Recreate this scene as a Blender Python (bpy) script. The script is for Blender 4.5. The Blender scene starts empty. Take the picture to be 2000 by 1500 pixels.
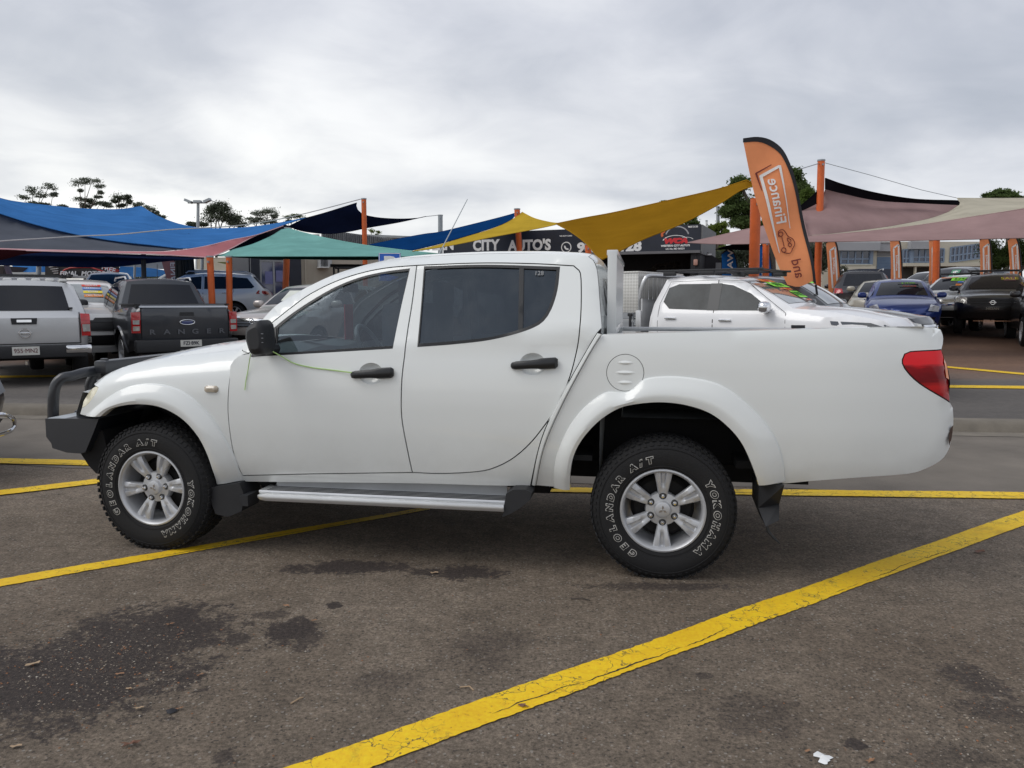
import bpy, bmesh, math, random
import numpy as np
from mathutils import Vector, Matrix
from mathutils.geometry import delaunay_2d_cdt

# ------------------------------------------------------------------ camera
S = bpy.context.scene
COL = S.collection
CAMZ, FPX, HOR = 1.475, 1500.0, 590.0
PITCH = math.atan((750 - HOR) / FPX)
cam = bpy.data.cameras.new('camera'); camo = bpy.data.objects.new('camera', cam)
COL.objects.link(camo); S.camera = camo
cam.sensor_width = 36; cam.lens = 36 * FPX / 2000; cam.clip_start = 0.05; cam.clip_end = 2000
camo.location = (0, 0, CAMZ); camo.rotation_euler = (math.radians(90) - PITCH, 0, 0)

# ------------------------------------------------------------------ world: overcast sky
SUN_EL, SUN_AZ = 48, 251          # azimuth clockwise from +Y
w = bpy.data.worlds.new('World'); S.world = w; w.use_nodes = True
nt = w.node_tree; nt.nodes.clear()
def N(t, typ, **kw):
    n = t.nodes.new(typ)
    for k, v in kw.items():
        if k.startswith('i_'):
            n.inputs[k[2:].replace('_', ' ')].default_value = v
        else:
            setattr(n, k, v)
    return n
def math_node(t, op, a, b=None, clamp=False):
    n = t.nodes.new('ShaderNodeMath'); n.operation = op; n.use_clamp = clamp
    for i, v in enumerate((a, b)):
        if v is None: continue
        if isinstance(v, (int, float)): n.inputs[i].default_value = v
        else: t.links.new(v, n.inputs[i])
    return n.outputs[0]
def ramp(t, fac, stops, interp='LINEAR'):
    n = t.nodes.new('ShaderNodeValToRGB'); cr = n.color_ramp; cr.interpolation = interp
    while len(cr.elements) > 1: cr.elements.remove(cr.elements[-1])
    for i, (p, c) in enumerate(stops):
        e = cr.elements[0] if i == 0 else cr.elements.new(p)
        e.position = p
        e.color = (c, c, c, 1) if isinstance(c, (int, float)) else (*c, 1)
    t.links.new(fac, n.inputs[0]); return n.outputs[0]
def mix(t, fac, a, b, mode='MIX'):
    n = t.nodes.new('ShaderNodeMix'); n.data_type = 'RGBA'; n.blend_type = mode
    for i, v in ((0, fac), (6, a), (7, b)):
        if isinstance(v, (int, float)): n.inputs[i].default_value = v if i == 0 else (v, v, v, 1)
        elif isinstance(v, tuple): n.inputs[i].default_value = (*v, 1)
        else: t.links.new(v, n.inputs[i])
    return n.outputs[2]
sky = N(nt, 'ShaderNodeTexSky', sky_type='NISHITA', sun_disc=False)
sky.sun_elevation = math.radians(SUN_EL); sky.sun_rotation = math.radians(SUN_AZ)
tc = N(nt, 'ShaderNodeTexCoord')
sep = N(nt, 'ShaderNodeSeparateXYZ'); nt.links.new(tc.outputs['Generated'], sep.inputs[0])
zc = math_node(nt, 'MAXIMUM', sep.outputs[2], 0.0)
zz = math_node(nt, 'ADD', zc, 0.30)
cx = math_node(nt, 'DIVIDE', sep.outputs[0], zz); cy = math_node(nt, 'DIVIDE', sep.outputs[1], zz)
comb = N(nt, 'ShaderNodeCombineXYZ')
nt.links.new(math_node(nt, 'MULTIPLY', cx, 0.8), comb.inputs[0]); nt.links.new(cy, comb.inputs[1])
n1 = N(nt, 'ShaderNodeTexNoise', i_Scale=1.05, i_Detail=6.0, i_Roughness=0.46, i_Distortion=0.6)
nt.links.new(comb.outputs[0], n1.inputs['Vector'])
n2 = N(nt, 'ShaderNodeTexNoise', i_Scale=3.4, i_Detail=7.0, i_Roughness=0.55, i_Distortion=0.5)
nt.links.new(comb.outputs[0], n2.inputs['Vector'])
cl = math_node(nt, 'ADD', math_node(nt, 'MULTIPLY', n1.outputs['Fac'], 0.75), math_node(nt, 'MULTIPLY', n2.outputs['Fac'], 0.25))
clouds = ramp(nt, cl, [(0.36, (0.32, 0.35, 0.41)), (0.45, (0.385, 0.41, 0.47)), (0.52, (0.48, 0.50, 0.555)), (0.60, (0.63, 0.645, 0.68))])
# the cloud deck thins and brightens toward the horizon, most of all to the left
hz = ramp(nt, sep.outputs[2], [(0.0, 1.0), (0.10, 0.92), (0.20, 0.55), (0.32, 0.12), (0.5, 0.0)])
lf = ramp(nt, math_node(nt, 'ADD', math_node(nt, 'MULTIPLY', sep.outputs[0], -0.8), 0.42), [(0.0, 0.30), (0.4, 0.62), (0.75, 1.0)])
glow = math_node(nt, 'MULTIPLY', hz, lf)
brk = ramp(nt, cl, [(0.40, 0.45), (0.50, 0.85), (0.56, 1.0)])
glow = math_node(nt, 'MULTIPLY', glow, brk)
c2 = mix(nt, glow, clouds, (0.86, 0.86, 0.825))
bg1 = N(nt, 'ShaderNodeBackground'); bg1.inputs[1].default_value = 1.22
nt.links.new(c2, bg1.inputs[0])
bg2 = N(nt, 'ShaderNodeBackground'); bg2.inputs[1].default_value = 0.05
nt.links.new(sky.outputs[0], bg2.inputs[0])
ms = N(nt, 'ShaderNodeMixShader'); ms.inputs[0].default_value = 0.93
nt.links.new(bg2.outputs[0], ms.inputs[1]); nt.links.new(bg1.outputs[0], ms.inputs[2])
wo = N(nt, 'ShaderNodeOutputWorld'); nt.links.new(ms.outputs[0], wo.inputs[0])

sl = bpy.data.lights.new('sun', 'SUN'); slo = bpy.data.objects.new('sun', sl); COL.objects.link(slo)
sl.energy = 1.25; sl.angle = math.radians(38); sl.color = (1.0, 0.97, 0.92)
az, el = math.radians(SUN_AZ), math.radians(SUN_EL)
sd = Vector((math.sin(az) * math.cos(el), math.cos(az) * math.cos(el), math.sin(el)))
slo.rotation_euler = sd.to_track_quat('Z', 'Y').to_euler()

S.view_settings.view_transform = 'Standard'; S.view_settings.look = 'None'
S.view_settings.exposure = 0.22; S.view_settings.gamma = 1.0; S.view_settings.use_curve_mapping = False
S.cycles.max_bounces = 8; S.cycles.transparent_max_bounces = 16
S.cycles.use_denoising = True

# ------------------------------------------------------------------ photo calibration: rays through the photograph
def ray(u, v):
    x = (u - 1000) / FPX; y = -(v - 750) / FPX
    return Vector((x, math.cos(PITCH) + y * math.sin(PITCH), -math.sin(PITCH) + y * math.cos(PITCH)))
CAM = Vector((0, 0, CAMZ))
def at(u, v, D):
    r = ray(u, v); return CAM + r * (D / r.y)
def on_z(u, v, z=0.0):
    r = ray(u, v); return CAM + r * ((z - CAMZ) / r.z)
_kl = on_z(0, 790, 0.12); _kr = on_z(2000, 822, 0.12)
def kerb_y(x): return _kl.y + (_kr.y - _kl.y) * (x - _kl.x) / (_kr.x - _kl.x)
def gz(x, y):
    if y < kerb_y(x): return 0.0
    z = 0.12
    if y > 17: z += 0.065 * (min(y, 33) - 17)
    if y > 33: z += 0.02 * (y - 33)
    return z

# ------------------------------------------------------------------ materials
MATS = {}
def newmat(name):
    m = bpy.data.materials.new(name); m.use_nodes = True
    return m, m.node_tree, m.node_tree.nodes['Principled BSDF']
def mat(name, col, rough=0.5, metal=0.0, coat=0.0, var=0.08, vs=6.0, bump=0.0, bs=60.0, spec=0.5, emit=0.0):
    if name in MATS: return MATS[name]
    m, t, b = newmat(name)
    b.inputs['Roughness'].default_value = rough; b.inputs['Metallic'].default_value = metal
    b.inputs['Coat Weight'].default_value = coat; b.inputs['Coat Roughness'].default_value = 0.06
    b.inputs['Specular IOR Level'].default_value = spec
    tcn = N(t, 'ShaderNodeTexCoord')
    nn = N(t, 'ShaderNodeTexNoise', i_Scale=vs, i_Detail=5.0, i_Roughness=0.6)
    t.links.new(tcn.outputs['Object'], nn.inputs['Vector'])
    lo = tuple(c * (1 - var) for c in col); hi = tuple(min(1, c * (1 + var)) for c in col)
    t.links.new(ramp(t, nn.outputs['Fac'], [(0.3, lo), (0.7, hi)]), b.inputs['Base Color'])
    if bump:
        n3 = N(t, 'ShaderNodeTexNoise', i_Scale=bs, i_Detail=3.0)
        t.links.new(tcn.outputs['Object'], n3.inputs['Vector'])
        bp = N(t, 'ShaderNodeBump', i_Strength=bump, i_Distance=0.01)
        t.links.new(n3.outputs['Fac'], bp.inputs['Height']); t.links.new(bp.outputs[0], b.inputs['Normal'])
    MATS[name] = m; return m
def paint(name, col, metal=0.0, dirt=0.25, rough=0.3, coat=0.7):
    if name in MATS: return MATS[name]
    m, t, b = newmat(name)
    b.inputs['Metallic'].default_value = metal
    b.inputs['Coat Weight'].default_value = coat; b.inputs['Coat Roughness'].default_value = 0.07
    tcn = N(t, 'ShaderNodeTexCoord'); sp = N(t, 'ShaderNodeSeparateXYZ')
    t.links.new(tcn.outputs['Object'], sp.inputs[0])
    nn = N(t, 'ShaderNodeTexNoise', i_Scale=3.0, i_Detail=8.0, i_Roughness=0.65)
    t.links.new(tcn.outputs['Object'], nn.inputs['Vector'])
    low = ramp(t, sp.outputs[2], [(0.30, 1.0), (0.55, 0.55), (0.85, 0.12), (1.2, 0.05)])
    d = math_node(t, 'MULTIPLY', low, ramp(t, nn.outputs['Fac'], [(0.3, 0.3), (0.75, 1.0)]))
    d = math_node(t, 'MULTIPLY', d, dirt)
    t.links.new(mix(t, d, col, (0.20, 0.17, 0.13)), b.inputs['Base Color'])
    t.links.new(math_node(t, 'ADD', math_node(t, 'MULTIPLY', d, 0.5), rough), b.inputs['Roughness'])
    n4 = N(t, 'ShaderNodeTexNoise', i_Scale=1.6, i_Detail=2.0)
    t.links.new(tcn.outputs['Object'], n4.inputs['Vector'])
    bp = N(t, 'ShaderNodeBump', i_Strength=0.12, i_Distance=0.02)
    t.links.new(n4.outputs['Fac'], bp.inputs['Height']); t.links.new(bp.outputs[0], b.inputs['Coat Normal'])
    MATS[name] = m; return m
def see_through(name, tint, refl=0.10, rcol=(1, 1, 1), smudge=0.3):
    """tinted car glass: transparent tint plus a mirror layer by Fresnel"""
    if name in MATS: return MATS[name]
    m = bpy.data.materials.new(name); m.use_nodes = True; t = m.node_tree; t.nodes.clear()
    tr = N(t, 'ShaderNodeBsdfTransparent'); tr.inputs[0].default_value = (*tint, 1)
    gl = N(t, 'ShaderNodeBsdfGlossy'); gl.inputs[0].default_value = (*rcol, 1); gl.inputs['Roughness'].default_value = 0.03
    fr = N(t, 'ShaderNodeLayerWeight'); fr.inputs[0].default_value = 0.5; frp = math_node(t, 'ADD', math_node(t, 'POWER', fr.outputs['Facing'], 5.0), 0.04)
    df = N(t, 'ShaderNodeBsdfDiffuse'); df.inputs[0].default_value = (0.30, 0.31, 0.31, 1)
    tcn = N(t, 'ShaderNodeTexCoord'); nn = N(t, 'ShaderNodeTexNoise', i_Scale=5.0, i_Detail=6.0, i_Roughness=0.6)
    t.links.new(tcn.outputs['Object'], nn.inputs['Vector'])
    bp = N(t, 'ShaderNodeBump', i_Strength=0.05, i_Distance=0.02)
    n4 = N(t, 'ShaderNodeTexNoise', i_Scale=2.2, i_Detail=1.0); t.links.new(tcn.outputs['Object'], n4.inputs['Vector'])
    t.links.new(n4.outputs['Fac'], bp.inputs['Height']); t.links.new(bp.outputs[0], gl.inputs['Normal'])
    f = math_node(t, 'ADD', frp, refl, True)
    m1 = N(t, 'ShaderNodeMixShader'); t.links.new(f, m1.inputs[0])
    t.links.new(tr.outputs[0], m1.inputs[1]); t.links.new(gl.outputs[0], m1.inputs[2])
    m2 = N(t, 'ShaderNodeMixShader')
    t.links.new(math_node(t, 'MULTIPLY', ramp(t, nn.outputs['Fac'], [(0.45, 0.15), (0.75, 1.0)]), smudge * 0.3), m2.inputs[0])
    t.links.new(m1.outputs[0], m2.inputs[1]); t.links.new(df.outputs[0], m2.inputs[2])
    o = N(t, 'ShaderNodeOutputMaterial'); t.links.new(m2.outputs[0], o.inputs[0])
    MATS[name] = m; return m
def cloth(name, col, weave=90.0, trans=0.3, wr=0.0):
    """knitted shade cloth: faintly translucent, fold shade streaked into the colour"""
    if name in MATS: return MATS[name]
    m = bpy.data.materials.new(name); m.use_nodes = True; t = m.node_tree; t.nodes.clear()
    tcn = N(t, 'ShaderNodeTexCoord')
    wv = N(t, 'ShaderNodeTexNoise', i_Scale=2.4, i_Detail=4.0, i_Roughness=0.6); mpw = N(t, 'ShaderNodeMapping'); mpw.inputs['Rotation'].default_value = (0, 0.35, 0); mpw.inputs['Scale'].default_value = (0.35, 1.0, 5.0)
    t.links.new(tcn.outputs['Object'], mpw.inputs[0]); t.links.new(mpw.outputs[0], wv.inputs['Vector'])
    nn = N(t, 'ShaderNodeTexNoise', i_Scale=0.9, i_Detail=7.0, i_Roughness=0.6)
    t.links.new(tcn.outputs['Object'], nn.inputs['Vector'])
    c = ramp(t, nn.outputs['Fac'], [(0.3, tuple(x * 0.84 for x in col)), (0.7, tuple(min(1, x * 1.12) for x in col))])
    c = mix(t, math_node(t, 'MULTIPLY', wv.outputs['Fac'], 0.08 + wr * 0.9), c, tuple(x * 0.6 for x in col))  # stretched darker streaks put the shade of folds into the colour
    df = N(t, 'ShaderNodeBsdfDiffuse'); tl = N(t, 'ShaderNodeBsdfTranslucent')
    t.links.new(c, df.inputs[0]); t.links.new(c, tl.inputs[0])
    bp = N(t, 'ShaderNodeBump', i_Strength=0.10 + wr * 0.3, i_Distance=0.03)
    t.links.new(wv.outputs['Fac'], bp.inputs['Height']); t.links.new(bp.outputs[0], df.inputs['Normal'])
    ms = N(t, 'ShaderNodeMixShader'); ms.inputs[0].default_value = trans
    t.links.new(df.outputs[0], ms.inputs[1]); t.links.new(tl.outputs[0], ms.inputs[2])
    o = N(t, 'ShaderNodeOutputMaterial'); t.links.new(ms.outputs[0], o.inputs[0])
    MATS[name] = m; return m

BLACKP = mat('black_plastic', (0.018, 0.019, 0.022), 0.55, bump=0.15, bs=300)
DARK = mat('dark_underbody', (0.006, 0.006, 0.007), 0.9)
RUBBER = mat('tyre_rubber', (0.016, 0.016, 0.017), 0.78, bump=0.2, bs=120, spec=0.3)
ALLOY = mat('alloy_silver', (0.50, 0.51, 0.53), 0.42, 0.45, coat=0.15)
CHROME = mat('chrome', (0.75, 0.76, 0.78), 0.12, 1.0)
ALU = mat('brushed_aluminium', (0.62, 0.63, 0.64), 0.36, 0.8, bump=0.1, bs=200)
DGLASS = mat('dark_car_glass', (0.010, 0.012, 0.018), 0.06, coat=0.1, spec=0.35)
PALEGLASS = mat('pale_windscreen_glass', (0.26, 0.275, 0.27), 0.06, coat=1.0, spec=0.9, var=0.4, vs=2.0)  # pale mottled base colour stands in for sky reflected in the windscreen
LAMPCLEAR = mat('clear_lamp_lens', (0.50, 0.50, 0.48), 0.08, 0.3, coat=1.0, var=0.35, vs=14)
LAMPRED = mat('red_lamp_lens', (0.42, 0.008, 0.012), 0.10, coat=1.0, var=0.2, vs=18)
WHITEP = mat('white_plastic', (0.72, 0.72, 0.70), 0.4)
ORANGE = mat('orange_post_paint', (0.60, 0.115, 0.02), 0.5, var=0.12, bump=0.1, bs=20)
GALV = mat('galvanised_steel', (0.32, 0.35, 0.37), 0.45, 0.5)
LETTERW = mat('white_lettering', (0.78, 0.78, 0.78), 0.5); TYREW = mat('tyre_letter_white', (0.50, 0.49, 0.46), 0.7, var=0.25, vs=20)

# ------------------------------------------------------------------ object helpers
def link(name, me, m=None, parent=None, loc=None):
    o = bpy.data.objects.new(name, me); COL.objects.link(o)
    if m is not None and me is not None and len(me.materials) == 0: me.materials.append(m)
    if parent is not None: o.parent = parent
    if loc is not None: o.location = loc
    return o
def tag(o, label=None, cat=None, group=None, kind=None):
    if label: o['label'] = label
    if cat: o['category'] = cat
    if group: o['group'] = group
    if kind: o['kind'] = kind
    return o
def empty(name, label, cat, loc=(0, 0, 0), rz=0.0, group=None):
    o = bpy.data.objects.new(name, None); COL.objects.link(o)
    o.location = loc; o.rotation_euler = (0, 0, rz); o.empty_display_size = 0.3
    return tag(o, label, cat, group)
def finish(me, smooth=True, ang=35):
    if smooth:
        me.polygons.foreach_set('use_smooth', [True] * len(me.polygons))
        me.set_sharp_from_angle(angle=math.radians(ang))
    me.update(); return me
def meshf(verts, faces, smooth=True, ang=35):
    me = bpy.data.meshes.new('m'); me.from_pydata([tuple(v) for v in verts], [], faces)
    return finish(me, smooth, ang)
def bm_done(bm, smooth=True, ang=35):
    me = bpy.data.meshes.new('m'); bm.to_mesh(me); bm.free(); return finish(me, smooth, ang)
def box_bm(bm, c, s, rot=None, bev=0.0):
    r = bmesh.ops.create_cube(bm, size=1.0); vs = r['verts']
    bmesh.ops.scale(bm, vec=s, verts=vs)
    if bev:
        es = list({e for v in vs for e in v.link_edges})
        rb = bmesh.ops.bevel(bm, geom=es, offset=bev, segments=2, affect='EDGES', profile=0.6)
        vs = list({v for f in rb['faces'] for v in f.verts} | {v for v in vs if v.is_valid})
    if rot is not None: bmesh.ops.rotate(bm, matrix=rot.to_matrix() if hasattr(rot, 'to_matrix') else rot, verts=vs, cent=(0, 0, 0))
    bmesh.ops.translate(bm, vec=c, verts=vs); return vs
def box(name, c, s, m, parent=None, rot=None, bev=0.0):
    bm = bmesh.new(); box_bm(bm, c, s, rot, bev); return link(name, bm_done(bm), m, parent)
def boxes(name, lst, m, parent=None, bev=0.0):
    bm = bmesh.new()
    for it in lst: box_bm(bm, it[0], it[1], it[2] if len(it) > 2 else None, bev)
    return link(name, bm_done(bm), m, parent)
def tube_mesh(pts, r, n=10, caps=True, ry=None):
    pts = [Vector(p) for p in pts]; rs = r if isinstance(r, (list, tuple)) else [r] * len(pts)
    vs, fs = [], []; up = Vector((0, 0, 1)); prev = None
    for i, p in enumerate(pts):
        d = (pts[min(i + 1, len(pts) - 1)] - pts[max(i - 1, 0)]).normalized()
        if prev is None:
            a = d.cross(up) if abs(d.dot(up)) < 0.95 else d.cross(Vector((1, 0, 0)))
        else:
            a = prev - d * prev.dot(d)
        a.normalize(); b = d.cross(a).normalized(); prev = a
        for k in range(n):
            t = 2 * math.pi * k / n
            vs.append(p + a * math.cos(t) * rs[i] + b * math.sin(t) * (rs[i] if ry is None else ry))
    for i in range(len(pts) - 1):
        for k in range(n):
            k2 = (k + 1) % n
            fs.append((i * n + k, i * n + k2, (i + 1) * n + k2, (i + 1) * n + k))
    if caps:
        fs.append(tuple(range(n))[::-1]); fs.append(tuple((len(pts) - 1) * n + k for k in range(n)))
    return vs, fs
def tube(name, pts, r, m, parent=None, n=10, ry=None):
    v, f = tube_mesh(pts, r, n, True, ry); return link(name, meshf(v, f), m, parent)
def join_meshes(lst):
    V, F = [], []
    for v, f in lst:
        o = len(V); V += [tuple(x) for x in v]; F += [tuple(i + o for i in ff) for ff in f]
    return V, F
def lathe(profile, n=48, axis='Y', close=False):
    """profile of (radius, y) turned about the y axis"""
    vs, fs = [], []
    for k in range(n):
        a = 2 * math.pi * k / n
        for r, y in profile: vs.append((r * math.cos(a), y, r * math.sin(a)))
    m = len(profile)
    for k in range(n):
        k2 = (k + 1) % n
        for j in range(m - 1): fs.append((k * m + j, k2 * m + j, k2 * m + j + 1, k * m + j + 1))
    return vs, fs
def spl(pts, step=0.03):
    """open Catmull-Rom through the points, resampled"""
    P = [np.array(p, float) for p in pts]
    if len(P) < 3:
        n = max(1, int(np.linalg.norm(P[1] - P[0]) / step)); return [P[0] + (P[1] - P[0]) * i / n for i in range(n + 1)]
    out = []
    Q = [2 * P[0] - P[1]] + P + [2 * P[-1] - P[-2]]
    for i in range(1, len(Q) - 2):
        a, b, c, d = Q[i - 1:i + 3]; n = max(1, int(round(np.linalg.norm(c - b) / step)))
        for k in range(n):
            t = k / n
            out.append(0.5 * ((2 * b) + (-a + c) * t + (2 * a - 5 * b + 4 * c - d) * t * t + (-a + 3 * b - 3 * c + d) * t ** 3))
    out.append(P[-1]); return out
def path(*segs, step=0.03):
    out = []
    for s in segs:
        q = spl(s, step)
        if out and np.linalg.norm(out[-1] - q[0]) < 1e-4: q = q[1:]
        out += q
    if np.linalg.norm(out[0] - out[-1]) < 1e-4: out = out[:-1]
    return out
def resample(pts, n):
    P = np.array(pts); d = np.r_[0, np.cumsum(np.linalg.norm(np.diff(P, axis=0), axis=1))]
    t = np.linspace(0, d[-1], n); return [np.array([np.interp(x, d, P[:, k]) for k in range(P.shape[1])]) for x in t]
def offset_poly(poly, d):
    """positive d shrinks a polygon"""
    P = np.array(poly); n = len(P)
    A = 0.5 * np.sum(P[:, 0] * np.roll(P[:, 1], -1) - np.roll(P[:, 0], -1) * P[:, 1]); s = 1 if A > 0 else -1
    out = []
    for i in range(n):
        a = P[i] - P[i - 1]; b = P[(i + 1) % n] - P[i]
        na = np.array([-a[1], a[0]]) / (np.linalg.norm(a) + 1e-9); nb = np.array([-b[1], b[0]]) / (np.linalg.norm(b) + 1e-9)
        m_ = na + nb; L = np.linalg.norm(m_)
        m_ = m_ / L if L > 1e-6 else na
        k = 1 / max(0.5, float(m_ @ na)); out.append(P[i] + m_ * d * s * k)
    return out
def inside(P, poly):
    P = np.asarray(P); x, y = P[:, 0], P[:, 1]; q = np.array(poly); r = np.zeros(len(P), bool)
    j = len(q) - 1
    for i in range(len(q)):
        xi, yi, xj, yj = q[i, 0], q[i, 1], q[j, 0], q[j, 1]
        if yi != yj:
            c = ((yi > y) != (yj > y)) & (x < (xj - xi) * (y - yi) / (yj - yi) + xi); r ^= c
        j = i
    return r
def seg_dist(P, poly, closed=True):
    P = np.asarray(P); q = np.array(poly); best = np.full(len(P), 1e9); bt = np.zeros(len(P))
    n = len(q) if closed else len(q) - 1
    for i in range(n):
        a, b = q[i], q[(i + 1) % len(q)]; d = b - a; L = d @ d + 1e-12
        t = np.clip(((P - a) @ d) / L, 0, 1); D = np.linalg.norm(P - (a + t[:, None] * d), axis=1)
        k = D < best; best[k] = D[k]; bt[k] = i + t[k]
    return best, bt
def fill(poly, holes, h):
    """constrained triangulation with an inner grid; returns 2D verts, tris, boundary loops"""
    loops = [list(map(tuple, poly))] + [list(map(tuple, x)) for x in holes]
    pts, edges = [], []
    for L in loops:
        o = len(pts); pts += L; edges += [(o + i, o + (i + 1) % len(L)) for i in range(len(L))]
    q = np.array(poly); x0, y0 = q.min(0); x1, y1 = q.max(0)
    gx = np.arange(x0 + h / 2, x1, h); gy = np.arange(y0 + h / 2, y1, h * 0.87)
    G = np.array([(x + (h / 2 if j % 2 else 0), y) for j, y in enumerate(gy) for x in gx]).reshape(-1, 2)
    if len(G):
        k = inside(G, poly) & (seg_dist(G, poly)[0] > 0.45 * h)
        for L in holes: k &= ~inside(G, L) & (seg_dist(G, L)[0] > 0.45 * h)
        pts += list(map(tuple, G[k]))
    v, e, f, ov, oe, of = delaunay_2d_cdt([Vector(p) for p in pts], edges, [], 0, 1e-7)
    V = np.array([(p.x, p.y) for p in v]); T = [t for t in f if len(t) == 3]
    C = np.array([V[list(t)].mean(0) for t in T]); k = inside(C, poly)
    for L in holes: k &= ~inside(C, L)
    T = [t for t, kk in zip(T, k) if kk]
    from collections import Counter
    cnt = {}
    for t in T:
        for a, b in ((t[0], t[1]), (t[1], t[2]), (t[2], t[0])): cnt[(a, b)] = 1
    bnd = [(a, b) for (a, b) in cnt if (b, a) not in cnt]
    return V, T, bnd
def surf_panel(name, poly, F3, m, parent=None, holes=(), h=0.05, flange=0.015, inward=None, flip=False, lift=0.0, normal=None, ang=35):
    """panel over the 2D polygon mapped by F3 (array Nx2 -> Nx3); edges folded along 'inward'"""
    V, T, bnd = fill(poly, holes, h)
    X = F3(V)
    if lift and inward is not None: X = X - np.array(inward)(V) * lift if callable(inward) else X - np.array(inward) * lift
    verts = [tuple(x) for x in X]; faces = [tuple(t) if not flip else tuple(t)[::-1] for t in T]
    if flange and inward is not None:
        iv = inward(V) if callable(inward) else np.tile(np.array(inward, float), (len(V), 1))
        mp = {}
        for a, b in bnd:
            for k in (a, b):
                if k not in mp: mp[k] = len(verts); verts.append(tuple(X[k] + iv[k] * flange))
            q = (b, a, mp[a], mp[b]); faces.append(q if not flip else q[::-1])
    return link(name, meshf(verts, faces, True, ang), m, parent)
def textmesh(s, size=1.0, offset=0.0, extrude=0.0, align='CENTER', shear=0.0):
    cu = bpy.data.curves.new('txt', 'FONT'); cu.body = s; cu.size = size; cu.offset = offset; cu.extrude = extrude
    cu.align_x = align; cu.align_y = 'CENTER'; cu.shear = shear; cu.resolution_u = 3
    o = bpy.data.objects.new('txt', cu); me = bpy.data.meshes.new_from_object(o)
    bpy.data.objects.remove(o)
    V = [tuple(v.co) for v in me.vertices]; Fc = [tuple(p.vertices) for p in me.polygons]
    bpy.data.meshes.remove(me); return V, Fc
def text(name, s, size, M4, m, parent=None, offset=0.0, align='CENTER', sx=1.0, shear=0.0, extrude=0.002):
    V, Fc = textmesh(s, size, offset, extrude, align, shear)
    return link(name, meshf([M4 @ Vector((x * sx, y, z)) for x, y, z in V], Fc, False), m, parent)
def frame(o, x, y, z=None):
    x = Vector(x).normalized(); y = Vector(y); y = (y - x * y.dot(x)).normalized(); z = x.cross(y)
    M = Matrix.Identity(4)
    for i in range(3): M[i][0], M[i][1], M[i][2], M[i][3] = x[i], y[i], z[i], o[i]
    return M
def clone(o, parent=None):
    c = o.copy(); COL.objects.link(c); c.parent = parent
    for ch in list(o.children): clone(ch, c)
    return c
# ================================================================== THE WHITE UTE (main subject)
_b = on_z(300, 1074); _a = on_z(1297, 1133)
_d = (_a - _b); TH = math.atan2(_d.y, _d.x)
EX = Vector((math.cos(TH), math.sin(TH), 0)); EY = Vector((-math.sin(TH), math.cos(TH), 0))
TO = _b + EY * 0.885
def tl(u, v, y):
    """pixel -> (x, z) in the ute's own frame on the plane y"""
    r = ray(u, v); C = CAM - TO; t = (y - C.dot(EY)) / r.dot(EY); P = C + r * t
    return P.dot(EX), P.z
def belt(x): return np.interp(x, [0.3, 0.64, 1.58, 2.28, 2.7], [1.165, 1.18, 1.235, 1.31, 1.36])
_lz = np.array([0.35, 0.42, 0.48, 0.54, 0.62, 0.75, 0.92, 1.05, 1.14, 1.20])
_lw = np.array([0.775, 0.80, 0.832, 0.852, 0.866, 0.880, 0.886, 0.880, 0.868, 0.855])
_zf = np.linspace(0.3, 1.5, 200); _wf = np.interp(_zf, _lz, _lw); _k = np.ones(9) / 9
_wf = np.convolve(np.pad(_wf, 4, 'edge'), _k, 'valid')
def F_cab(x, z):
    x = np.asarray(x, float); z = np.asarray(z, float); zb = belt(x)
    low = np.interp(z, _zf, _wf)
    up = np.interp(zb, _zf, _wf) - 0.005 - np.clip(z - zb, 0, 1) * 0.44
    t = np.clip((z - zb + 0.025) / 0.05, 0, 1); t = t * t * (3 - 2 * t)
    f = low * (1 - t) + np.minimum(up, low) * t
    f = f - 0.9 * np.clip(-x - 0.12, 0, 1) ** 2
    return f
def F_fen(x, z):
    x = np.asarray(x, float); z = np.asarray(z, float)
    low = np.interp(z, _zf, _wf)
    f = low - 0.55 * np.clip(-x - 0.15, 0, 1) ** 2 - 0.25 * np.clip(z - 0.98, 0, 1) ** 1.3
    return f
_bz = np.array([0.45, 0.52, 0.58, 0.66, 0.8, 1.0, 1.2, 1.36]); _bw = np.array([0.80, 0.835, 0.858, 0.874, 0.888, 0.892, 0.886, 0.872])
_bf = np.interp(_zf, _bz, _bw); _bf = np.convolve(np.pad(_bf, 4, 'edge'), _k, 'valid')
def F_bed(x, z):
    x = np.asarray(x, float); z = np.asarray(z, float)
    f = np.interp(z, _zf, _bf) - 0.22 * np.clip(x - 3.75, 0, 1) ** 2
    # pressed ledge above the tail lamp
    return f
def T(pts, F, off=0.0):
    out = []
    for u, v in pts:
        y = -0.8
        for _ in range(8):
            x, z = tl(u, v, y); y = -(float(F(x, z)) + off)
        out.append((x, z))
    return out

# ---- traced lines
SHO = T([(186, 757), (193, 746), (210, 732), (240, 718), (280, 706), (340, 696), (430, 686), (474, 681)], F_fen, -0.13)
PIL = T([(474, 681), (500, 642), (530, 607), (555, 587), (605, 559), (655, 536), (705, 520), (755, 509), (805, 502.5), (880, 498), (950, 495.5), (1050, 495), (1130, 498), (1150, 501)], F_cab, -0.07)
CPR = T([(1150, 501), (1159, 508), (1166, 524), (1169, 545), (1172, 585), (1176, 640)], F_cab, -0.03)
JLN = T([(1166, 650.5), (1145, 685.5), (1092.5, 780), (1057.5, 857), (1037, 946)], F_bed)
_rl = PIL + CPR[1:]
_rr = [0.07] * (len(PIL) - 1) + [0.05] + [0.03] * (len(CPR) - 1)
def round_off(P, line, rad):
    line = np.array(line); d, t = seg_dist(P, line, False); r = np.interp(t, np.arange(len(line)), rad)
    k = np.clip(1 - d / r, 0, 1); return r - np.sqrt(np.clip(r * r - (r * k) ** 2, 0, None))
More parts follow.
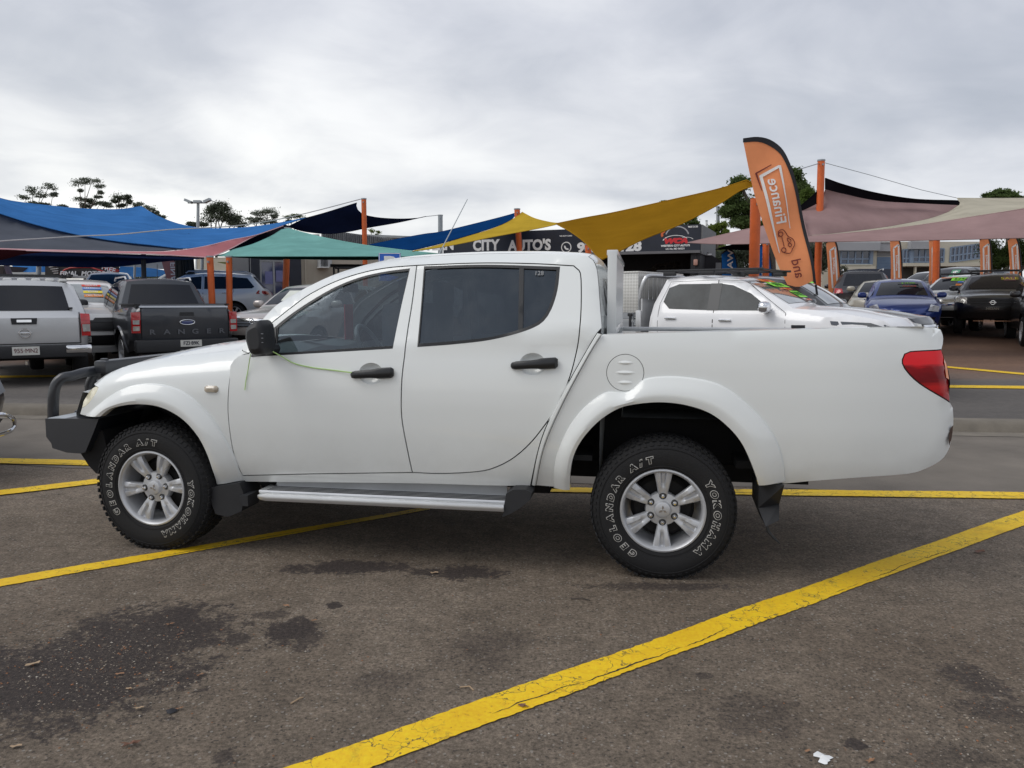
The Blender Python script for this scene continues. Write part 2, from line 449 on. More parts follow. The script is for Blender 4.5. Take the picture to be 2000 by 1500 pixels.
SHOL = [tuple(p) for p in spl(SHO, 0.04)]; RL = [tuple(p) for p in spl(_rl, 0.03)]
_rri = np.interp(np.linspace(0, 1, len(RL)), np.linspace(0, 1, len(_rl)), _rr)
def side_cab(s):
    def f(V):
        y = F_cab(V[:, 0], V[:, 1]) - round_off(V, RL, _rri)
        return np.stack([V[:, 0], s * y, V[:, 1]], 1)
    return f
def side_fen(s):
    def f(V):
        y = F_fen(V[:, 0], V[:, 1]) - round_off(V, SHOL, [0.13] * len(SHOL))
        return np.stack([V[:, 0], s * y, V[:, 1]], 1)
    return f

DR_FRONT = T([(486, 690), (468.5, 695), (452.5, 713), (449, 738), (445, 799), (448, 838), (454, 876), (464, 908), (474, 929)], F_fen)
DR_BOT1 = T([(474, 929), (600, 926), (700, 924.5), (805.5, 923)], F_cab)
DR_MID = T([(805.5, 923), (797, 885), (790, 850), (784.5, 815), (783.5, 780), (785, 738), (790, 696), (792.5, 671.5)], F_cab)
DR_MID2 = T([(792.5, 671.5), (797, 640), (805.5, 587.5), (814, 518)], F_cab)
DR_TOP1 = T([(814, 518), (755, 523), (705, 533), (655, 549.5), (605, 574.5), (570, 599.5), (540, 623), (530, 631), (505, 660), (486, 690)], F_cab)
DR_BOT2 = T([(805.5, 923), (865, 925), (935, 921), (970, 912), (1005, 893), (1040, 861), (1075, 815), (1096, 780), (1113.5, 734.5), (1124, 696), (1131, 657), (1135, 605), (1135, 545), (1131, 528), (1120.5, 519)], F_cab)
DR_TOP2 = T([(1120.5, 519), (1040, 514.7), (935, 513.5), (814, 518)], F_cab)
W1 = path(T([(795, 671), (797.5, 600), (797.8, 529)], F_cab), T([(797.8, 529), (755, 534), (705, 545), (655, 565), (605, 594), (567.5, 620), (543, 640)], F_cab), T([(543, 640), (538, 690)], F_cab), T([(538, 690), (660, 682), (769, 675)], F_cab))
W1 = path(T([(769, 675), (783, 604), (798, 529)], F_cab), T([(798, 529), (755, 534), (705, 545), (655, 565), (605, 594), (567.5, 620), (543, 640)], F_cab), T([(543, 640), (538, 690)], F_cab), T([(538, 690), (660, 682), (769, 675)], F_cab))
W2 = path(T([(1087, 527), (1082, 568), (1071.5, 601.5), (1057.5, 622.5), (1040, 634), (1005, 646.5), (952.5, 659), (882.5, 666.5), (818, 671)], F_cab), T([(818, 671), (824, 600), (830, 525)], F_cab), T([(830, 525), (950, 522), (1087, 527)], F_cab))
W2O = path(T([(1094, 521), (1089, 566), (1077, 604), (1062, 627), (1042, 640), (1005, 653), (952, 665), (882, 673), (815, 678)], F_cab), T([(815, 678), (822, 600), (828, 520)], F_cab), T([(828, 520), (950, 517), (1094, 521)], F_cab))
W1O = path(T([(767, 681), (783, 602), (801, 524)], F_cab), T([(801, 524), (755, 530), (705, 541), (655, 560.5), (605, 589), (565, 616), (533, 642), (506, 668), (490, 697)], F_cab), T([(490, 697), (600, 691), (767, 681)], F_cab))
front_door = path(DR_FRONT, DR_BOT1, DR_MID, DR_MID2, DR_TOP1)
rear_door = path(DR_MID[::-1] , DR_BOT2, DR_TOP2, DR_MID2[::-1]) if False else path(DR_BOT2, DR_TOP2, DR_MID2[::-1], DR_MID[::-1])
cab_ring = path(T([(474, 929), (473, 941)], F_cab), T([(473, 941), (600, 942.5), (800, 944.5), (960, 949), (1036.5, 949)], F_cab), JLN[::-1], [JLN[0], CPR[-1]], CPR[::-1], PIL[::-1], [PIL[0], DR_TOP1[-1]], DR_TOP1[::-1], DR_TOP2[::-1], DR_BOT2[::-1], DR_BOT1[::-1])

ARCH_FI = T([(423.7, 946.5), (417, 924), (406, 892), (390, 858.5), (367.7, 829.7), (342, 809), (310, 794.5), (278, 789.7), (246, 791), (214, 799), (195, 813.7)], F_fen, 0.04)
ARCH_FO = T([(473, 938), (460.5, 901.7), (447.7, 873), (431.7, 844), (412.5, 815), (390, 791), (367.7, 772), (342, 758), (310, 750), (278, 749.6), (246, 756), (214, 772), (191.6, 789.7), (166, 812)], F_fen, 0.01)
ARCH_RI = T([(1112.6, 957), (1113.5, 924.5), (1119, 894), (1132, 865.8), (1152, 839.7), (1178, 815.7), (1212.7, 796), (1256, 787.5), (1299.7, 786), (1343, 792), (1386.7, 807), (1421.5, 833), (1447.6, 863.6), (1465, 898.4), (1478, 933), (1482.4, 948.4)], F_bed, 0.04)
ARCH_RO = T([(1081, 952.7), (1081, 924.5), (1086.5, 889.7), (1104, 846), (1130, 807), (1160.5, 778.8), (1186, 765), (1205, 766), (1222, 766), (1238, 758), (1256, 741), (1291, 734.8), (1334.5, 735.7), (1386.7, 744), (1421.5, 759), (1456, 785), (1491, 820), (1517, 859), (1530, 898), (1534.6, 940)], F_bed, 0.01)
def F_fr(x, z):
    return float(F_fen(x, z)) - float(round_off(np.array([[x, z]]), SHOL, [0.13] * len(SHOL))[0])
HEADL = path(T([(186, 755), (192, 757), (187.5, 767), (178, 781), (167, 793), (160, 796)], F_fr), T([(160, 796), (163, 783.6), (174.5, 764.5), (186, 755)], F_fr))
fender = path(T([(166, 812), (156, 809)], F_fr), T([(156, 809), (160, 796)], F_fr), T([(160, 796), (167, 793), (178, 781), (187.5, 767), (192, 757)], F_fr), [T([(192, 757)], F_fr)[0], SHO[1]], SHO[1:], [SHO[-1], DR_FRONT[0]], DR_FRONT, T([(474, 929), (473, 941), (424, 947)], F_fen), [T([(424, 947)], F_fen)[0], ARCH_FI[0]], ARCH_FI, [ARCH_FI[-1], T([(166, 812)], F_fen)[0]])

TLP = path(T([(1841, 682), (1778, 685.5), (1766, 690.5), (1761, 702.6), (1766, 720), (1795.5, 750), (1858, 788)], F_bed), T([(1858, 788), (1859.5, 750), (1853, 712), (1841, 682)], F_bed))
BTOP = T([(1176, 652.6), (1320, 648.8), (1465, 645), (1600, 641.5), (1726, 638.7), (1830, 637.6)], F_bed, -0.015)
BREAR1 = T([(1830, 637.6), (1840, 642), (1845.6, 660), (1842.5, 681)], F_bed, -0.02)
BREAR2 = T([(1859, 788), (1864, 797), (1865, 829), (1859.5, 863.6), (1850, 885), (1834.7, 900.5), (1804, 915.8), (1769.4, 924.5), (1682.5, 931), (1595.5, 937.5), (1536, 943)], F_bed, -0.02)
JB = T([(1176, 652.6), (1150, 694), (1100, 787), (1064, 870), (1047, 948)], F_bed)
BREARL = [tuple(p) for p in spl(BREAR1, 0.03)] + [tuple(p) for p in spl([BREAR1[-1], BREAR2[0]], 0.03)] + [tuple(p) for p in spl(BREAR2, 0.03)]
BTOPL = [tuple(p) for p in spl(BTOP, 0.1)]
def side_bed(s):
    def f(V):
        y = F_bed(V[:, 0], V[:, 1]) - round_off(V, BREARL, [float(np.interp(p[1], [0.60, 0.80], [0.008, 0.05])) for p in BREARL]) - round_off(V, BTOPL, [0.02] * len(BTOPL))
        # shallow ledge where the body sinks to the tail lamp
        return np.stack([V[:, 0], s * y, V[:, 1]], 1)
    return f
bed_poly = path([JB[-1], ARCH_RI[0]], ARCH_RI, [ARCH_RI[-1], BREAR2[-1]], BREAR2[::-1], [BREAR2[0], BREAR1[-1]], BREAR1[::-1], BTOP[::-1], JB)
CAPC = T([(1221, 728)], F_bed)[0]; CAPR = 0.098
cap_circle = [(CAPC[0] + CAPR * math.cos(a), CAPC[1] + CAPR * math.sin(a)) for a in np.linspace(0, 2 * math.pi, 40, endpoint=False)]

WP = paint('white_ute_paint', (0.755, 0.78, 0.77), dirt=0.40, rough=0.30)
GL_F = see_through('front_door_glass', (0.38, 0.44, 0.46), 0.055, (0.80, 0.9, 1.0))
GL_R = see_through('rear_tinted_glass', (0.13, 0.145, 0.16), 0.055, (0.75, 0.88, 1.0))
GL_W = see_through('windscreen_glass', (0.75, 0.80, 0.80), 0.03)
SEAM = mat('panel_gap', (0.004, 0.004, 0.004), 0.95)
TRIM = mat('satin_black_trim', (0.014, 0.015, 0.017), 0.35, bump=0.05, bs=150)

ute = empty('pickup_truck', 'large white dual cab pickup truck with black bull bar, filling the middle of the photo', 'pickup truck', TO, TH)
def seam(name, pts, F3, s, width=0.02, depth=0.02):
    P = np.array(pts); n = len(P); tn = np.gradient(P, axis=0); tn /= np.linalg.norm(tn, axis=1)[:, None] + 1e-9
    nr = np.stack([-tn[:, 1], tn[:, 0]], 1)
    A = F3(P + nr * width / 2); B = F3(P - nr * width / 2); A[:, 1] -= s * depth; B[:, 1] -= s * depth
    V = [tuple(x) for x in A] + [tuple(x) for x in B]; Fc = [(i, i + 1, n + i + 1, n + i) for i in range(n - 1)]
    return V, Fc
def ruled(name, outer, inner, offs, F, s, m, parent, n=70, fl=0.05, extra=None):
    A = resample(spl(outer, 0.02), n); B = resample(spl(inner, 0.02), n); V, Fc = [], []; k = len(offs)
    for i in range(n):
        for j, (t, o) in enumerate(offs):
            p = A[i] * (1 - t) + B[i] * t; V.append((p[0], s * (float(F(p[0], p[1])) + o), p[1]))
        V.append((B[i][0], s * (float(F(B[i][0], B[i][1])) + offs[-1][1] - fl), B[i][1]))
    for i in range(n - 1):
        for j in range(k):
            q = (i * (k + 1) + j, i * (k + 1) + j + 1, (i + 1) * (k + 1) + j + 1, (i + 1) * (k + 1) + j)
            Fc.append(q if s < 0 else q[::-1])
    Fc += [tuple(range(k + 1)), tuple((n - 1) * (k + 1) + j for j in range(k + 1))[::-1]]
    return link(name, meshf(V, Fc, True, 28), m, parent)
G = 0.0035
def cup_ring(u0, v0, u1, v1):
    a = T([(u0, v0)], F_cab)[0]; b = T([(u1, v1)], F_cab)[0]; L = b[0] - a[0]
    cxx = a[0] + L * 0.46; czz = a[1] + (b[1] - a[1]) * 0.45
    return [(cxx + 0.072 * math.cos(q), czz + 0.060 * math.sin(q)) for q in np.linspace(0, 2 * math.pi, 32, endpoint=False)], cxx, czz
CUP1, CUP2 = cup_ring(686, 732, 770, 727), cup_ring(998, 714, 1090, 708)
for s in (-1, 1):
    inn = (0, -s, 0); fl = s > 0
    fc, ff, fb = side_cab(s), side_fen(s), side_bed(s)
    kw = dict(inward=inn, flip=fl)
    surf_panel('fender', offset_poly(fender, G * 0.6), ff, WP, ute, h=0.05, flange=0.02, **kw)
    fd = surf_panel('front_door', offset_poly(front_door, G), fc, WP, ute, holes=[W1O, CUP1[0]], h=0.05, flange=0.02, **kw)
    rd = surf_panel('rear_door', offset_poly(rear_door, G), fc, WP, ute, holes=[W2O, CUP2[0]], h=0.05, flange=0.02, **kw)
    surf_panel('cab_side', offset_poly(cab_ring, G * 0.7), fc, WP, ute, h=0.05, flange=0.02, **kw)
    surf_panel('bed_side', offset_poly(bed_poly, G * 0.5), fb, WP, ute, holes=[TLP, cap_circle], h=0.055, flange=0.02, **kw)
    # J-shaped raised strip joining cab and tray
    n = 24; A = resample(spl(JLN, 0.03), n); B = resample(spl(JB, 0.03), n); V, Fc = [], []
    for i in range(n):
        for t, o in ((0.08, -0.004), (0.25, 0.012), (0.75, 0.014), (0.98, -0.004)):
            p = A[i] * (1 - t) + B[i] * t; V.append((p[0], s * (float(F_bed(*p)) + o), p[1]))
    Fc = [(i * 4 + j, (i + 1) * 4 + j, (i + 1) * 4 + j + 1, i * 4 + j + 1) for i in range(n - 1) for j in range(3)]
    link('pillar_strip', meshf(V, Fc), WP, ute)
    # dark backing in the gaps
    parts = [seam('x', spl(DR_FRONT, 0.04), ff, s), seam('x', spl(DR_MID + DR_MID2[1:], 0.04), fc, s), seam('x', spl(DR_BOT1, 0.05), fc, s), seam('x', spl(DR_BOT2, 0.04), fc, s),
             seam('x', spl(DR_TOP1, 0.04), fc, s), seam('x', spl(DR_TOP2, 0.05), fc, s), seam('x', spl(JLN, 0.04), fc, s, 0.03), seam('x', spl(JB, 0.04), fb, s, 0.03),
             seam('x', [*cap_circle, cap_circle[0]], fb, s, 0.02)]
    V, Fc = join_meshes(parts); link('panel_gap', meshf(V, Fc, False), SEAM, ute)
    # wheel arch flares
    pf = [(0, -0.002), (0.06, 0.012), (0.35, 0.030), (0.62, 0.044), (0.80, 0.046), (1.0, 0.038)]
    o1 = ruled('wheel_arch_flare', ARCH_FO, [ARCH_FI[0]] + ARCH_FI[1:], pf, F_fen, s, WP, ute)
    o2 = ruled('wheel_arch_flare', ARCH_RO, ARCH_RI, pf, F_bed, s, WP, ute)
    # glass and mouldings
    surf_panel('side_window', offset_poly(W1, -0.01), fc, GL_F, fd, h=0.08, flange=0, lift=0, **kw).location = (0, -s * 0.010, 0)
    surf_panel('side_window', offset_poly(W2, -0.01), fc, GL_R, rd, h=0.08, flange=0, lift=0, **kw).location = (0, -s * 0.010, 0)
    surf_panel('window_moulding', offset_poly(W1O, 0.001), fc, TRIM, fd, holes=[W1], h=0.1, flange=0.012, **kw)
    surf_panel('window_moulding', offset_poly(W2O, 0.001), fc, TRIM, rd, holes=[W2], h=0.1, flange=0.012, **kw)
    dv = path(T([(1014, 523), (1023, 523)], F_cab), T([(1023, 523), (1021, 641)], F_cab), T([(1021, 641), (1012, 645)], F_cab), T([(1012, 645), (1014, 523)], F_cab))
    surf_panel('window_divider', dv, fc, TRIM, rd, h=0.2, flange=0.01, **kw)
    # fuel cap, lamp, indicator
    if s < 0:
        fcap = surf_panel('fuel_flap', offset_poly(cap_circle, 0.003), fb, WP, ute, h=0.03, flange=0.012, **kw)
        for zz_ in (0.052, 0.0, -0.052):
            wv = 0.055 if zz_ == 0 else 0.042
            pl = [(CAPC[0] + wv * math.cos(a), CAPC[1] + zz_ + 0.011 * math.sin(a)) for a in np.linspace(0, 2 * math.pi, 20, endpoint=False)]
            def fr(V, c=(CAPC[0], CAPC[1] + zz_), wv=wv):
                X = fb(V); d = np.sqrt(((V[:, 0] - c[0]) / wv) ** 2 + ((V[:, 1] - c[1]) / 0.011) ** 2); X[:, 1] -= 0.006 * np.clip(1 - d * d, 0, 1); return X
            surf_panel('finger_rib', pl, fr, WP, fcap, h=0.008, flange=0, inward=inn)
    else:
        surf_panel('fuel_cover', cap_circle, fb, WP, ute, h=0.05, flange=0, **kw)
    def ftl(V):
        X = fb(V); X[:, 1] += s * 0.004; return X
    tlm, tt, tb = MATS.get('tail_lamp_red'), None, None
    if tlm is None:
        tlm, tt, tb = newmat('tail_lamp_red'); MATS['tail_lamp_red'] = tlm
        tcn = N(tt, 'ShaderNodeTexCoord'); sp = N(tt, 'ShaderNodeSeparateXYZ'); tt.links.new(tcn.outputs['Object'], sp.inputs[0])
        nn = N(tt, 'ShaderNodeTexNoise', i_Scale=7.0, i_Detail=3.0); mp = N(tt, 'ShaderNodeMapping'); mp.inputs['Scale'].default_value = (0.6, 1, 3.0); mp.inputs['Rotation'].default_value = (0, 0.3, 0)
        tt.links.new(tcn.outputs['Object'], mp.inputs[0]); tt.links.new(mp.outputs[0], nn.inputs['Vector'])
        h_ = math_node(tt, 'ADD', sp.outputs[2], math_node(tt, 'MULTIPLY', nn.outputs['Fac'], 0.10))
        mr = N(tt, 'ShaderNodeMapRange'); mr.inputs[1].default_value = 0.95; mr.inputs[2].default_value = 1.33; tt.links.new(h_, mr.inputs[0])
        tt.links.new(ramp(tt, mr.outputs[0], [(0.0, (0.12, 0.002, 0.004)), (0.25, (0.33, 0.004, 0.008)), (0.42, (0.50, 0.012, 0.012)), (0.5, (0.16, 0.002, 0.006)), (0.66, (0.26, 0.003, 0.008)), (0.70, (0.80, 0.008, 0.016)), (1.0, (0.78, 0.006, 0.02))]), tb.inputs['Base Color'])
        tb.inputs['Roughness'].default_value = 0.3; tb.inputs['Specular IOR Level'].default_value = 0.2; tb.inputs['Coat Weight'].default_value = 0.35; tb.inputs['Coat Roughness'].default_value = 0.03
    lamp = surf_panel('tail_light', offset_poly(TLP, 0.006), ftl, tlm, ute, h=0.035, flange=0.03, **kw)
    surf_panel('lamp_gasket', offset_poly(TLP, 0.0005), fb, SEAM, lamp, holes=[offset_poly(TLP, 0.009)], h=0.2, flange=0.015, **kw)
    amb = path(T([(1843, 683), (1852, 712), (1857, 742)], F_bed), T([(1857, 742), (1850, 738), (1848, 712), (1843, 683)], F_bed))
    def fam(V):
        X = fb(V); X[:, 1] += s * 0.007; return X
    surf_panel('amber_lens', amb, fam, mat('amber_lens', (0.75, 0.20, 0.02), 0.1, coat=1.0), lamp, h=0.03, flange=0.004, **kw)
    rf = path(T([(1864, 832), (1857, 836), (1853, 856), (1855, 871)], F_bed, -0.0), T([(1855, 871), (1861, 858), (1864, 832)], F_bed, -0.0))
    surf_panel('bumper_end_lens', rf, ftl, mat('dark_red_lens', (0.03, 0.006, 0.005), 0.2, coat=0.5), ute, h=0.03, flange=0.004, **kw)
    hlm = mat('headlamp_lens', (0.62, 0.58, 0.42), 0.12, 0.0, coat=1.0, var=0.3, vs=20)
    def fh(V):
        X = ff(V); X[:, 1] -= s * 0.002; return X
    hl = surf_panel('headlight', HEADL, fh, hlm, ute, h=0.03, flange=0.02, **kw)
    ind = [(a_ * 0.043, b_ * 0.020) for a_, b_ in [(-0.7, -1), (0.7, -1), (1, -0.5), (1, 0.5), (0.7, 1), (-0.7, 1), (-1, 0.5), (-1, -0.5)]]
    ic = T([(413, 760)], F_fen)[0]
    def fi(V):
        X = ff(V); d = 1 - np.maximum(np.abs(V[:, 0] - ic[0]) / 0.043, np.abs(V[:, 1] - ic[1]) / 0.02); X[:, 1] += s * (0.004 + 0.012 * np.clip(d * 2.5, 0, 1) ** 0.5); return X
    sr = surf_panel('side_repeater', [(ic[0] + x, ic[1] + y) for x, y in ind], fi, mat('indicator_lens', (0.42, 0.36, 0.28), 0.15, coat=1.0), ute, h=0.012, flange=0.012, **kw)
    # door handles with finger recesses
    for (u0, v0, u1, v1, dr) in ((686, 732, 770, 727, fd), (998, 714, 1090, 708, rd)):
        a = T([(u0, v0)], F_cab)[0]; b = T([(u1, v1)], F_cab)[0]
        pts = []
        L = b[0] - a[0]
        prof = [(0.0, 0.008, 0.012), (0.03, 0.017, 0.024), (0.12, 0.022, 0.034), (0.45, 0.023, 0.040), (0.58, 0.026, 0.040), (0.66, 0.030, 0.042), (0.95, 0.030, 0.036), (1.0, 0.020, 0.022)]
        V, Fc = [], []; K = 10
        for t, hh, dd in prof:
            x = a[0] + L * t; z = a[1] + (b[1] - a[1]) * t; y0 = float(F_cab(x, z))
            for k in range(K):
                an = 2 * math.pi * k / K; V.append((x, s * (y0 + dd * 0.55 + math.sin(an) * dd * 0.45), z + math.cos(an) * hh))
        for i in range(len(prof) - 1):
            for k in range(K): Fc.append((i * K + k, i * K + (k + 1) % K, (i + 1) * K + (k + 1) % K, (i + 1) * K + k))
        Fc += [tuple(range(K))[::-1], tuple((len(prof) - 1) * K + k for k in range(K))]
        link('door_handle', meshf(V, Fc), TRIM, dr)
        ring, cxx, czz = CUP1 if dr is fd else CUP2
        def fcup(V, cxx=cxx, czz=czz):
            X = fc(V); d = np.sqrt(((V[:, 0] - cxx) / 0.072) ** 2 + ((V[:, 1] - czz) / 0.060) ** 2)
            X[:, 1] -= s * 0.030 * (1 - np.clip(d, 0, 1) ** 3); return X
        surf_panel('handle_cup', ring, fcup, WP, dr, h=0.012, flange=0.0, **kw)

def strip(rows, ny, m, name, parent, ins=0.0, lift=0.0):
    """rows: (x, z, halfwidth, crown, bulge); a skin across the vehicle"""
    V, Fc = [], []
    for (x, z, hw, cr, bu) in rows:
        for j in range(ny + 1):
            t = -1 + 2 * j / ny; e = 1 - t * t
            V.append((x + bu * e, hw * t * (1 - ins), z + cr * e))
    for i in range(len(rows) - 1):
        for j in range(ny):
            k = i * (ny + 1) + j; Fc.append((k, k + ny + 1, k + ny + 2, k + 1))
    return link(name, meshf(V, Fc), m, parent)
# bonnet, windscreen, roof, cab back
hood_rows = []
for (x, z) in spl(SHO[1:], 0.06):
    hw = float(F_fen(x, z)) - 0.13 + 0.004
    t = np.clip((x - SHO[1][0]) / 0.5, 0, 1)
    hood_rows.append((x, z - 0.002, hw, 0.028 + 0.03 * t, -0.13 * (1 - t) ** 1.5 - 0.10 * float(np.clip((x - SHO[-1][0] + 0.4) / 0.4, 0, 1)) ** 1.5))
xc, zc_ = SHO[-1]
hood_rows.append((xc + 0.035, zc_ + 0.002, hood_rows[-1][2] - 0.01, 0.045, -0.105))
strip(hood_rows, 20, WP, 'bonnet', ute)
# front face below the bonnet
nx, nz = SHO[0]
g0 = hood_rows[0]
fr_rows = [(g0[0], g0[1] - 0.004, g0[2], g0[3], g0[4]), (g0[0] - 0.03, g0[1] - 0.06, g0[2] + 0.05, 0.02, -0.13), (g0[0] - 0.055, 0.93, g0[2] + 0.07, 0.0, -0.15), (-0.60, 0.79, 0.72, 0, -0.13), (-0.60, 0.70, 0.72, 0, -0.11)]
strip(fr_rows, 20, WP, 'front_panel', ute)
strip([(g0[0] - 0.045, 0.99, 0.40, 0.0, -0.175), (g0[0] - 0.065, 0.93, 0.42, 0, -0.19), (-0.61, 0.84, 0.42, 0, -0.175)], 12, BLACKP, 'grille', ute)
pil = spl(PIL, 0.04)
def hwc(x, z, r): return float(F_cab(x, z)) - r
ri = [i for i, p in enumerate(pil) if p[1] < 1.655 and p[0] < 1.6]
iw = ri[-1]
ws = []
for i, p in enumerate(pil[:iw + 1]):
    t = i / iw; ws.append((p[0], p[1], hwc(p[0], p[1], 0.068), 0.02 + 0.012 * t, -0.05 * (1 - t) - 0.06))
pillar_w = 0.075
# windscreen: painted pillars either side, glass between
def strip_range(rows, t0, t1, ny, name, m, parent):
    V, Fc = [], []
    for (x, z, hw, cr, bu) in rows:
        for j in range(ny + 1):
            t = t0 + (t1 - t0) * j / ny; e = 1 - t * t; V.append((x + bu * e, hw * t, z + cr * e))
    for i in range(len(rows) - 1):
        for j in range(ny):
            k = i * (ny + 1) + j; Fc.append((k, k + ny + 1, k + ny + 2, k + 1))
    return link(name, meshf(V, Fc), m, parent)
strip_range(ws, -1, -0.90, 3, 'windscreen_pillar', WP, ute); strip_range(ws, 0.90, 1, 3, 'windscreen_pillar', WP, ute)
strip_range(ws, -0.90, 0.90, 16, 'windscreen', GL_W, ute)
strip_range([(xc - 0.12, zc_ - 0.06, 0.66, 0.02, -0.08), (xc + 0.03, zc_ - 0.045, 0.66, 0.02, -0.08)], -1, 1, 8, 'cowl_panel', BLACKP, ute)
roof_rows = [(p[0], p[1], hwc(p[0], p[1], 0.068), 0.032 + 0.01 * min(1, i / 6), -0.06 * max(0, 1 - i / 10)) for i, p in enumerate(pil[iw:])]
strip(roof_rows, 20, WP, 'roof', ute)
cp = spl(CPR, 0.03)
rows = [(p[0], p[1], hwc(p[0], p[1], 0.05 if i < 3 else 0.03), 0.042 * max(0, 1 - i / 8), 0.05 * min(1, i / 6)) for i, p in enumerate(cp)]
top, mid = rows[:6], rows[5:]
strip(top, 16, WP, 'cab_back_upper', ute)
strip_range(mid[:-2], -1, -0.82, 3, 'rear_pillar', WP, ute); strip_range(mid[:-2], 0.82, 1, 3, 'rear_pillar', WP, ute)
strip_range(mid[:-2], -0.82, 0.82, 10, 'rear_window', see_through('rear_cab_glass', (0.35, 0.4, 0.4), 0.08), ute)
lr = mid[-3]
strip([lr, (lr[0], 1.0, 0.80, 0, 0.03), (lr[0], 0.55, 0.80, 0, 0.0)], 8, WP, 'cab_back_lower', ute)
# tray (bed) inner, tailgate
x0b, x1b = 2.76, 4.30
zt = lambda x: float(np.interp(x, [p[0] for p in BTOP], [p[1] for p in BTOP]))
INNER = mat('bed_liner_grey', (0.12, 0.13, 0.135), 0.6)
for s in (-1, 1):
    V, Fc = [], []
    for (xa_, xb_, zl_) in ((x0b, 3.56, 1.13), (3.56, x1b, 0.86)):
        k_ = len(V); V += [(xa_, s * 0.80, zt(xa_) - 0.012), (xb_, s * 0.79, zt(xb_) - 0.012), (xb_, s * 0.79, zl_), (xa_, s * 0.80, zl_)]; Fc.append((k_, k_ + 1, k_ + 2, k_ + 3))
    link('bed_inner_wall', meshf(V, Fc, False), WP, ute)
    link('wheel_tub', meshf([(2.44, s * 0.8, 1.13), (3.56, s * 0.8, 1.13), (3.56, s * 0.44, 1.13), (2.44, s * 0.44, 1.13), (2.44, s * 0.44, 0.86), (3.56, s * 0.44, 0.86), (3.56, s * 0.8, 0.86)], [(0, 1, 2, 3), (3, 2, 5, 4), (1, 6, 5, 2)], False), INNER, ute)
    V = []
    n = 12
    for i in range(n + 1):
        x = x0b - 0.08 + (x1b - x0b + 0.02) * i / n; z = zt(x)
        V += [(x, s * (float(F_bed(x, z)) - 0.018), z - 0.001), (x, s * 0.835, z + 0.003), (x, s * 0.80, z - 0.012)]
    link('bed_rail', meshf(V, [(i * 3 + j, i * 3 + j + 1, i * 3 + j + 4, i * 3 + j + 3) for i in range(n) for j in range(2)]), WP, ute)
link('bed_floor', meshf([(x0b, -0.80, 0.86), (x1b, -0.8, 0.86), (x1b, 0.8, 0.86), (x0b, 0.8, 0.86)], [(0, 1, 2, 3)], False), INNER, ute)
link('bed_front_wall', meshf([(x0b, -0.80, 0.86), (x0b, 0.8, 0.86), (x0b, 0.8, zt(x0b) - 0.01), (x0b, -0.8, zt(x0b) - 0.01)], [(0, 1, 2, 3)], False), WP, ute)
rows = []
for (x, z) in BREARL[::1]:
    if z > 0.62: rows.append((x, z, float(F_bed(x, z)) - 0.05, 0.0, 0.035))
strip(rows, 14, WP, 'tailgate', ute)
r0 = rows[0]; r0 = (r0[0] - 0.01, r0[1] - 0.012, r0[2] - 0.03); strip([(r0[0], r0[1], r0[2], 0, 0.02), (r0[0] - 0.06, r0[1], r0[2], 0, 0.0), (x1b, r0[1] - 0.02, r0[2], 0, 0), (x1b, 0.86, 0.8, 0, 0)], 6, WP, 'tailgate_top', ute)
boxes('rear_bumper', [((4.26, 0, 0.70), (0.14, 1.20, 0.10))], BLACKP, ute, bev=0.02)
box('tailgate_handle', (4.45, 0, 1.12), (0.03, 0.26, 0.09), BLACKP, ute, bev=0.01)
# body underside, chassis, liners
V = [(-0.45, 0.62, 0.42), (4.25, 0.7, 0.55), (4.25, -0.7, 0.55), (-0.45, -0.62, 0.42)]
boxes('chassis', [((1.55, 0, 0.50), (1.6, 1.56, 0.05)), ((1.5, 0.42, 0.44), (1.9, 0.10, 0.14)), ((1.5, -0.42, 0.44), (1.9, 0.10, 0.14)),
                  ((-0.1, 0, 0.48), (1.0, 0.95, 0.14)), ((3.75, 0, 0.60), (0.75, 1.4, 0.04)), ((3.1, 0.42, 0.50), (1.4, 0.08, 0.1)), ((3.1, -0.42, 0.50), (1.4, 0.08, 0.1)),
                  ((1.9, 0.2, 0.40), (0.8, 0.4, 0.16)), ((0.4, 0, 0.42), (0.7, 0.5, 0.2)), ((2.30, -0.5, 0.46), (0.10, 0.25, 0.16))], DARK, ute)
tube('rear_axle', [(2.985, -0.7, 0.38), (2.985, -0.12, 0.38), (2.985, 0.12, 0.38), (2.985, 0.7, 0.38)], [0.045, 0.06, 0.06, 0.045], DARK, ute)
tube('differential', [(2.86, 0, 0.38), (2.92, 0, 0.38), (3.04, 0, 0.38), (3.1, 0, 0.38)], [0.05, 0.14, 0.14, 0.05], DARK, ute)
tube('front_axle', [(0.0, -0.7, 0.36), (0.0, 0.7, 0.36)], 0.04, DARK, ute)
tube('exhaust_pipe', [(0.6, 0.25, 0.42), (2.4, 0.3, 0.42), (2.8, 0.35, 0.55), (3.3, 0.35, 0.52), (4.0, 0.5, 0.45)], 0.035, mat('dull_steel', (0.12, 0.11, 0.10), 0.5, 0.6), ute)
def liner(xc, zc, arch, F, name):
    for s in (-1, 1):
        P = resample(spl(arch, 0.03), 30); V, Fc = [], []
        for p in P:
            px, pz = p[0], p[1]
            yo = float(F(px, pz)) + 0.0
            V += [(px, s * yo, pz), (px + (px - xc) * 0.04, s * (yo - 0.06), pz + 0.03), (px + (px - xc) * 0.04, s * 0.45, pz + 0.03)]
        n = len(P)
        for i in range(n - 1):
            for j in range(2): Fc.append((i * 3 + j, i * 3 + j + 1, (i + 1) * 3 + j + 1, (i + 1) * 3 + j))
        Fc.append(tuple(i * 3 + 2 for i in range(n)))
        link('wheel_arch_liner', meshf(V, Fc), DARK, ute)
liner(0, 0.37, ARCH_FI, F_fen, 'f'); liner(2.985, 0.37, ARCH_RI, F_bed, 'r')

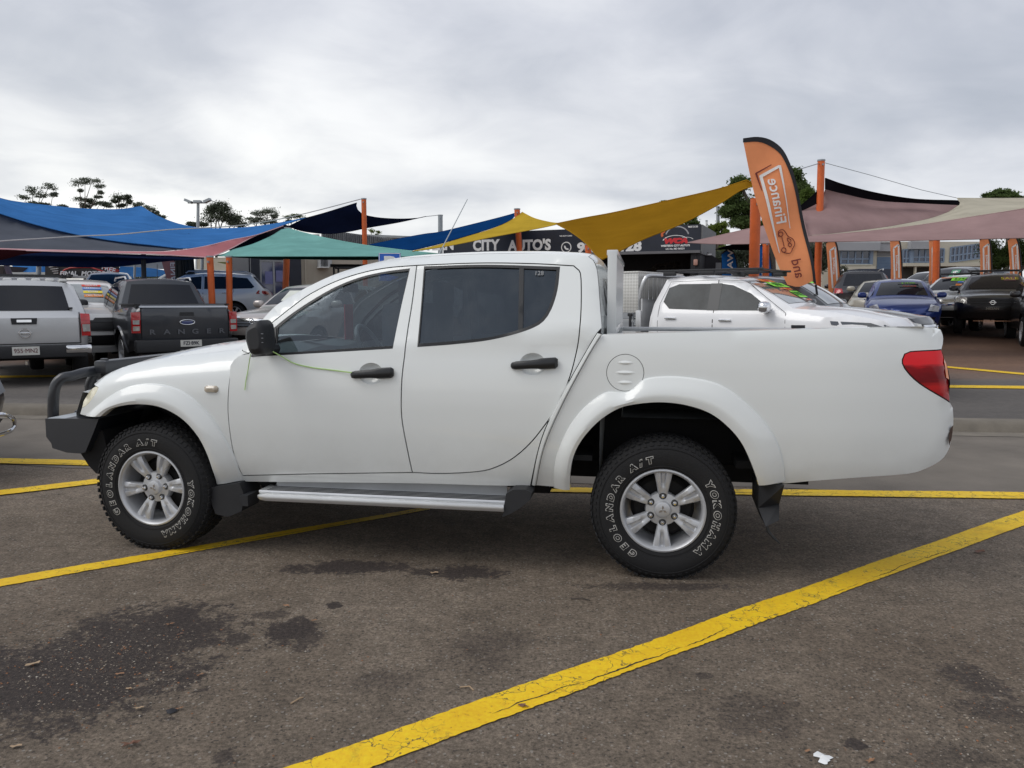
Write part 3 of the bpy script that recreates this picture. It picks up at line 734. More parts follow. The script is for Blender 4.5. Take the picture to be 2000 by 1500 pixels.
# ---- wheels
def make_wheel(parent, pos, s, steer=0.0, spin=0.0, name='wheel'):
    """s = -1: outer face toward -y"""
    R, RR = 0.383, 0.2225
    wroot = bpy.data.objects.new(name, None); COL.objects.link(wroot); wroot.parent = parent; wroot.location = pos
    wroot.rotation_euler = (0, 0, steer + (0 if s < 0 else math.pi))
    # outer face at y = -0.125
    prof = [(RR - 0.012, -0.112), (RR + 0.004, -0.122), (RR + 0.03, -0.130), (0.29, -0.1365), (0.325, -0.133), (0.350, -0.124), (0.366, -0.112), (0.376, -0.104), (0.380, -0.09), (R, -0.05), (R, 0.05), (0.378, 0.09), (0.366, 0.112), (0.33, 0.128), (0.29, 0.132), (RR, 0.11)]
    V, Fc = lathe(prof, 96)
    ty = link('tyre', meshf(V, Fc, True, 30), RUBBER, wroot)
    # tread and shoulder lugs
    bm = bmesh.new(); nb = 62
    for k in range(nb):
        a = 2 * math.pi * k / nb
        for (yy, ln, ww, sk, rr) in ((-0.098, 0.034, 0.024, 0.25, 0.379), (-0.055, 0.030, 0.026, -0.35, 0.3835), (-0.015, 0.026, 0.024, 0.35, 0.384), (0.025, 0.026, 0.024, -0.3, 0.384), (0.065, 0.030, 0.026, 0.3, 0.3835), (0.100, 0.03, 0.024, -0.25, 0.379)):
            aa = a + (0.5 * 2 * math.pi / nb if yy in (-0.055, 0.025, 0.100) else 0)
            M = Matrix.Rotation(-aa, 4, 'Y') @ Matrix.Translation((rr, yy, 0)) @ Matrix.Rotation(sk, 4, 'X')
            vs = bmesh.ops.create_cube(bm, size=1.0)['verts']; bmesh.ops.scale(bm, vec=(0.008, ln * 1.05, ww), verts=vs); bmesh.ops.transform(bm, matrix=M, verts=vs)
    for k in range(nb):
        aa = 2 * math.pi * (k + 0.25) / nb
        M = Matrix.Rotation(-aa, 4, 'Y') @ Matrix.Translation((0.361, -0.1155, 0)) @ Matrix.Rotation(0.75, 4, 'Z')
        vs = bmesh.ops.create_cube(bm, size=1.0)['verts']; bmesh.ops.scale(bm, vec=(0.026, 0.007, 0.020 if k % 2 else 0.014), verts=vs); bmesh.ops.transform(bm, matrix=M, verts=vs)
    tr = link('tread_blocks', bm_done(bm, False), RUBBER, wroot); tr['kind'] = 'stuff'
    # thin ribs moulded on the sidewall
    V, Fc = join_meshes([lathe([(r, -0.1362 + d), (r + 0.001, -0.1385 + d), (r + 0.0035, -0.1385 + d), (r + 0.0045, -0.1362 + d)], 96) for r, d in ((0.240, 0.0045), (0.335, 0.005))])
    link('sidewall_ribs', meshf(V, Fc), RUBBER, ty)
    rim = bpy.data.objects.new('rim', None); COL.objects.link(rim); rim.parent = wroot; rim.rotation_euler = (0, spin, 0)
    V, Fc = lathe([(RR - 0.004, -0.108), (RR + 0.004, -0.118), (RR + 0.002, -0.126), (RR - 0.006, -0.128), (RR - 0.014, -0.120), (RR - 0.020, -0.104), (RR - 0.022, -0.06), (0.185, 0.02), (0.180, 0.09)], 72)
    link('rim_barrel', meshf(V, Fc), ALLOY, rim)
    V, Fc = lathe([(0.0, -0.02), (0.15, -0.02), (0.17, 0.0), (0.17, 0.03)], 40)
    link('brake_disc', meshf(V, Fc), mat('brake_dark', (0.012, 0.011, 0.011), 0.7, 0.2), rim)
    V, Fc = lathe([(0.0, -0.104), (0.034, -0.104), (0.040, -0.101), (0.043, -0.094), (0.047, -0.088), (0.066, -0.084), (0.088, -0.081), (0.094, -0.066), (0.09, -0.03)], 48)
    link('hub', meshf(V, Fc), ALLOY, rim)
    # three small diamonds in relief on the cap
    bm = bmesh.new()
    for k in range(3):
        a = math.radians(90 + 120 * k)
        c = (0.0125 * math.cos(a), 0.0125 * math.sin(a)); ex = (math.cos(a), math.sin(a)); ey = (-math.sin(a), math.cos(a))
        q = [(c[0] + ex[0] * p + ey[0] * q_, c[1] + ex[1] * p + ey[1] * q_) for p, q_ in ((0.012, 0), (0, 0.0065), (-0.012, 0), (0, -0.0065))]
        vs = [bm.verts.new((x, -0.1065, z)) for x, z in q] + [bm.verts.new((x, -0.103, z)) for x, z in q]
        bm.faces.new(vs[:4][::-1])
        for i in range(4): bm.faces.new((vs[i], vs[(i + 1) % 4], vs[4 + (i + 1) % 4], vs[4 + i]))
    link('cap_emblem', bm_done(bm, False), CHROME, rim)
    # six double spokes
    sp = None
    for k in range(6):
        a = math.radians(30 + 60 * k)
        if sp is None:
            V, Fc = [], []; secs = 12
            for i in range(secs):
                t = i / (secs - 1); r = 0.070 + (0.208 - 0.070) * t
                hw = 0.024 + 0.027 * t ** 1.1
                yb = -0.082 - 0.024 * math.sin(t * math.pi * 0.62) + 0.002 * t
                grv = 0.015 * max(0, min(1, (t - 0.30) / 0.2)) * (1 if t < 0.93 else max(0, (1 - t) / 0.07))
                row = [(-1.0, 0.030), (-0.97, 0.006), (-0.82, 0.0), (-0.34, -0.001), (-0.16, grv), (0.16, grv), (0.34, -0.001), (0.82, 0.0), (0.97, 0.006), (1.0, 0.030)]
                for q_, dy in row: V.append((r, yb + dy, hw * q_))
            m_ = 10
            for i in range(secs - 1):
                for j in range(m_ - 1): Fc.append((i * m_ + j, (i + 1) * m_ + j, (i + 1) * m_ + j + 1, i * m_ + j + 1))
            spm = meshf(V, Fc, True, 40); spm.materials.append(ALLOY)
        sp = link('spoke', spm, None, rim); sp.rotation_euler = (0, -a, 0)
    nm = None
    for k in range(6):
        a = math.radians(60 * k + 90)
        if nm is None:
            V, Fc = lathe([(0.0, -0.104), (0.007, -0.103), (0.0105, -0.098), (0.0115, -0.075)], 12)
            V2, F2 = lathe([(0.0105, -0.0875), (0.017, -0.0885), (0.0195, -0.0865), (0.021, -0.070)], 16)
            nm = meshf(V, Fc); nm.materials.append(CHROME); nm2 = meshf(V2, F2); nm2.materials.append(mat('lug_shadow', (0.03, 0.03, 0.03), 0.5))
        c = (0.0725 * math.cos(a), 0, 0.0725 * math.sin(a))
        o = link('wheel_nut', nm, None, rim, c); link('nut_seat', nm2, None, o)
    # white outlined letters round the sidewall
    def ring_text(string, a0, step, r0, size):
        for i, ch in enumerate(string):
            L = []; nf = []
            for lay, off, mm in ((0, 0.0046, TYREW), (1, 0.0016, RUBBER)):
                V, Fc = textmesh(ch, size, off, 0.0)
                if not V: continue
                cxm = (min(v[0] for v in V) + max(v[0] for v in V)) / 2
                an = a0 - step * i           # degrees, counter-clockwise from +x as seen from outside
                ar = math.radians(an); rd_ = np.array([math.cos(ar), math.sin(ar)]); tg = np.array([math.sin(ar), -math.cos(ar)])
                VV = []
                for (x, y, z) in V:
                    y2 = y; x2 = (x - cxm) * 1.12 + y * 0.12
                    p = rd_ * (r0 + y2) + tg * x2; rr_ = math.hypot(*p)
                    yy = float(np.interp(rr_, [0.2265, 0.2525, 0.29, 0.325, 0.35], [-0.122, -0.130, -0.1365, -0.133, -0.124])) - 0.0018 - 0.0012 * lay
                    VV.append((p[0], yy, p[1]))
                L.append((VV, Fc)); nf.append(len(Fc))
            V, Fc = join_meshes(L); me = meshf(V, Fc, False); me.materials.append(TYREW); me.materials.append(RUBBER)
            me.polygons.foreach_set('material_index', [0] * nf[0] + [1] * (len(Fc) - nf[0]))
            o = link('tyre_letter', me, None, ty); o.rotation_euler = (0, spin, 0)
    if s > 0: return wroot
    ring_text('GEOLANDAR', 237, 11.75, 0.279, 0.045)
    ring_text('A/T', 125, 10.0, 0.279, 0.047)
    ring_text('YOKOHAMA', 33, 11.5, 0.279, 0.047)
    return wroot
make_wheel(ute, (0.01, -0.760, 0.375), -1, steer=math.radians(-3.5), spin=math.radians(24))
make_wheel(ute, (2.985, -0.755, 0.375), -1, spin=0.0)
make_wheel(ute, (0.01, 0.760, 0.375), 1, spin=0.7)
make_wheel(ute, (2.985, 0.755, 0.375), 1, spin=0.3)

# ---- mud flaps
def pl3(name, pts, th, m, parent, ax=Vector((0, 1, 0))):
    n = len(pts); V = [tuple(Vector(p)) for p in pts] + [tuple(Vector(p) + ax * th) for p in pts]
    Fc = [tuple(range(n)), tuple(range(2 * n - 1, n - 1, -1))] + [(i, (i + 1) % n + 0, n + (i + 1) % n, n + i)[::-1] for i in range(n)]
    return link(name, meshf(V, Fc, False), m, parent)
fz = [T([p], F_fen)[0] for p in ((424, 946), (478, 938), (492, 960), (488, 990), (462, 1001), (438, 996), (430, 975))]
pl3('mud_flap', [(x, -0.87, z) for x, z in fz], 0.20, BLACKP, ute); pl3('mud_flap', [(x, 0.67, z) for x, z in fz], 0.20, BLACKP, ute)
q = [T([p], F_bed)[0] for p in ((1484, 949), (1528, 943), (1522, 985), (1515, 1006), (1496, 1022), (1490, 1018), (1481, 992))]
pl3('mud_flap', [(x, -0.90 + 0.1 * (1 - i % 2), z) for i, (x, z) in enumerate(q)], 0.24, BLACKP, ute); pl3('mud_flap', [(x, 0.66, z) for x, z in q], 0.24, BLACKP, ute)
tl_ = [T([p], F_bed)[0] for p in ((1493, 1015), (1497, 1032), (1508, 1045), (1520, 1056))]
tube('flap_rag', [(x, -0.85, z) for x, z in tl_], [0.006, 0.01, 0.008, 0.003], BLACKP, ute, 6)

# ---- side steps
for s in (-1, 1):
    xa, xb = 0.70, 2.14
    st = bpy.data.objects.new('side_step', None); COL.objects.link(st); st.parent = ute
    def bar(name, y0, y1, z0, z1, m, r=0.012, nose=True):
        V, Fc = [], []; pr = [(y0, z1 - 0.0), (y1 - r * 0.4, z1), (y1, z1 - r), (y1, z0 + r), (y1 - r * 0.4, z0), (y0, z0)]
        xs = [xa, xa + 0.02, xa + 0.06, xb] if nose else [xa, xb]
        for x in xs:
            k = 1.0 if not nose or x > xa + 0.03 else (0.45 if x == xa else 0.8); zc = (z0 + z1) / 2
            for (y, z) in pr: V.append((x, s * (y0 + (y - y0) * k), zc + (z - zc) * k))
        n = len(pr)
        for i in range(len(xs) - 1):
            for j in range(n): Fc.append((i * n + j, i * n + (j + 1) % n, (i + 1) * n + (j + 1) % n, (i + 1) * n + j))
        Fc += [tuple(range(n)), tuple((len(xs) - 1) * n + j for j in range(n))]
        return link(name, meshf(V, Fc, True, 40), m, st)
    bar('step_edge', 0.90, 0.945, 0.348, 0.385, ALU)
    bar('step_board', 0.76, 0.902, 0.378, 0.398, ALU, nose=False)
    for k in range(4):
        box('step_groove', ((xa + xb) / 2 + 0.02, s * (0.80 + 0.028 * k), 0.3985), (xb - xa - 0.05, 0.008, 0.003), BLACKP, st)
    box('step_backing', ((xa + xb) / 2 + 0.02, s * 0.775, 0.425), (xb - xa - 0.06, 0.01, 0.07), mat('grey_step_plate', (0.35, 0.36, 0.37), 0.5, 0.2), st)
    e = T([p for p in ((993, 958), (1005, 951), (1030, 951), (1042, 957), (1040, 968), (1022, 982), (1005, 992), (988, 999))], F_cab, 0.04)
    pl3('end_cap', [(x, s * 0.93 if s < 0 else 0.78, z) for x, z in e], 0.15, BLACKP, st)
    e2 = T([p for p in ((484, 961), (500, 960), (502, 980), (490, 979))], F_cab, 0.04)
    pl3('end_cap', [(x, s * 0.92 if s < 0 else 0.80, z) for x, z in e2], 0.12, BLACKP, st)
    for xx in (0.9, 1.4, 1.95): box('step_bracket', (xx, s * 0.68, 0.37), (0.05, 0.22, 0.05), DARK, st)

# ---- bull bar
BB = mat('bull_bar_black', (0.016, 0.018, 0.023), 0.38, 0.0, coat=0.3)
bb = bpy.data.objects.new('bull_bar', None); COL.objects.link(bb); bb.parent = ute
pb = [(82, 819), (192.7, 818), (182, 846), (166.7, 882.5), (158, 886), (130, 884), (99, 876), (96.5, 867), (84, 854.7)]
for s in (-1, 1):
    def bx(u, v): return tl(u, v, -0.86)
    o3 = [bx(*p) for p in pb]
    V = []; n = len(o3)
    for (x, z) in o3: V.append((x, s * (0.86 - 0.10 * np.clip(-x - 0.62, 0, 1) / 0.12 * 0.3), z))
    for (x, z) in o3: V.append((x - 0.02, s * 0.40, z))
    Fc = [tuple(range(n))] + [(i, n + i, n + (i + 1) % n, (i + 1) % n) for i in range(n)]
    link('bumper_wing', meshf(V, Fc, True, 20), BB, bb)
    # lower stone guard
    lp = [tl(u, v, -0.80) for u, v in ((158, 886), (172, 908), (188, 925), (215, 900), (200, 840), (182, 846))]
    pl3('stone_guard', [(x, s * 0.80 - (0 if s < 0 else 0.3), z) for x, z in lp], 0.30, DARK, bb)
    # hoop round the headlamp
    def hp(u, v, y): x, z = tl(u, v, -y); return (x, s * y, z)
    pts = [hp(104, 817, 0.70), hp(104, 800, 0.70), hp(105, 770, 0.70), hp(110, 751, 0.69), hp(122, 738, 0.67), hp(140, 735, 0.63)]
    xx, zz1 = pts[-1][0], pts[-1][2]
    pts += [(xx + 0.02, s * 0.55, zz1 + 0.015), (xx + 0.03, s * 0.42, zz1 + 0.02)]
    sp_ = [tuple(p) for p in spl(pts, 0.03)]
    tube('hoop', sp_, 0.032, BB, bb, 14)
    tube('inner_upright', [tuple(p) for p in spl([(-0.70, s * 0.42, 0.80), (-0.74, s * 0.42, 0.92), (-0.66, s * 0.42, 1.04), (-0.62, s * 0.42, 1.08)], 0.04)], 0.028, BB, bb, 12)
    box('hoop_bracket', (-0.60, s * 0.44, 1.00), (0.05, 0.03, 0.22), BB, bb, bev=0.01)
    box('bumper_deck', (-0.62, s * 0.62, 0.766), (0.17, 0.42, 0.012), mat('deck_plate_grey', (0.42, 0.45, 0.48), 0.5, 0.2), bb)
box('centre_bumper', (-0.76, 0, 0.66), (0.22, 0.84, 0.20), BB, bb, bev=0.02)
box('top_channel', (-0.60, 0, 1.055), (0.09, 0.98, 0.085), BB, bb, bev=0.018)
box('mid_rail', (-0.74, 0, 0.93), (0.05, 0.84, 0.05), BB, bb, bev=0.015)
box('number_plate', (-0.876, 0, 0.66), (0.006, 0.37, 0.12), WHITEP, bb)

# ---- door mirrors
def mirror(s):
    mr = bpy.data.objects.new('door_mirror', None); COL.objects.link(mr); mr.parent = ute
    yc = 1.0 if s > 0 else 1.0
    pp = [(490, 640), (497.5, 632.5), (515, 625), (521, 632.5), (525, 662), (524, 687.5), (515, 692.5), (500, 691), (494, 677.5), (489, 657.5)]
    P = path([tl(u, v, -0.98) for u, v in pp] + [tl(490, 640, -0.98)], step=0.02); c = np.mean(P, axis=0); V, Fc = [], []
    n = len(P)
    rings = [(0.62, 1.06), (0.90, 1.045), (1.0, 1.02), (1.0, 0.93), (0.94, 0.90), (0.7, 0.885)]
    for k, yy in rings:
        for p in P:
            q_ = c + (np.array(p) - c) * k; V.append((q_[0], s * yy, q_[1]))
    for i in range(len(rings) - 1):
        for j in range(n): Fc.append((i * n + j, i * n + (j + 1) % n, (i + 1) * n + (j + 1) % n, (i + 1) * n + j))
    Fc += [tuple(range(n)), tuple((len(rings) - 1) * n + j for j in range(n))]
    link('mirror_housing', meshf(V, Fc, True, 40), BLACKP, mr)
    for k in range(3):
        x, z = tl(509, 652 + 8.5 * k, -1.05)
        box('vent_slot', (x, s * 1.046, z), (0.026, 0.006, 0.004), mat('grey_slot_edge', (0.25, 0.26, 0.28), 0.4), mr, bev=0.002)
    x, z = tl(524, 655, -0.98)
    box('mirror_glass', (x - 0.006, s * 0.945, z - 0.01), (0.006, 0.07, 0.10), DGLASS, mr, bev=0.003)
    tri = path(T([(505, 662), (541, 640)], F_cab), T([(541, 640), (536, 691)], F_cab), T([(536, 691), (491, 696)], F_cab), T([(491, 696), (505, 662)], F_cab))
    surf_panel('mirror_base', tri, (lambda V, s=s: side_cab(s)(V) + np.array([0, s * 0.006, 0])), TRIM, mr, h=0.1, flange=0.01, inward=(0, -s, 0), flip=s > 0)
    x, z = tl(518, 682, -0.9)
    tube('mirror_arm', [(x + 0.02, s * 0.82, z), (x, s * 0.93, z)], 0.035, BLACKP, mr, 10)
mirror(-1); mirror(1)

# ---- interior
INT = mat('grey_interior', (0.12, 0.125, 0.135), 0.85); INTD = mat('dark_interior', (0.012, 0.013, 0.015), 0.8)
SEATM = mat('seat_fabric', (0.13, 0.14, 0.16), 0.95, bump=0.3, bs=80)
box('cabin_floor', (1.6, 0, 0.62), (2.0, 1.5, 0.03), INTD, ute)
def seat(xc, yc, wd, name='seat'):
    st = bpy.data.objects.new(name, None); COL.objects.link(st); st.parent = ute
    box('seat_base', (xc, yc, 0.86), (0.52, wd, 0.18), SEATM, st, bev=0.05)
    box('seat_back', (xc + 0.30, yc, 1.18), (0.14, wd, 0.58), SEATM, st, Matrix.Rotation(0.22, 3, 'Y') @ Matrix.Identity(3) if False else None, bev=0.05)
    for yy in ([yc] if wd < 0.8 else [yc - 0.4, yc + 0.4]):
        box('headrest', (xc + 0.35, yy, 1.53), (0.11, 0.27, 0.17), SEATM, st, bev=0.045)
        for d in (-0.06, 0.06): tube('headrest_post', [(xc + 0.34, yy + d, 1.42), (xc + 0.34, yy + d, 1.48)], 0.006, CHROME, st, 6)
seat(1.12, -0.38, 0.50); seat(1.12, 0.38, 0.50); seat(1.98, 0, 1.30)
V, Fc = [], []
dpf = [(0.30, 1.185), (0.55, 1.20), (0.72, 1.17), (0.80, 1.08), (0.78, 0.80), (0.60, 0.62)]
for x, z in dpf:
    for j in range(9):
        y = (-0.74 + 1.48 * j / 8) * (0.80 if x < 0.6 else 0.92); V.append((x, y, z + 0.012 * math.cos(y * 8)))
Fc = [(i * 9 + j, i * 9 + j + 1, (i + 1) * 9 + j + 1, (i + 1) * 9 + j) for i in range(5) for j in range(8)]
link('dashboard', meshf(V, Fc), mat('dash_grey', (0.14, 0.165, 0.17), 0.7), ute)
sw = bpy.data.objects.new('steering_wheel', None); COL.objects.link(sw); sw.parent = ute; sw.location = (0.93, 0.38, 1.14); sw.rotation_euler = (0, math.radians(-28), 0)
a_ = [(0, 0.185 * math.cos(t), 0.185 * math.sin(t)) for t in np.linspace(0, 2 * math.pi, 33)]
V, Fc = tube_mesh(a_, 0.016, 8, False); link('steering_rim', meshf(V, Fc), mat('wheel_grey', (0.25, 0.27, 0.28), 0.5), sw)
box('steering_hub', (0, 0, 0), (0.05, 0.16, 0.12), INT, sw, bev=0.02)
boxes('steering_spokes', [((0, 0.11, 0), (0.02, 0.14, 0.03)), ((0, -0.11, 0), (0.02, 0.14, 0.03)), ((0, 0, -0.10), (0.02, 0.03, 0.14))], INT, sw)
box('interior_mirror', (0.93, 0.0, 1.57), (0.02, 0.24, 0.06), INTD, ute, bev=0.01)
box('sales_card', (0.86, 0.13, 1.34), (0.006, 0.15, 0.24), mat('red_card', (0.60, 0.05, 0.07), 0.7), ute)
box('dash_paper', (0.62, 0.05, 1.215), (0.16, 0.14, 0.004), WHITEP, ute, Matrix.Rotation(-0.12, 3, 'Y'))
bm = bmesh.new(); bmesh.ops.create_uvsphere(bm, u_segments=20, v_segments=12, radius=1.0)
bmesh.ops.scale(bm, vec=(0.13, 0.2, 0.16), verts=bm.verts); bmesh.ops.translate(bm, vec=(2.42, -0.45, 1.37), verts=bm.verts)
link('red_cushion', bm_done(bm), mat('red_cloth', (0.55, 0.02, 0.03), 0.9), ute)

# ---- headboard rack behind the cab
hb = bpy.data.objects.new('headboard', None); COL.objects.link(hb); hb.parent = ute
RK = paint('rack_white', (0.66, 0.68, 0.68), dirt=0.1)
hx0, hx1 = 2.715, 2.785
x0_, z0_ = tl(1185, 655, -0.70); x1_, z1_ = tl(1203, 655, -0.70); xt, ztp = tl(1188, 489, -0.70)
hx0, hx1 = x0_ + 0.0, x1_
HY, HT = 0.68, ztp
for s in (-1, 1): box('headboard_post', ((hx0 + hx1) / 2, s * HY, (HT + 1.25) / 2), (hx1 - hx0, 0.045, HT - 1.25), RK, hb, bev=0.006)
box('headboard_top', ((hx0 + hx1) / 2, 0, HT - 0.012), (hx1 - hx0 + 0.01, 1.40, 0.03), RK, hb, bev=0.006)
box('headboard_foot', ((hx0 + hx1) / 2, 0, 1.315), (hx1 - hx0, 1.32, 0.04), RK, hb, bev=0.006)
for k in range(13):
    y = -0.6 + 1.2 * k / 12
    box('rack_slat', ((hx0 + hx1) / 2 + 0.01, y, (HT + 1.28) / 2), (0.024, 0.052, HT - 1.32), RK, hb, bev=0.004)
# far bed rail cap (aluminium extrusion) and near tie rail
box('tie_rail', (3.45, 0.815, zt(3.5) + 0.012), (1.5, 0.05, 0.03), ALU, ute, bev=0.005)
box('rail_clamp', (3.95, 0.80, zt(3.9) + 0.018), (0.09, 0.03, 0.03), BLACKP, ute)
# the far bed side stands a little lower than the near one
for o_ in list(ute.children):
    if o_.name.split('.')[0] in ('bed_side', 'bed_rail', 'bed_inner_wall', 'tailgate', 'tailgate_top', 'tie_rail', 'rail_clamp', 'bed_front_wall', 'fuel_cover'):
        for v in o_.data.vertices:
            if v.co.z > 1.0: v.co.z -= 0.07 * max(0, (v.co.y + 0.86) / 1.7) * min(1, (v.co.z - 1.0) / 0.2)
# ---- radio antenna
ax0 = Vector(tl(838, 534, 0.60)); ax1 = Vector(tl(913, 389, 0.60))
an = bpy.data.objects.new('whip_antenna', None); COL.objects.link(an); an.parent = ute
tube('antenna_whip', [(ax0[0], 0.60, ax0[1]), (ax1[0], 0.60, ax1[1])], [0.005, 0.0028], GALV, an, 6)
tube('antenna_base', [(ax0[0] - 0.03, 0.60, ax0[1] - 0.06), (ax0[0], 0.60, ax0[1])], 0.012, BLACKP, an, 8)

# ---- green cord tied from mirror to door handle
CORD = mat('green_twine', (0.42, 0.62, 0.22), 0.6)
def cordpts(px, off=0.02):
    out = []
    for u, v, dy in px:
        x, z = T([(u, v)], F_cab, dy)[0]; out.append((x, -(float(F_cab(x, z)) + dy), z))
    return [tuple(p) for p in spl(out, 0.02)]
tw = bpy.data.objects.new('tied_cord', None); COL.objects.link(tw); tw.location = TO; tw.rotation_euler = (0, 0, TH)
tag(tw, 'thin light green cord tied between the door mirror and the front door handle', 'cord')
tube('cord_strand', cordpts([(524, 680, 0.10), (535, 688, 0.06), (550, 696, 0.02), (575, 710, 0.006), (610, 718, 0.006), (650, 723, 0.006), (688, 728, 0.02)]), 0.0035, CORD, tw, 6)
tube('cord_end', cordpts([(492, 684, 0.10), (488, 700, 0.04), (484, 725, 0.008), (480, 745, 0.006), (478, 762, 0.008)]), 0.0025, CORD, tw, 6)
# sticker marks on the rear quarter glass
x, z = T([(1053, 534)], F_cab)[0]
text('window_marking', '128', 0.035, frame(Vector((x, -(float(F_cab(x, z)) + 0.0005), z)), (1, 0, 0), (0, 0.4, 1)), mat('faint_mark', (0.32, 0.33, 0.34), 0.6), ute)
# ================================================================== GROUND, ROAD, KERB, LOT
def poly_obj(name, pts, m, kind='structure'):
    o = link(name, meshf(pts, [tuple(range(len(pts)))], False), m); return tag(o, kind=kind)
def gpos(u, v, z=0.0): p = on_z(u, v, z); return (p.x, p.y)
def asphalt_mat():
    m, t, b = newmat('old_asphalt'); tcn = N(t, 'ShaderNodeTexCoord'); V = tcn.outputs['Object']
    def noise(sc, det=4, r=0.6, dist=0.0):
        n = N(t, 'ShaderNodeTexNoise', i_Scale=sc, i_Detail=float(det), i_Roughness=r, i_Distortion=dist); t.links.new(V, n.inputs['Vector']); return n.outputs['Fac']
    big = noise(0.55, 5, 0.6, 0.4); mid = noise(5, 6, 0.65); fine = noise(58, 6, 0.85); grain = noise(230, 2, 0.7)
    c = ramp(t, big, [(0.28, (0.158, 0.122, 0.090)), (0.5, (0.197, 0.157, 0.119)), (0.72, (0.238, 0.193, 0.150))])
    c = mix(t, 0.35, c, ramp(t, mid, [(0.32, 0.24), (0.5, 0.5), (0.7, 0.74)]), 'OVERLAY'); mid2 = noise(1.7, 6, 0.7, 0.6); c = mix(t, 0.25, c, ramp(t, mid2, [(0.35, 0.32), (0.65, 0.68)]), 'OVERLAY')
    c = mix(t, 0.8, c, ramp(t, fine, [(0.36, 0.12), (0.5, 0.5), (0.64, 0.90)]), 'OVERLAY')
    mot = noise(16, 5, 0.7); c = mix(t, 0.5, c, ramp(t, mot, [(0.35, 0.30), (0.65, 0.70)]), 'OVERLAY')
    # exposed stones: pale and dark specks
    vo = N(t, 'ShaderNodeTexVoronoi', i_Scale=70.0); t.links.new(V, vo.inputs['Vector'])
    wn = N(t, 'ShaderNodeTexWhiteNoise'); t.links.new(vo.outputs['Position'], wn.inputs['Vector'])
    inst = math_node(t, 'LESS_THAN', vo.outputs['Distance'], 0.36)
    pale = math_node(t, 'MULTIPLY', inst, math_node(t, 'GREATER_THAN', wn.outputs['Value'], 0.90))
    c = mix(t, math_node(t, 'MULTIPLY', pale, 0.75), c, (0.36, 0.33, 0.29))
    drk = math_node(t, 'MULTIPLY', inst, math_node(t, 'LESS_THAN', wn.outputs['Value'], 0.16))
    c = mix(t, math_node(t, 'MULTIPLY', drk, 0.6), c, (0.035, 0.032, 0.03))
    # oil and damp stains where they lie
    sep_ = N(t, 'ShaderNodeSeparateXYZ'); t.links.new(V, sep_.inputs[0])
    wob = noise(6, 7, 0.72); wob2 = noise(28, 4, 0.7)
    tot = None
    for (u, v, ru, rv, k, ed) in ((300, 1235, 155, 52, 0.85, 0.5), (130, 1320, 250, 82, 0.85, 0.5), (30, 1340, 160, 70, 0.7, 0.5), (572, 1232, 48, 26, 0.9, 0.35), (600, 1250, 30, 20, 0.5, 0.4), (462, 1248, 30, 12, 0.6, 0.4),
                                 (653, 1183, 15, 7, 0.8, 0.3), (530, 1200, 40, 9, 0.4, 0.4), (940, 1270, 90, 38, 0.32, 0.9), (760, 1330, 85, 26, 0.28, 0.9), (1000, 1250, 60, 20, 0.25, 0.9), (560, 1380, 60, 14, 0.15, 0.5),
                                 (1475, 1400, 105, 42, 0.27, 0.25), (1905, 1330, 55, 34, 0.5, 0.6), (1950, 1385, 90, 26, 0.4, 0.6), (1670, 1453, 22, 11, 0.7, 0.3), (1370, 1318, 20, 8, 0.4, 0.4), (1860, 1480, 120, 26, 0.25, 0.6),
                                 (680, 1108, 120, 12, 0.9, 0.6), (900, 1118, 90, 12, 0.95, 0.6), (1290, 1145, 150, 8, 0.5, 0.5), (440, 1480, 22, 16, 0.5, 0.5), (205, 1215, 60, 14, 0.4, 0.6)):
        p = on_z(u, v); dx = on_z(u + ru, v) - p; dy = on_z(u, v - rv) - on_z(u, v + rv); rx, ry = dx.length, dy.length / 2
        ax = math_node(t, 'DIVIDE', math_node(t, 'SUBTRACT', sep_.outputs[0], p.x), rx)
        ay = math_node(t, 'DIVIDE', math_node(t, 'SUBTRACT', sep_.outputs[1], p.y), ry)
        d = math_node(t, 'ADD', math_node(t, 'MULTIPLY', ax, ax), math_node(t, 'MULTIPLY', ay, ay))
        d = math_node(t, 'ADD', math_node(t, 'POWER', d, 0.5), math_node(t, 'MULTIPLY', math_node(t, 'SUBTRACT', wob, 0.5), 2.3))
        d = math_node(t, 'ADD', d, math_node(t, 'MULTIPLY', math_node(t, 'SUBTRACT', wob2, 0.5), 2.2))
        e = math_node(t, 'MULTIPLY', math_node(t, 'DIVIDE', math_node(t, 'SUBTRACT', 1.0 + ed / 3, d), ed, True), k)
        tot = e if tot is None else math_node(t, 'MAXIMUM', tot, e)
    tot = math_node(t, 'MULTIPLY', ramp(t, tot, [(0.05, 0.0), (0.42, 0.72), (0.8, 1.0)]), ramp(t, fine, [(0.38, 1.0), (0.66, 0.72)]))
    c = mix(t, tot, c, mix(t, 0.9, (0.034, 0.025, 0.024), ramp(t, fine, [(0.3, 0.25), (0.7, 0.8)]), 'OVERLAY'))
    # hairline cracks
    vc = N(t, 'ShaderNodeTexVoronoi', i_Scale=0.75, feature='DISTANCE_TO_EDGE'); nm = N(t, 'ShaderNodeTexNoise', i_Scale=3.0, i_Detail=6.0); t.links.new(V, nm.inputs['Vector'])
    vm = N(t, 'ShaderNodeVectorMath', operation='ADD'); vsn = N(t, 'ShaderNodeVectorMath', operation='SCALE'); vsn.inputs['Scale'].default_value = 0.55
    t.links.new(nm.outputs['Color'], vsn.inputs[0]); t.links.new(V, vm.inputs[0]); t.links.new(vsn.outputs[0], vm.inputs[1]); t.links.new(vm.outputs[0], vc.inputs['Vector'])
    ck = math_node(t, 'MULTIPLY', math_node(t, 'LESS_THAN', vc.outputs['Distance'], 0.0028), ramp(t, big, [(0.54, 0.0), (0.62, 0.6)]))
    c = mix(t, ck, c, (0.02, 0.018, 0.016))
    t.links.new(c, b.inputs['Base Color'])
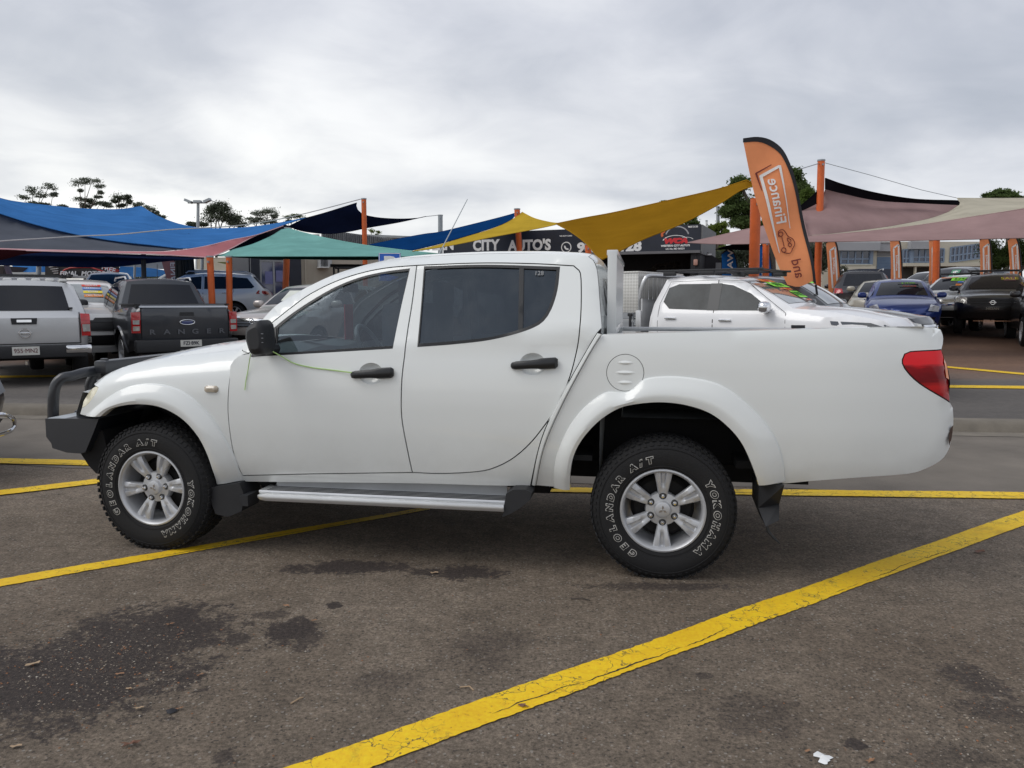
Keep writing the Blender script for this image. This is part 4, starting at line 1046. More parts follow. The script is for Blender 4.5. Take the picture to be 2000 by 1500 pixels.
    t.links.new(ramp(t, tot, [(0, 0.88), (1, 0.72)]), b.inputs['Roughness']); b.inputs['Specular IOR Level'].default_value = 0.35
    hh = math_node(t, 'ADD', math_node(t, 'MULTIPLY', fine, 0.7), math_node(t, 'MULTIPLY', grain, 0.4))
    hh = math_node(t, 'SUBTRACT', hh, math_node(t, 'MULTIPLY', ck, 1.0))
    bp = N(t, 'ShaderNodeBump', i_Strength=1.0, i_Distance=0.016); t.links.new(hh, bp.inputs['Height']); t.links.new(bp.outputs[0], b.inputs['Normal'])
    return m
ASPH = asphalt_mat()
XL, XR = -320.0, 320.0
ground = poly_obj('ground', [(XL, -60, 0), (XR, -60, 0), (XR, kerb_y(XR) if False else 9.4, 0), (XL, 10.9, 0)], ASPH)
# keep its far edge exactly on the kerb foot
for v_ in ground.data.vertices:
    if v_.co.y > 0: v_.co.x = 60 if v_.co.x > 0 else -60; v_.co.y = kerb_y(v_.co.x)
ground.data.vertices[0].co.x = -60; ground.data.vertices[1].co.x = 60
# concrete-coloured lane strip before the kerb
def gl(x, d): return kerb_y(x) - d
lane_m = mat('worn_pale_asphalt', (0.150, 0.130, 0.108), 0.9, var=0.22, vs=1.4, bump=0.6, bs=90)
n = 60; V, Fc = [], []; rnd = random.Random(3)
for i in range(n + 1):
    x = -30 + 60 * i / n; V += [(x, gl(x, 3.1 + 0.02 * x + rnd.uniform(-0.08, 0.08)), 0.004), (x, gl(x, 0.42), 0.004)]
tag(link('road_strip', meshf(V, [(2 * i, 2 * i + 2, 2 * i + 3, 2 * i + 1) for i in range(n)], False), lane_m), kind='structure')
KM = mat('kerb_concrete', (0.165, 0.145, 0.118), 0.9, var=0.2, vs=3, bump=0.6, bs=60)
V = []
for x in np.linspace(-50, 50, 51): V += [(x, gl(x, 0.45), 0.008), (x, gl(x, 0.13), 0.003), (x, gl(x, 0.09), 0.085), (x, gl(x, 0.03), 0.118), (x, gl(x, -0.13), 0.124)]
tag(link('kerb', meshf(V, [(5 * i + j, 5 * i + j + 5, 5 * i + j + 6, 5 * i + j + 1) for i in range(50) for j in range(4)], True, 50), KM), kind='structure')
def lot_mat():
    m, t, b = newmat('lot_surface'); tcn = N(t, 'ShaderNodeTexCoord'); V = tcn.outputs['Object']
    sp = N(t, 'ShaderNodeSeparateXYZ'); t.links.new(V, sp.inputs[0])
    n0 = N(t, 'ShaderNodeTexNoise', i_Scale=0.35, i_Detail=6.0, i_Distortion=0.8); n9 = N(t, 'ShaderNodeTexNoise', i_Scale=9.0, i_Detail=6.0, i_Roughness=0.7)
    mp = N(t, 'ShaderNodeMapping'); mp.inputs['Scale'].default_value = (0.25, 1.2, 1); t.links.new(V, mp.inputs[0]); t.links.new(mp.outputs[0], n0.inputs['Vector']); t.links.new(V, n9.inputs['Vector'])
    asp = ramp(t, n0.outputs['Fac'], [(0.35, (0.070, 0.062, 0.057)), (0.65, (0.125, 0.112, 0.10))])
    dirt = ramp(t, n0.outputs['Fac'], [(0.3, (0.085, 0.045, 0.030)), (0.7, (0.20, 0.115, 0.072))])
    edge = math_node(t, 'ADD', math_node(t, 'ADD', sp.outputs[1], math_node(t, 'MULTIPLY', n0.outputs['Fac'], 5.0)), math_node(t, 'MULTIPLY', sp.outputs[0], 0.10))
    c = mix(t, ramp(t, math_node(t, 'DIVIDE', edge, 40.0), [(0.425, 0.0), (0.47, 1.0)]), asp, dirt)
    c = mix(t, 0.5, c, ramp(t, n9.outputs['Fac'], [(0.3, 0.3), (0.7, 0.7)]), 'OVERLAY')
    t.links.new(c, b.inputs['Base Color']); b.inputs['Roughness'].default_value = 0.9
    bp = N(t, 'ShaderNodeBump', i_Strength=0.5, i_Distance=0.02); t.links.new(n9.outputs['Fac'], bp.inputs['Height']); t.links.new(bp.outputs[0], b.inputs['Normal'])
    return m
V, Fc = [], []; xs = np.linspace(-50, 50, 41); ys = [0, 2, 4, 5.5, 7, 9, 12, 15, 18, 21, 25, 30, 40, 60, 90, 150, 320]
for x in xs:
    for j, d in enumerate(ys):
        y = kerb_y(x) + 0.12 if j == 0 else 10.0 + d
        V.append((x * (1 if j < 11 else 1 + (j - 10) * 1.3), y, gz(x, y) + 0.0 if j else 0.123))
ny_ = len(ys)
tag(link('lot_ground', meshf(V, [(i * ny_ + j, (i + 1) * ny_ + j, (i + 1) * ny_ + j + 1, i * ny_ + j + 1) for i in range(40) for j in range(ny_ - 1)]), lot_mat()), kind='structure')

# ---- painted yellow lines
def yellow_mat(name, dark):
    m, t, b = newmat(name); tcn = N(t, 'ShaderNodeTexCoord'); V = tcn.outputs['Object']
    n1_ = N(t, 'ShaderNodeTexNoise', i_Scale=2.2, i_Detail=6.0, i_Roughness=0.6); n2_ = N(t, 'ShaderNodeTexNoise', i_Scale=60.0, i_Detail=5.0, i_Roughness=0.7)
    t.links.new(V, n1_.inputs['Vector']); t.links.new(V, n2_.inputs['Vector'])
    vc = N(t, 'ShaderNodeTexVoronoi', i_Scale=5.5, feature='DISTANCE_TO_EDGE'); vsn = N(t, 'ShaderNodeVectorMath', operation='SCALE'); vsn.inputs['Scale'].default_value = 0.35
    nm = N(t, 'ShaderNodeTexNoise', i_Scale=9.0, i_Detail=5.0); vm = N(t, 'ShaderNodeVectorMath', operation='ADD'); t.links.new(V, nm.inputs['Vector']); t.links.new(nm.outputs['Color'], vsn.inputs[0])
    t.links.new(V, vm.inputs[0]); t.links.new(vsn.outputs[0], vm.inputs[1]); t.links.new(vm.outputs[0], vc.inputs['Vector'])
    c = ramp(t, n1_.outputs['Fac'], [(0.3, (0.72, 0.44, 0.004)), (0.55, (0.82, 0.54, 0.008)), (0.75, (0.70, 0.48, 0.04))])
    c = mix(t, 0.35, c, ramp(t, n2_.outputs['Fac'], [(0.3, 0.25), (0.7, 0.7)]), 'OVERLAY')
    ck = math_node(t, 'MULTIPLY', math_node(t, 'LESS_THAN', vc.outputs['Distance'], 0.013), ramp(t, n1_.outputs['Fac'], [(0.44, 0.0), (0.52, 0.85)]))
    wear = ramp(t, n2_.outputs['Fac'], [(0.30, 0.9), (0.36, 0.0)])
    k = math_node(t, 'MAXIMUM', ck, wear)
    n5_ = N(t, 'ShaderNodeTexNoise', i_Scale=3.4, i_Detail=8.0, i_Roughness=0.75, i_Distortion=0.6); t.links.new(V, n5_.inputs['Vector'])
    k = math_node(t, 'MAXIMUM', k, ramp(t, n5_.outputs['Fac'], [(0.56, 0.0), (0.72, 0.55)]))
    c = mix(t, k, c, (0.05, 0.043, 0.036)); t.links.new(c, b.inputs['Base Color']); b.inputs['Roughness'].default_value = 0.72
    hh = math_node(t, 'SUBTRACT', math_node(t, 'MULTIPLY', n2_.outputs['Fac'], 0.6), k)
    bp = N(t, 'ShaderNodeBump', i_Strength=0.7, i_Distance=0.005); t.links.new(hh, bp.inputs['Height']); t.links.new(bp.outputs[0], b.inputs['Normal'])
    return m
YEL = yellow_mat('yellow_line_paint', 0)
CRK = mat('line_crack', (0.03, 0.026, 0.022), 0.95)
def line(name, label, a0, a1, b0, b1, z, seed, group=True, crack=True):
    """edges a (near) and b (far) given as ground points"""
    r_ = random.Random(seed); L = (Vector(a1) - Vector(a0)).length; n = max(8, int(L / 0.016)); V, Fc = [], []
    for i in range(n + 1):
        t_ = i / n; a = Vector(a0).lerp(Vector(a1), t_); b = Vector(b0).lerp(Vector(b1), t_); d = (b - a).normalized()
        a = a + d * (r_.uniform(-0.004, 0.004) + 0.003 * math.sin(i * 0.13)); b = b + d * (r_.uniform(-0.004, 0.004) + 0.005 * math.sin(i * 0.09 + 2))
        V += [(a.x, a.y, z), (b.x, b.y, z)]
    o = link(name, meshf(V, [(2 * i, 2 * i + 2, 2 * i + 3, 2 * i + 1) for i in range(n)], False), YEL)
    tag(o, label, 'painted line', 'yellow parking lines'); o['kind'] = 'structure'
    if crack:
        V, Fc = [], []; w0 = (Vector(b0) - Vector(a0)).length
        pos = 0.30
        for i in range(n + 1):
            t_ = i / n; a = Vector(a0).lerp(Vector(a1), t_); b = Vector(b0).lerp(Vector(b1), t_)
            pos = min(0.5, max(0.12, pos + r_.uniform(-0.03, 0.03))); p = a.lerp(b, pos); wd = 0.0024 * max(0.0, 0.35 + math.sin(i * 0.045 + seed) + 0.6 * math.sin(i * 0.21) + r_.uniform(-0.5, 0.5))
            d = (b - a).normalized(); V += [(p.x - d.x * wd, p.y - d.y * wd, z + 0.0012), (p.x + d.x * wd, p.y + d.y * wd, z + 0.0012)]
        link('line_crack', meshf(V, [(2 * i, 2 * i + 2, 2 * i + 3, 2 * i + 1) for i in range(n)], False), CRK, o)
    return o
def gv(u, v, z=0.0): p = on_z(u, v, z); return (p.x, p.y, 0)
def ext(p, q, k): return tuple(Vector(p) + (Vector(q) - Vector(p)) * k)
A0, A1 = gv(745, 1493), gv(2000, 1027); B0, B1 = gv(570, 1497), gv(2000, 998)
line('parking_line', 'long yellow line crossing the near ground from bottom centre to the right edge', ext(A1, A0, 1.3), ext(A0, A1, 1.2), ext(B1, B0, 1.3), ext(B0, B1, 1.2), 0.005, 1)
A0, A1 = gv(0, 1147), gv(840, 996); B0, B1 = gv(0, 1132), gv(840, 990)
line('parking_line', 'yellow line running from the left edge under the front tyre of the white pickup', ext(A1, A0, 1.25), A1, ext(B1, B0, 1.25), B1, 0.005, 2)
A0, A1 = gv(1030, 962), gv(2000, 976); B0, B1 = gv(1030, 953), gv(2000, 963)
line('parking_line', 'yellow line seen level behind the rear wheel of the white pickup', A0, ext(A0, A1, 1.1), B0, ext(B0, B1, 1.1), 0.009, 3)
A0, A1 = gv(0, 969), gv(190, 946); B0, B1 = gv(0, 959), gv(190, 937)
line('parking_line', 'lower of the two yellow lines at the left edge ahead of the pickup', ext(A1, A0, 1.4), ext(A0, A1, 1.6), ext(B1, B0, 1.4), ext(B0, B1, 1.6), 0.009, 4)
A0, A1 = gv(0, 907), gv(155, 911); B0, B1 = gv(0, 897), gv(155, 901)
line('parking_line', 'upper of the two yellow lines at the left edge below the dark bull bar', ext(A1, A0, 1.5), ext(A0, A1, 3), ext(B1, B0, 1.5), ext(B0, B1, 3), 0.013, 5)
def gvl(u, v): return gv(u, v, 0.125)
A0, A1 = gvl(1850, 757.5), gvl(2000, 759.5); B0, B1 = gvl(1850, 752.5), gvl(2000, 754)
line('parking_line', 'yellow line beyond the kerb on the right, the nearer of two', ext(A1, A0, 2.5), ext(A0, A1, 1.5), ext(B1, B0, 2.5), ext(B0, B1, 1.5), 0.130, 6, crack=False)
A0, A1 = gvl(1850, 718.5), gvl(2000, 732.5); B0, B1 = gvl(1850, 715.5), gvl(2000, 729)
line('parking_line', 'yellow line beyond the kerb on the right, the farther of two', ext(A1, A0, 2.5), ext(A0, A1, 1.5), ext(B1, B0, 2.5), ext(B0, B1, 1.5), 0.130, 7, crack=False)
A0, A1 = gvl(0, 738), gvl(100, 737); B0, B1 = gvl(0, 734), gvl(100, 733)
line('parking_line', 'thin yellow line on the ground under the silver canopy pickup at far left', ext(A1, A0, 1.5), ext(A0, A1, 1.5), ext(B1, B0, 1.5), ext(B0, B1, 1.5), 0.130, 8, crack=False)

# ================================================================== GENERIC VEHICLES
def prep(parts, name): pass
def make_car(sp_, name, label, cat, loc, heading, group=None):
    """heading: unit vector the nose points to. Body frame: x from nose (0) to tail (L), y side, z up"""
    L, W = sp_['L'], sp_['W'] / 2
    hx, hy = heading; ang = math.atan2(-hy, -hx)       # body +x points backwards
    root = empty(name, label, cat, (loc[0], loc[1], gz(loc[0], loc[1]) if len(loc) < 3 else loc[2]), ang, group)
    root.rotation_euler = (0, sp_.get('pitch', 0), ang)
    ox = sp_.get('ox', L / 2)
    holder = root
    P = sp_['paint']; top = sp_['top']; ci, ri_, rr_, ti = sp_['idx']     # cowl, roof front, roof rear, tail
    zb = sp_['belt']; wn = sp_.get('nose', 0.16); wt = sp_.get('tail', 0.10)
    tum = sp_.get('tumble', 0.40); zs = sp_.get('sill', 0.36)
    def F(x, z):
        x = np.asarray(x, float); z = np.asarray(z, float)
        lo = np.interp(z, [zs - 0.1, zs, zs + 0.12, zs + 0.3, zb - 0.15, zb - 0.03, zb], [W * 0.90, W * 0.925, W * 0.965, W * 0.99, W * 0.995, W * 0.975, W * 0.95])
        f = lo - np.clip(z - zb, 0, 2) * tum
        f = f - wn * np.clip((0.75 - x) / 0.75, 0, 1.2) ** 2.2 - wt * np.clip((x - (L - 0.6)) / 0.6, 0, 1.2) ** 2.2
        if sp_.get('wing', True):
            for xw in sp_['wheels']:
                f = f + 0.018 * np.exp(-((x - xw) / 0.42) ** 2) * np.clip((zb - z) / 0.25, 0, 1)
        return f
    tp = []
    for i in range(len(top) - 1):
        tp.append(top[i])
    topline = []
    segs = sp_.get('breaks', [0, ci, ri_, rr_, ti, len(top) - 1]); segs = sorted(set(segs))
    marks = {}
    for a, b in zip(segs[:-1], segs[1:]):
        q = spl(top[a:b + 1], 0.09)
        if topline: q = q[1:]
        if a not in marks: marks[a] = len(topline) - (1 if topline else 0)
        topline += q; marks[b] = len(topline) - 1
    topline = [tuple(p) for p in topline]
    rad = sp_.get('round', 0.09); rads = [rad] * len(topline)
    def Fr(V):
        return F(V[:, 0], V[:, 1]) - round_off(V, topline, rads)
    def side(s, lift=0.0):
        def f(V):
            y = Fr(V) + lift; return np.stack([V[:, 0] - ox, s * y, V[:, 1]], 1)
        return f
    R = sp_['R']; ar = sp_.get('arch', R + 0.07)
    def arch(xw):
        zc = R; a0 = math.asin(max(-1, min(1, (zs - zc) / ar)))
        return [(xw + ar * math.cos(a), zc + ar * 1.0 * math.sin(a)) for a in np.linspace(a0, math.pi - a0, 22)]
    x1, x2 = sp_['wheels']
    poly = list(topline) + (arch(x2) if x2 < L - 0.3 else []) + arch(x1)
    poly = [p for i, p in enumerate(poly) if i == 0 or math.dist(p, poly[i - 1]) > 1e-3]
    poly = poly[::-1]
    bodyw = sp_.get('detail', 1)
    for s in (-1, 1):
        o = surf_panel('body_side', poly, side(s), P, root, h=0.13 if bodyw else 0.2, flange=0.06, inward=(0, -s, 0), flip=s > 0, ang=40)
        if sp_.get('clad'):
            for xw in (x1, x2):
                A = arch(xw); n = len(A); V = []
                for (x, z) in A:
                    dx, dz = (x - xw) / ar, (z - R) / ar
                    for k, off in ((0.0, 0.02), (0.05, 0.03), (0.065, 0.0)): V.append((x + dx * k - ox, s * (float(F(x, z)) + off), z + dz * k))
                link('arch_cladding', meshf(V, [((i * 3 + j, i * 3 + j + 1, i * 3 + j + 4, i * 3 + j + 3)) for i in range(n - 1) for j in range(2)]), sp_['clad'], root)
            V = []
            for x in np.linspace(x1 + ar + 0.02, x2 - ar - 0.02, 8): V += [(x - ox, s * (float(F(x, zs)) + 0.015), zs), (x - ox, s * (float(F(x, zs + 0.14)) + 0.012), zs + 0.14)]
            link('sill_cladding', meshf(V, [(2 * i, 2 * i + 2, 2 * i + 3, 2 * i + 1) for i in range(7)]), sp_['clad'], root)
        for wd in sp_.get('sidewin', []):
            q = path(*[list(map(tuple, spl(wd, 0.12)))] , [wd[-1], wd[0]], step=0.12) if False else path(*[[wd[i], wd[(i + 1) % len(wd)]] for i in range(len(wd))], step=0.12)
            surf_panel('side_window', q, side(s, 0.006), sp_.get('sideglass', DGLASS), root, h=0.2, flange=0.01, inward=(0, -s, 0), flip=s > 0)
        for dd in sp_.get('doors', []):
            q = path(*[[dd[i], dd[(i + 1) % len(dd)]] for i in range(len(dd))], step=0.12)
            V = []
            o2 = offset_poly(q, 0.006); n = len(q)
            A = side(s, 0.0015)(np.array(q)); B = side(s, 0.0015)(np.array(o2))
            V = [tuple(x) for x in A] + [tuple(x) for x in B]
            link('door_gap', meshf(V, [(i, (i + 1) % n, n + (i + 1) % n, n + i) for i in range(n)], False), SEAM, root)
        for (hx_, hz_) in sp_.get('handles', []):
            y = float(Fr(np.array([[hx_, hz_]]))[0])
            box('door_handle', (hx_ - ox, s * (y + 0.015), hz_), (0.19, 0.03, 0.032), sp_.get('handle_mat', P), root, bev=0.008)
        V, Fc = [], []
        for xw in (x1, x2):
            if xw > L - 0.3: continue
            A = arch(xw); k = len(V)
            for (x, z) in A: V += [(x - ox, s * (float(F(x, z)) - 0.01), z), (x - ox, s * W * 0.5, z)]
            Fc += [(k + 2 * i, k + 2 * i + 1, k + 2 * i + 3, k + 2 * i + 2) for i in range(len(A) - 1)]; Fc.append(tuple(k + 2 * i + 1 for i in range(len(A))))
        link('wheel_well', meshf(V, Fc), DARK, root)
    # skins across
    def halfw(x, z, i): return float(F(x, z)) - rads[i]
    def row(i, lift=0.0):
        x, z = topline[i]; hw = halfw(x, z, i)
        if i <= marks[ci]: t = i / max(1, marks[ci]); cr = 0.045 * min(1, t * 1.5); bu = -sp_.get('bulge', 0.16) * (1 - t * 0.55)
        elif i <= marks[ri_]: t = (i - marks[ci]) / (marks[ri_] - marks[ci]); cr = 0.03; bu = -sp_.get('bulge', 0.16) * 0.45 * (1 - t) - 0.04 * t
        elif i <= marks[rr_]: t = (i - marks[ri_]) / max(1, marks[rr_] - marks[ri_]); cr = 0.04; bu = -0.04 * (1 - t) + 0.05 * t
        else: cr = 0.0; bu = 0.06
        return (x - ox, z + lift, hw, cr, bu)
    n_ = len(topline)
    rows = [row(i) for i in range(n_)]
    body = sp_.get('openbed')
    if body:   # tray open between cab back and tail
        i0, i1 = marks[body[0]], marks[body[1]]
        strip(rows[:i0 + 1], 14, P, 'body_top', root); strip(rows[i1:], 14, P, 'tailgate', root)
        zbed = 0.75; zt_ = topline[i1][1]; xa_, xb_ = topline[i0][0] + 0.02 - ox, topline[i1][0] - 0.05 - ox; hw = W - 0.12
        link('bed_inside', meshf([(xa_, -hw, zt_), (xb_, -hw, zt_), (xb_, hw, zt_), (xa_, hw, zt_), (xa_, -hw, zbed), (xb_, -hw, zbed), (xb_, hw, zbed), (xa_, hw, zbed)], [(0, 1, 5, 4), (2, 3, 7, 6), (1, 2, 6, 5), (3, 0, 4, 7), (4, 5, 6, 7)], False), BLACKP, root)
        if sp_.get('tonneau'): box('tonneau_cover', ((xa_ + xb_) / 2, 0, zt_ + 0.005), (xb_ - xa_, hw * 2 + 0.06, 0.02), BLACKP, root)
    else:
        strip(rows, 14, P, 'body_top', root)
    def glass(a, b, name, w_=0.90, m_=DGLASS, e0=1, e1=1):
        rs = []
        for i in range(a, b + 1):
            x, z, hw, cr, bu = rows[i]; rs.append((x, z, hw, cr, bu))
        tt = resample([(r[0], r[1], r[2], r[3], r[4]) for r in rs], 9)[0 + e0:9 - e1]
        d = np.array(tt[-1][:2]) - np.array(tt[0][:2]); nr = np.array([-d[1], d[0]]); nr /= np.linalg.norm(nr) + 1e-9
        if nr[1] < 0: nr = -nr
        V, Fc = [], []; ny = 12
        for (x, z, hw, cr, bu) in tt:
            for j in range(ny + 1):
                t = (-1 + 2 * j / ny) * w_; e = 1 - t * t; V.append((x + bu * e + nr[0] * 0.006, hw * t, z + cr * e + nr[1] * 0.006))
        for i in range(len(tt) - 1):
            for j in range(ny):
                k = i * (ny + 1) + j; Fc.append((k, k + ny + 1, k + ny + 2, k + 1))
        return link(name, meshf(V, Fc), m_, root)
    gls = sp_.get('windscreen', DGLASS)
    wsc = glass(marks[ci], marks[ri_], 'windscreen', m_=gls, e0=0 if sp_.get('wsfull') else 1)
    if sp_.get('rearglass', True): glass(marks[rr_], marks[ti], 'rear_window', 0.86, m_=sp_.get('rearglass_mat', DGLASS))
    # front and rear surfaces as x(y, z)
    fi = marks[ci]; fx = [(rows[i][1], rows[i][0], rows[i][2], rows[i][4]) for i in range(0, fi + 1)]
    zz = np.array([f[0] for f in fx]); k = np.maximum.accumulate(zz) <= zz + 1e-6
    fz_, fX, fH, fB = [np.array([f[q] for f, kk in zip(fx, k) if kk]) for q in range(4)]
    def front(lift=0.008):
        def f(V):   # V: (y, z)
            h = np.interp(V[:, 1], fz_, fH) + rads[0]; e = 1 - np.clip(np.abs(V[:, 0]) / h, 0, 1.0) ** 2
            x = np.interp(V[:, 1], fz_, fX) + np.interp(V[:, 1], fz_, fB) * e + 0.10 * np.clip(np.abs(V[:, 0]) / h - 0.86, 0, 1) ** 1.2 - lift
            return np.stack([x, V[:, 0], V[:, 1]], 1)
        return f
    rx = [(rows[i][1], rows[i][0], rows[i][2], rows[i][4]) for i in range(marks[sp_.get('rearfrom', rr_)], n_)][::-1]
    rz_, rX, rH, rB = [np.array([f[q] for f in rx]) for q in range(4)]
    o_ = np.argsort(rz_); rz_, rX, rH, rB = rz_[o_], rX[o_], rH[o_], rB[o_]
    def rear(lift=0.008):
        def f(V):
            h = np.interp(V[:, 1], rz_, rH) + rads[0]; e = 1 - np.clip(np.abs(V[:, 0]) / h, 0, 1.0) ** 2
            x = np.interp(V[:, 1], rz_, rX) + np.interp(V[:, 1], rz_, rB) * e - 0.10 * np.clip(np.abs(V[:, 0]) / h - 0.86, 0, 1) ** 1.2 + lift
            return np.stack([x, V[:, 0], V[:, 1]], 1)
        return f
    def dec(which, name, pts, m_, lift=0.01, par=None, h=0.12, th=None):
        q = path(*[[pts[i], pts[(i + 1) % len(pts)]] for i in range(len(pts))], step=0.07)
        A = 0.5 * sum(q[i][0] * q[(i + 1) % len(q)][1] - q[(i + 1) % len(q)][0] * q[i][1] for i in range(len(q)))
        fn = front(lift) if which == 'f' else rear(lift)
        return surf_panel(name, q, fn, m_, par or root, h=h, flange=(th or lift + 0.01), inward=(1 if which == 'f' else -1, 0, 0), flip=which == 'f')
    def rect(y0, z0, y1, z1): return [(y0, z0), (y1, z0), (y1, z1), (y0, z1)]
    ctx = dict(dec=dec, rect=rect, front=front, rear=rear, root=root, ox=ox, W=W, L=L, F=F, side=side, ws=wsc, rows=rows, marks=marks)
    for fn in sp_.get('extras', []): fn(ctx)
    # underside
    boxes('underbody', [((L / 2 - ox, 0, zs + 0.06), (L * 0.86, W * 1.7, 0.16))], DARK, root)
    # wheels
    wh = car_wheel_meshes(sp_.get('rimstyle', 6), R, sp_.get('rimmat', ALLOY), sp_.get('tw', 0.24), sp_.get('rimr', R * 0.64))
    for xw in (x1, x2):
        for s in (-1, 1):
            wr = bpy.data.objects.new('wheel', None); COL.objects.link(wr); wr.parent = root; wr.location = (xw - ox, s * (W - sp_.get('tw', 0.24) / 2 - 0.02), R)
            wr.rotation_euler = (0, 0, (0 if s < 0 else math.pi) + (sp_.get('steer', 0) if xw == x1 else 0))
            for nme, me in wh: link(nme, me, None, wr)
    if sp_.get('mirrors', True):
        mx, mz = sp_['mirror']
        for s in (-1, 1):
            y = float(F(mx, mz)); mm = sp_.get('mirror_mat', P)
            bm = bmesh.new(); bmesh.ops.create_uvsphere(bm, u_segments=14, v_segments=8, radius=1.0)
            for v in bm.verts:
                v.co = Vector((v.co.x, v.co.y, v.co.z)); p = 0.7
                v.co = Vector([math.copysign(abs(c) ** p, c) for c in v.co])
            bmesh.ops.scale(bm, vec=(0.085, 0.125, 0.085), verts=bm.verts); bmesh.ops.translate(bm, vec=(mx - ox, s * (y + 0.14), mz + 0.06), verts=bm.verts)
            mo = link('door_mirror', bm_done(bm), mm, root)
            box('mirror_stalk', (mx - ox, s * (y + 0.02), mz), (0.06, 0.12, 0.04), BLACKP, mo)
    return root, ctx
_wc = {}
def car_wheel_meshes(ns, R, rm, tw, rr):
    key = (ns, R, rm.name, tw, rr)
    if key in _wc: return _wc[key]
    h = tw / 2
    V, Fc = lathe([(rr, -h + 0.01), (rr + 0.02, -h), (R - 0.05, -h - 0.005), (R - 0.015, -h + 0.02), (R, -h + 0.05), (R, h - 0.05), (R - 0.02, h - 0.01), (rr, h)], 40)
    ty = meshf(V, Fc, True, 30); ty.materials.append(RUBBER)
    parts = [lathe([(rr + 0.004, -h), (rr, -h - 0.006), (rr - 0.014, -h), (rr - 0.025, -h + 0.05), (rr - 0.03, h - 0.03)], 40), lathe([(0, -h + 0.025), (0.05, -h + 0.027), (0.07, -h + 0.04), (0.07, -h + 0.08)], 20)]
    for k in range(ns):
        a = 2 * math.pi * k / ns; V, Fc = [], []
        for t in (0, 0.5, 1.0):
            r = 0.05 + (rr - 0.065) * t; hw = 0.022 + 0.016 * t; y = -h + 0.035 - 0.018 * t
            for q, dy in ((-1, 0.03), (-0.9, 0.004), (0, 0), (0.9, 0.004), (1, 0.03)):
                V.append((r * math.cos(a) - hw * q * math.sin(a), y + dy, r * math.sin(a) + hw * q * math.cos(a)))
        Fc = [(i * 5 + j, i * 5 + j + 1, i * 5 + j + 6, i * 5 + j + 5) for i in range(2) for j in range(4)]; parts.append((V, Fc))
    V, Fc = join_meshes(parts); ri = meshf(V, Fc, True, 40); ri.materials.append(rm)
    V, Fc = lathe([(0, -h + 0.09), (rr - 0.03, -h + 0.09)], 24); dk = meshf(V, Fc); dk.materials.append(DARK)
    _wc[key] = [('tyre', ty), ('rim', ri), ('brake', dk)]; return _wc[key]
def on_rear(c, y, z, lift=0.02):
    p = c['rear'](lift)(np.array([[y, z]]))[0]; return Vector(p)
def on_front(c, y, z, lift=0.02):
    p = c['front'](lift)(np.array([[y, z]]))[0]; return Vector(p)
def rear_text(c, name, s, y, z, size, m_, off=0.0, sx=1.0, lift=0.03, par=None):
    return text(name, s, size, frame(on_rear(c, y, z, lift), (0, 1, 0), (0, 0, 1)), m_, par or c['root'], off, sx=sx)
def front_text(c, name, s, y, z, size, m_, off=0.0, sx=1.0, lift=0.03, par=None):
    return text(name, s, size, frame(on_front(c, y, z, lift), (0, -1, 0), (0, 0, 1)), m_, par or c['root'], off, sx=sx)
PLATE = mat('plate_white', (0.62, 0.62, 0.58), 0.5); PLT_TXT = mat('plate_maroon', (0.12, 0.02, 0.03), 0.6); PLT_DK = mat('plate_dark_text', (0.02, 0.02, 0.04), 0.6)
GRILLE = mat('grille_black', (0.008, 0.008, 0.009), 0.45)
GREEN = mat('sticker_green', (0.28, 0.78, 0.06), 0.6); SORANGE = mat('sticker_orange', (0.72, 0.22, 0.03), 0.6); SBLUE = mat('sticker_blue', (0.08, 0.22, 0.62), 0.6); SRED = mat('sticker_red', (0.62, 0.06, 0.04), 0.6); SYEL = mat('sticker_yellow', (0.75, 0.6, 0.05), 0.6)
def plate(c, which, s, z, y=0.0, tx=PLT_DK, w_=0.37, bgm=PLATE, lift=0.025):
    o = c['dec'](which, 'number_plate', c['rect'](y - w_ / 2, z - 0.055, y + w_ / 2, z + 0.055), bgm, lift)
    (rear_text if which == 'r' else front_text)(c, 'plate_text', s, y, z, 0.092, tx, 0.0012, 0.95, lift + 0.004, o)
def _unused(c):

    return None
STX = mat('sticker_dark_green', (0.03, 0.16, 0.01), 0.6)
def sticker(c, a, b, yf, hf, w_, h_, m_, txt=None, tm=None, name='price_sticker', sx=1.0):
    rows = c['rows'][a:b + 1]; r = resample([tuple(q) for q in rows], 41)
    i = int(hf * 40); x, z, hw, cr, bu = r[i]; x2, z2 = r[min(40, i + 3)][:2]; x1_, z1_ = r[max(0, i - 3)][:2]
    up = Vector((x2 - x1_, 0, z2 - z1_)).normalized(); front = (a < b and z2 > z1_ and x2 > x1_)
    t = yf; e = 1 - t * t; dbdy = -2 * t * bu / hw
    right = Vector((-dbdy, -1, 0)) if front else Vector((dbdy, 1, 0))
    if not front and up.z < 0: up = -up
    nrm = right.normalized().cross(up)
    o = Vector((x + bu * e, hw * t, z + cr * e)) + nrm * 0.016
    M = frame(o, right, up)
    V = [M @ Vector(p) for p in ((-w_ / 2, -h_ / 2, 0), (w_ / 2, -h_ / 2, 0), (w_ / 2, h_ / 2, 0), (-w_ / 2, h_ / 2, 0))]
    ob = link(name, meshf(V, [(0, 1, 2, 3)], False), m_, c['root'])
    if txt: text('sticker_text', txt, h_ * 0.85, frame(M @ Vector((0, 0, 0.004)), right, up), (STX if m_ is GREEN else tm or PLT_DK), ob, 0.0, sx=sx)
    return ob
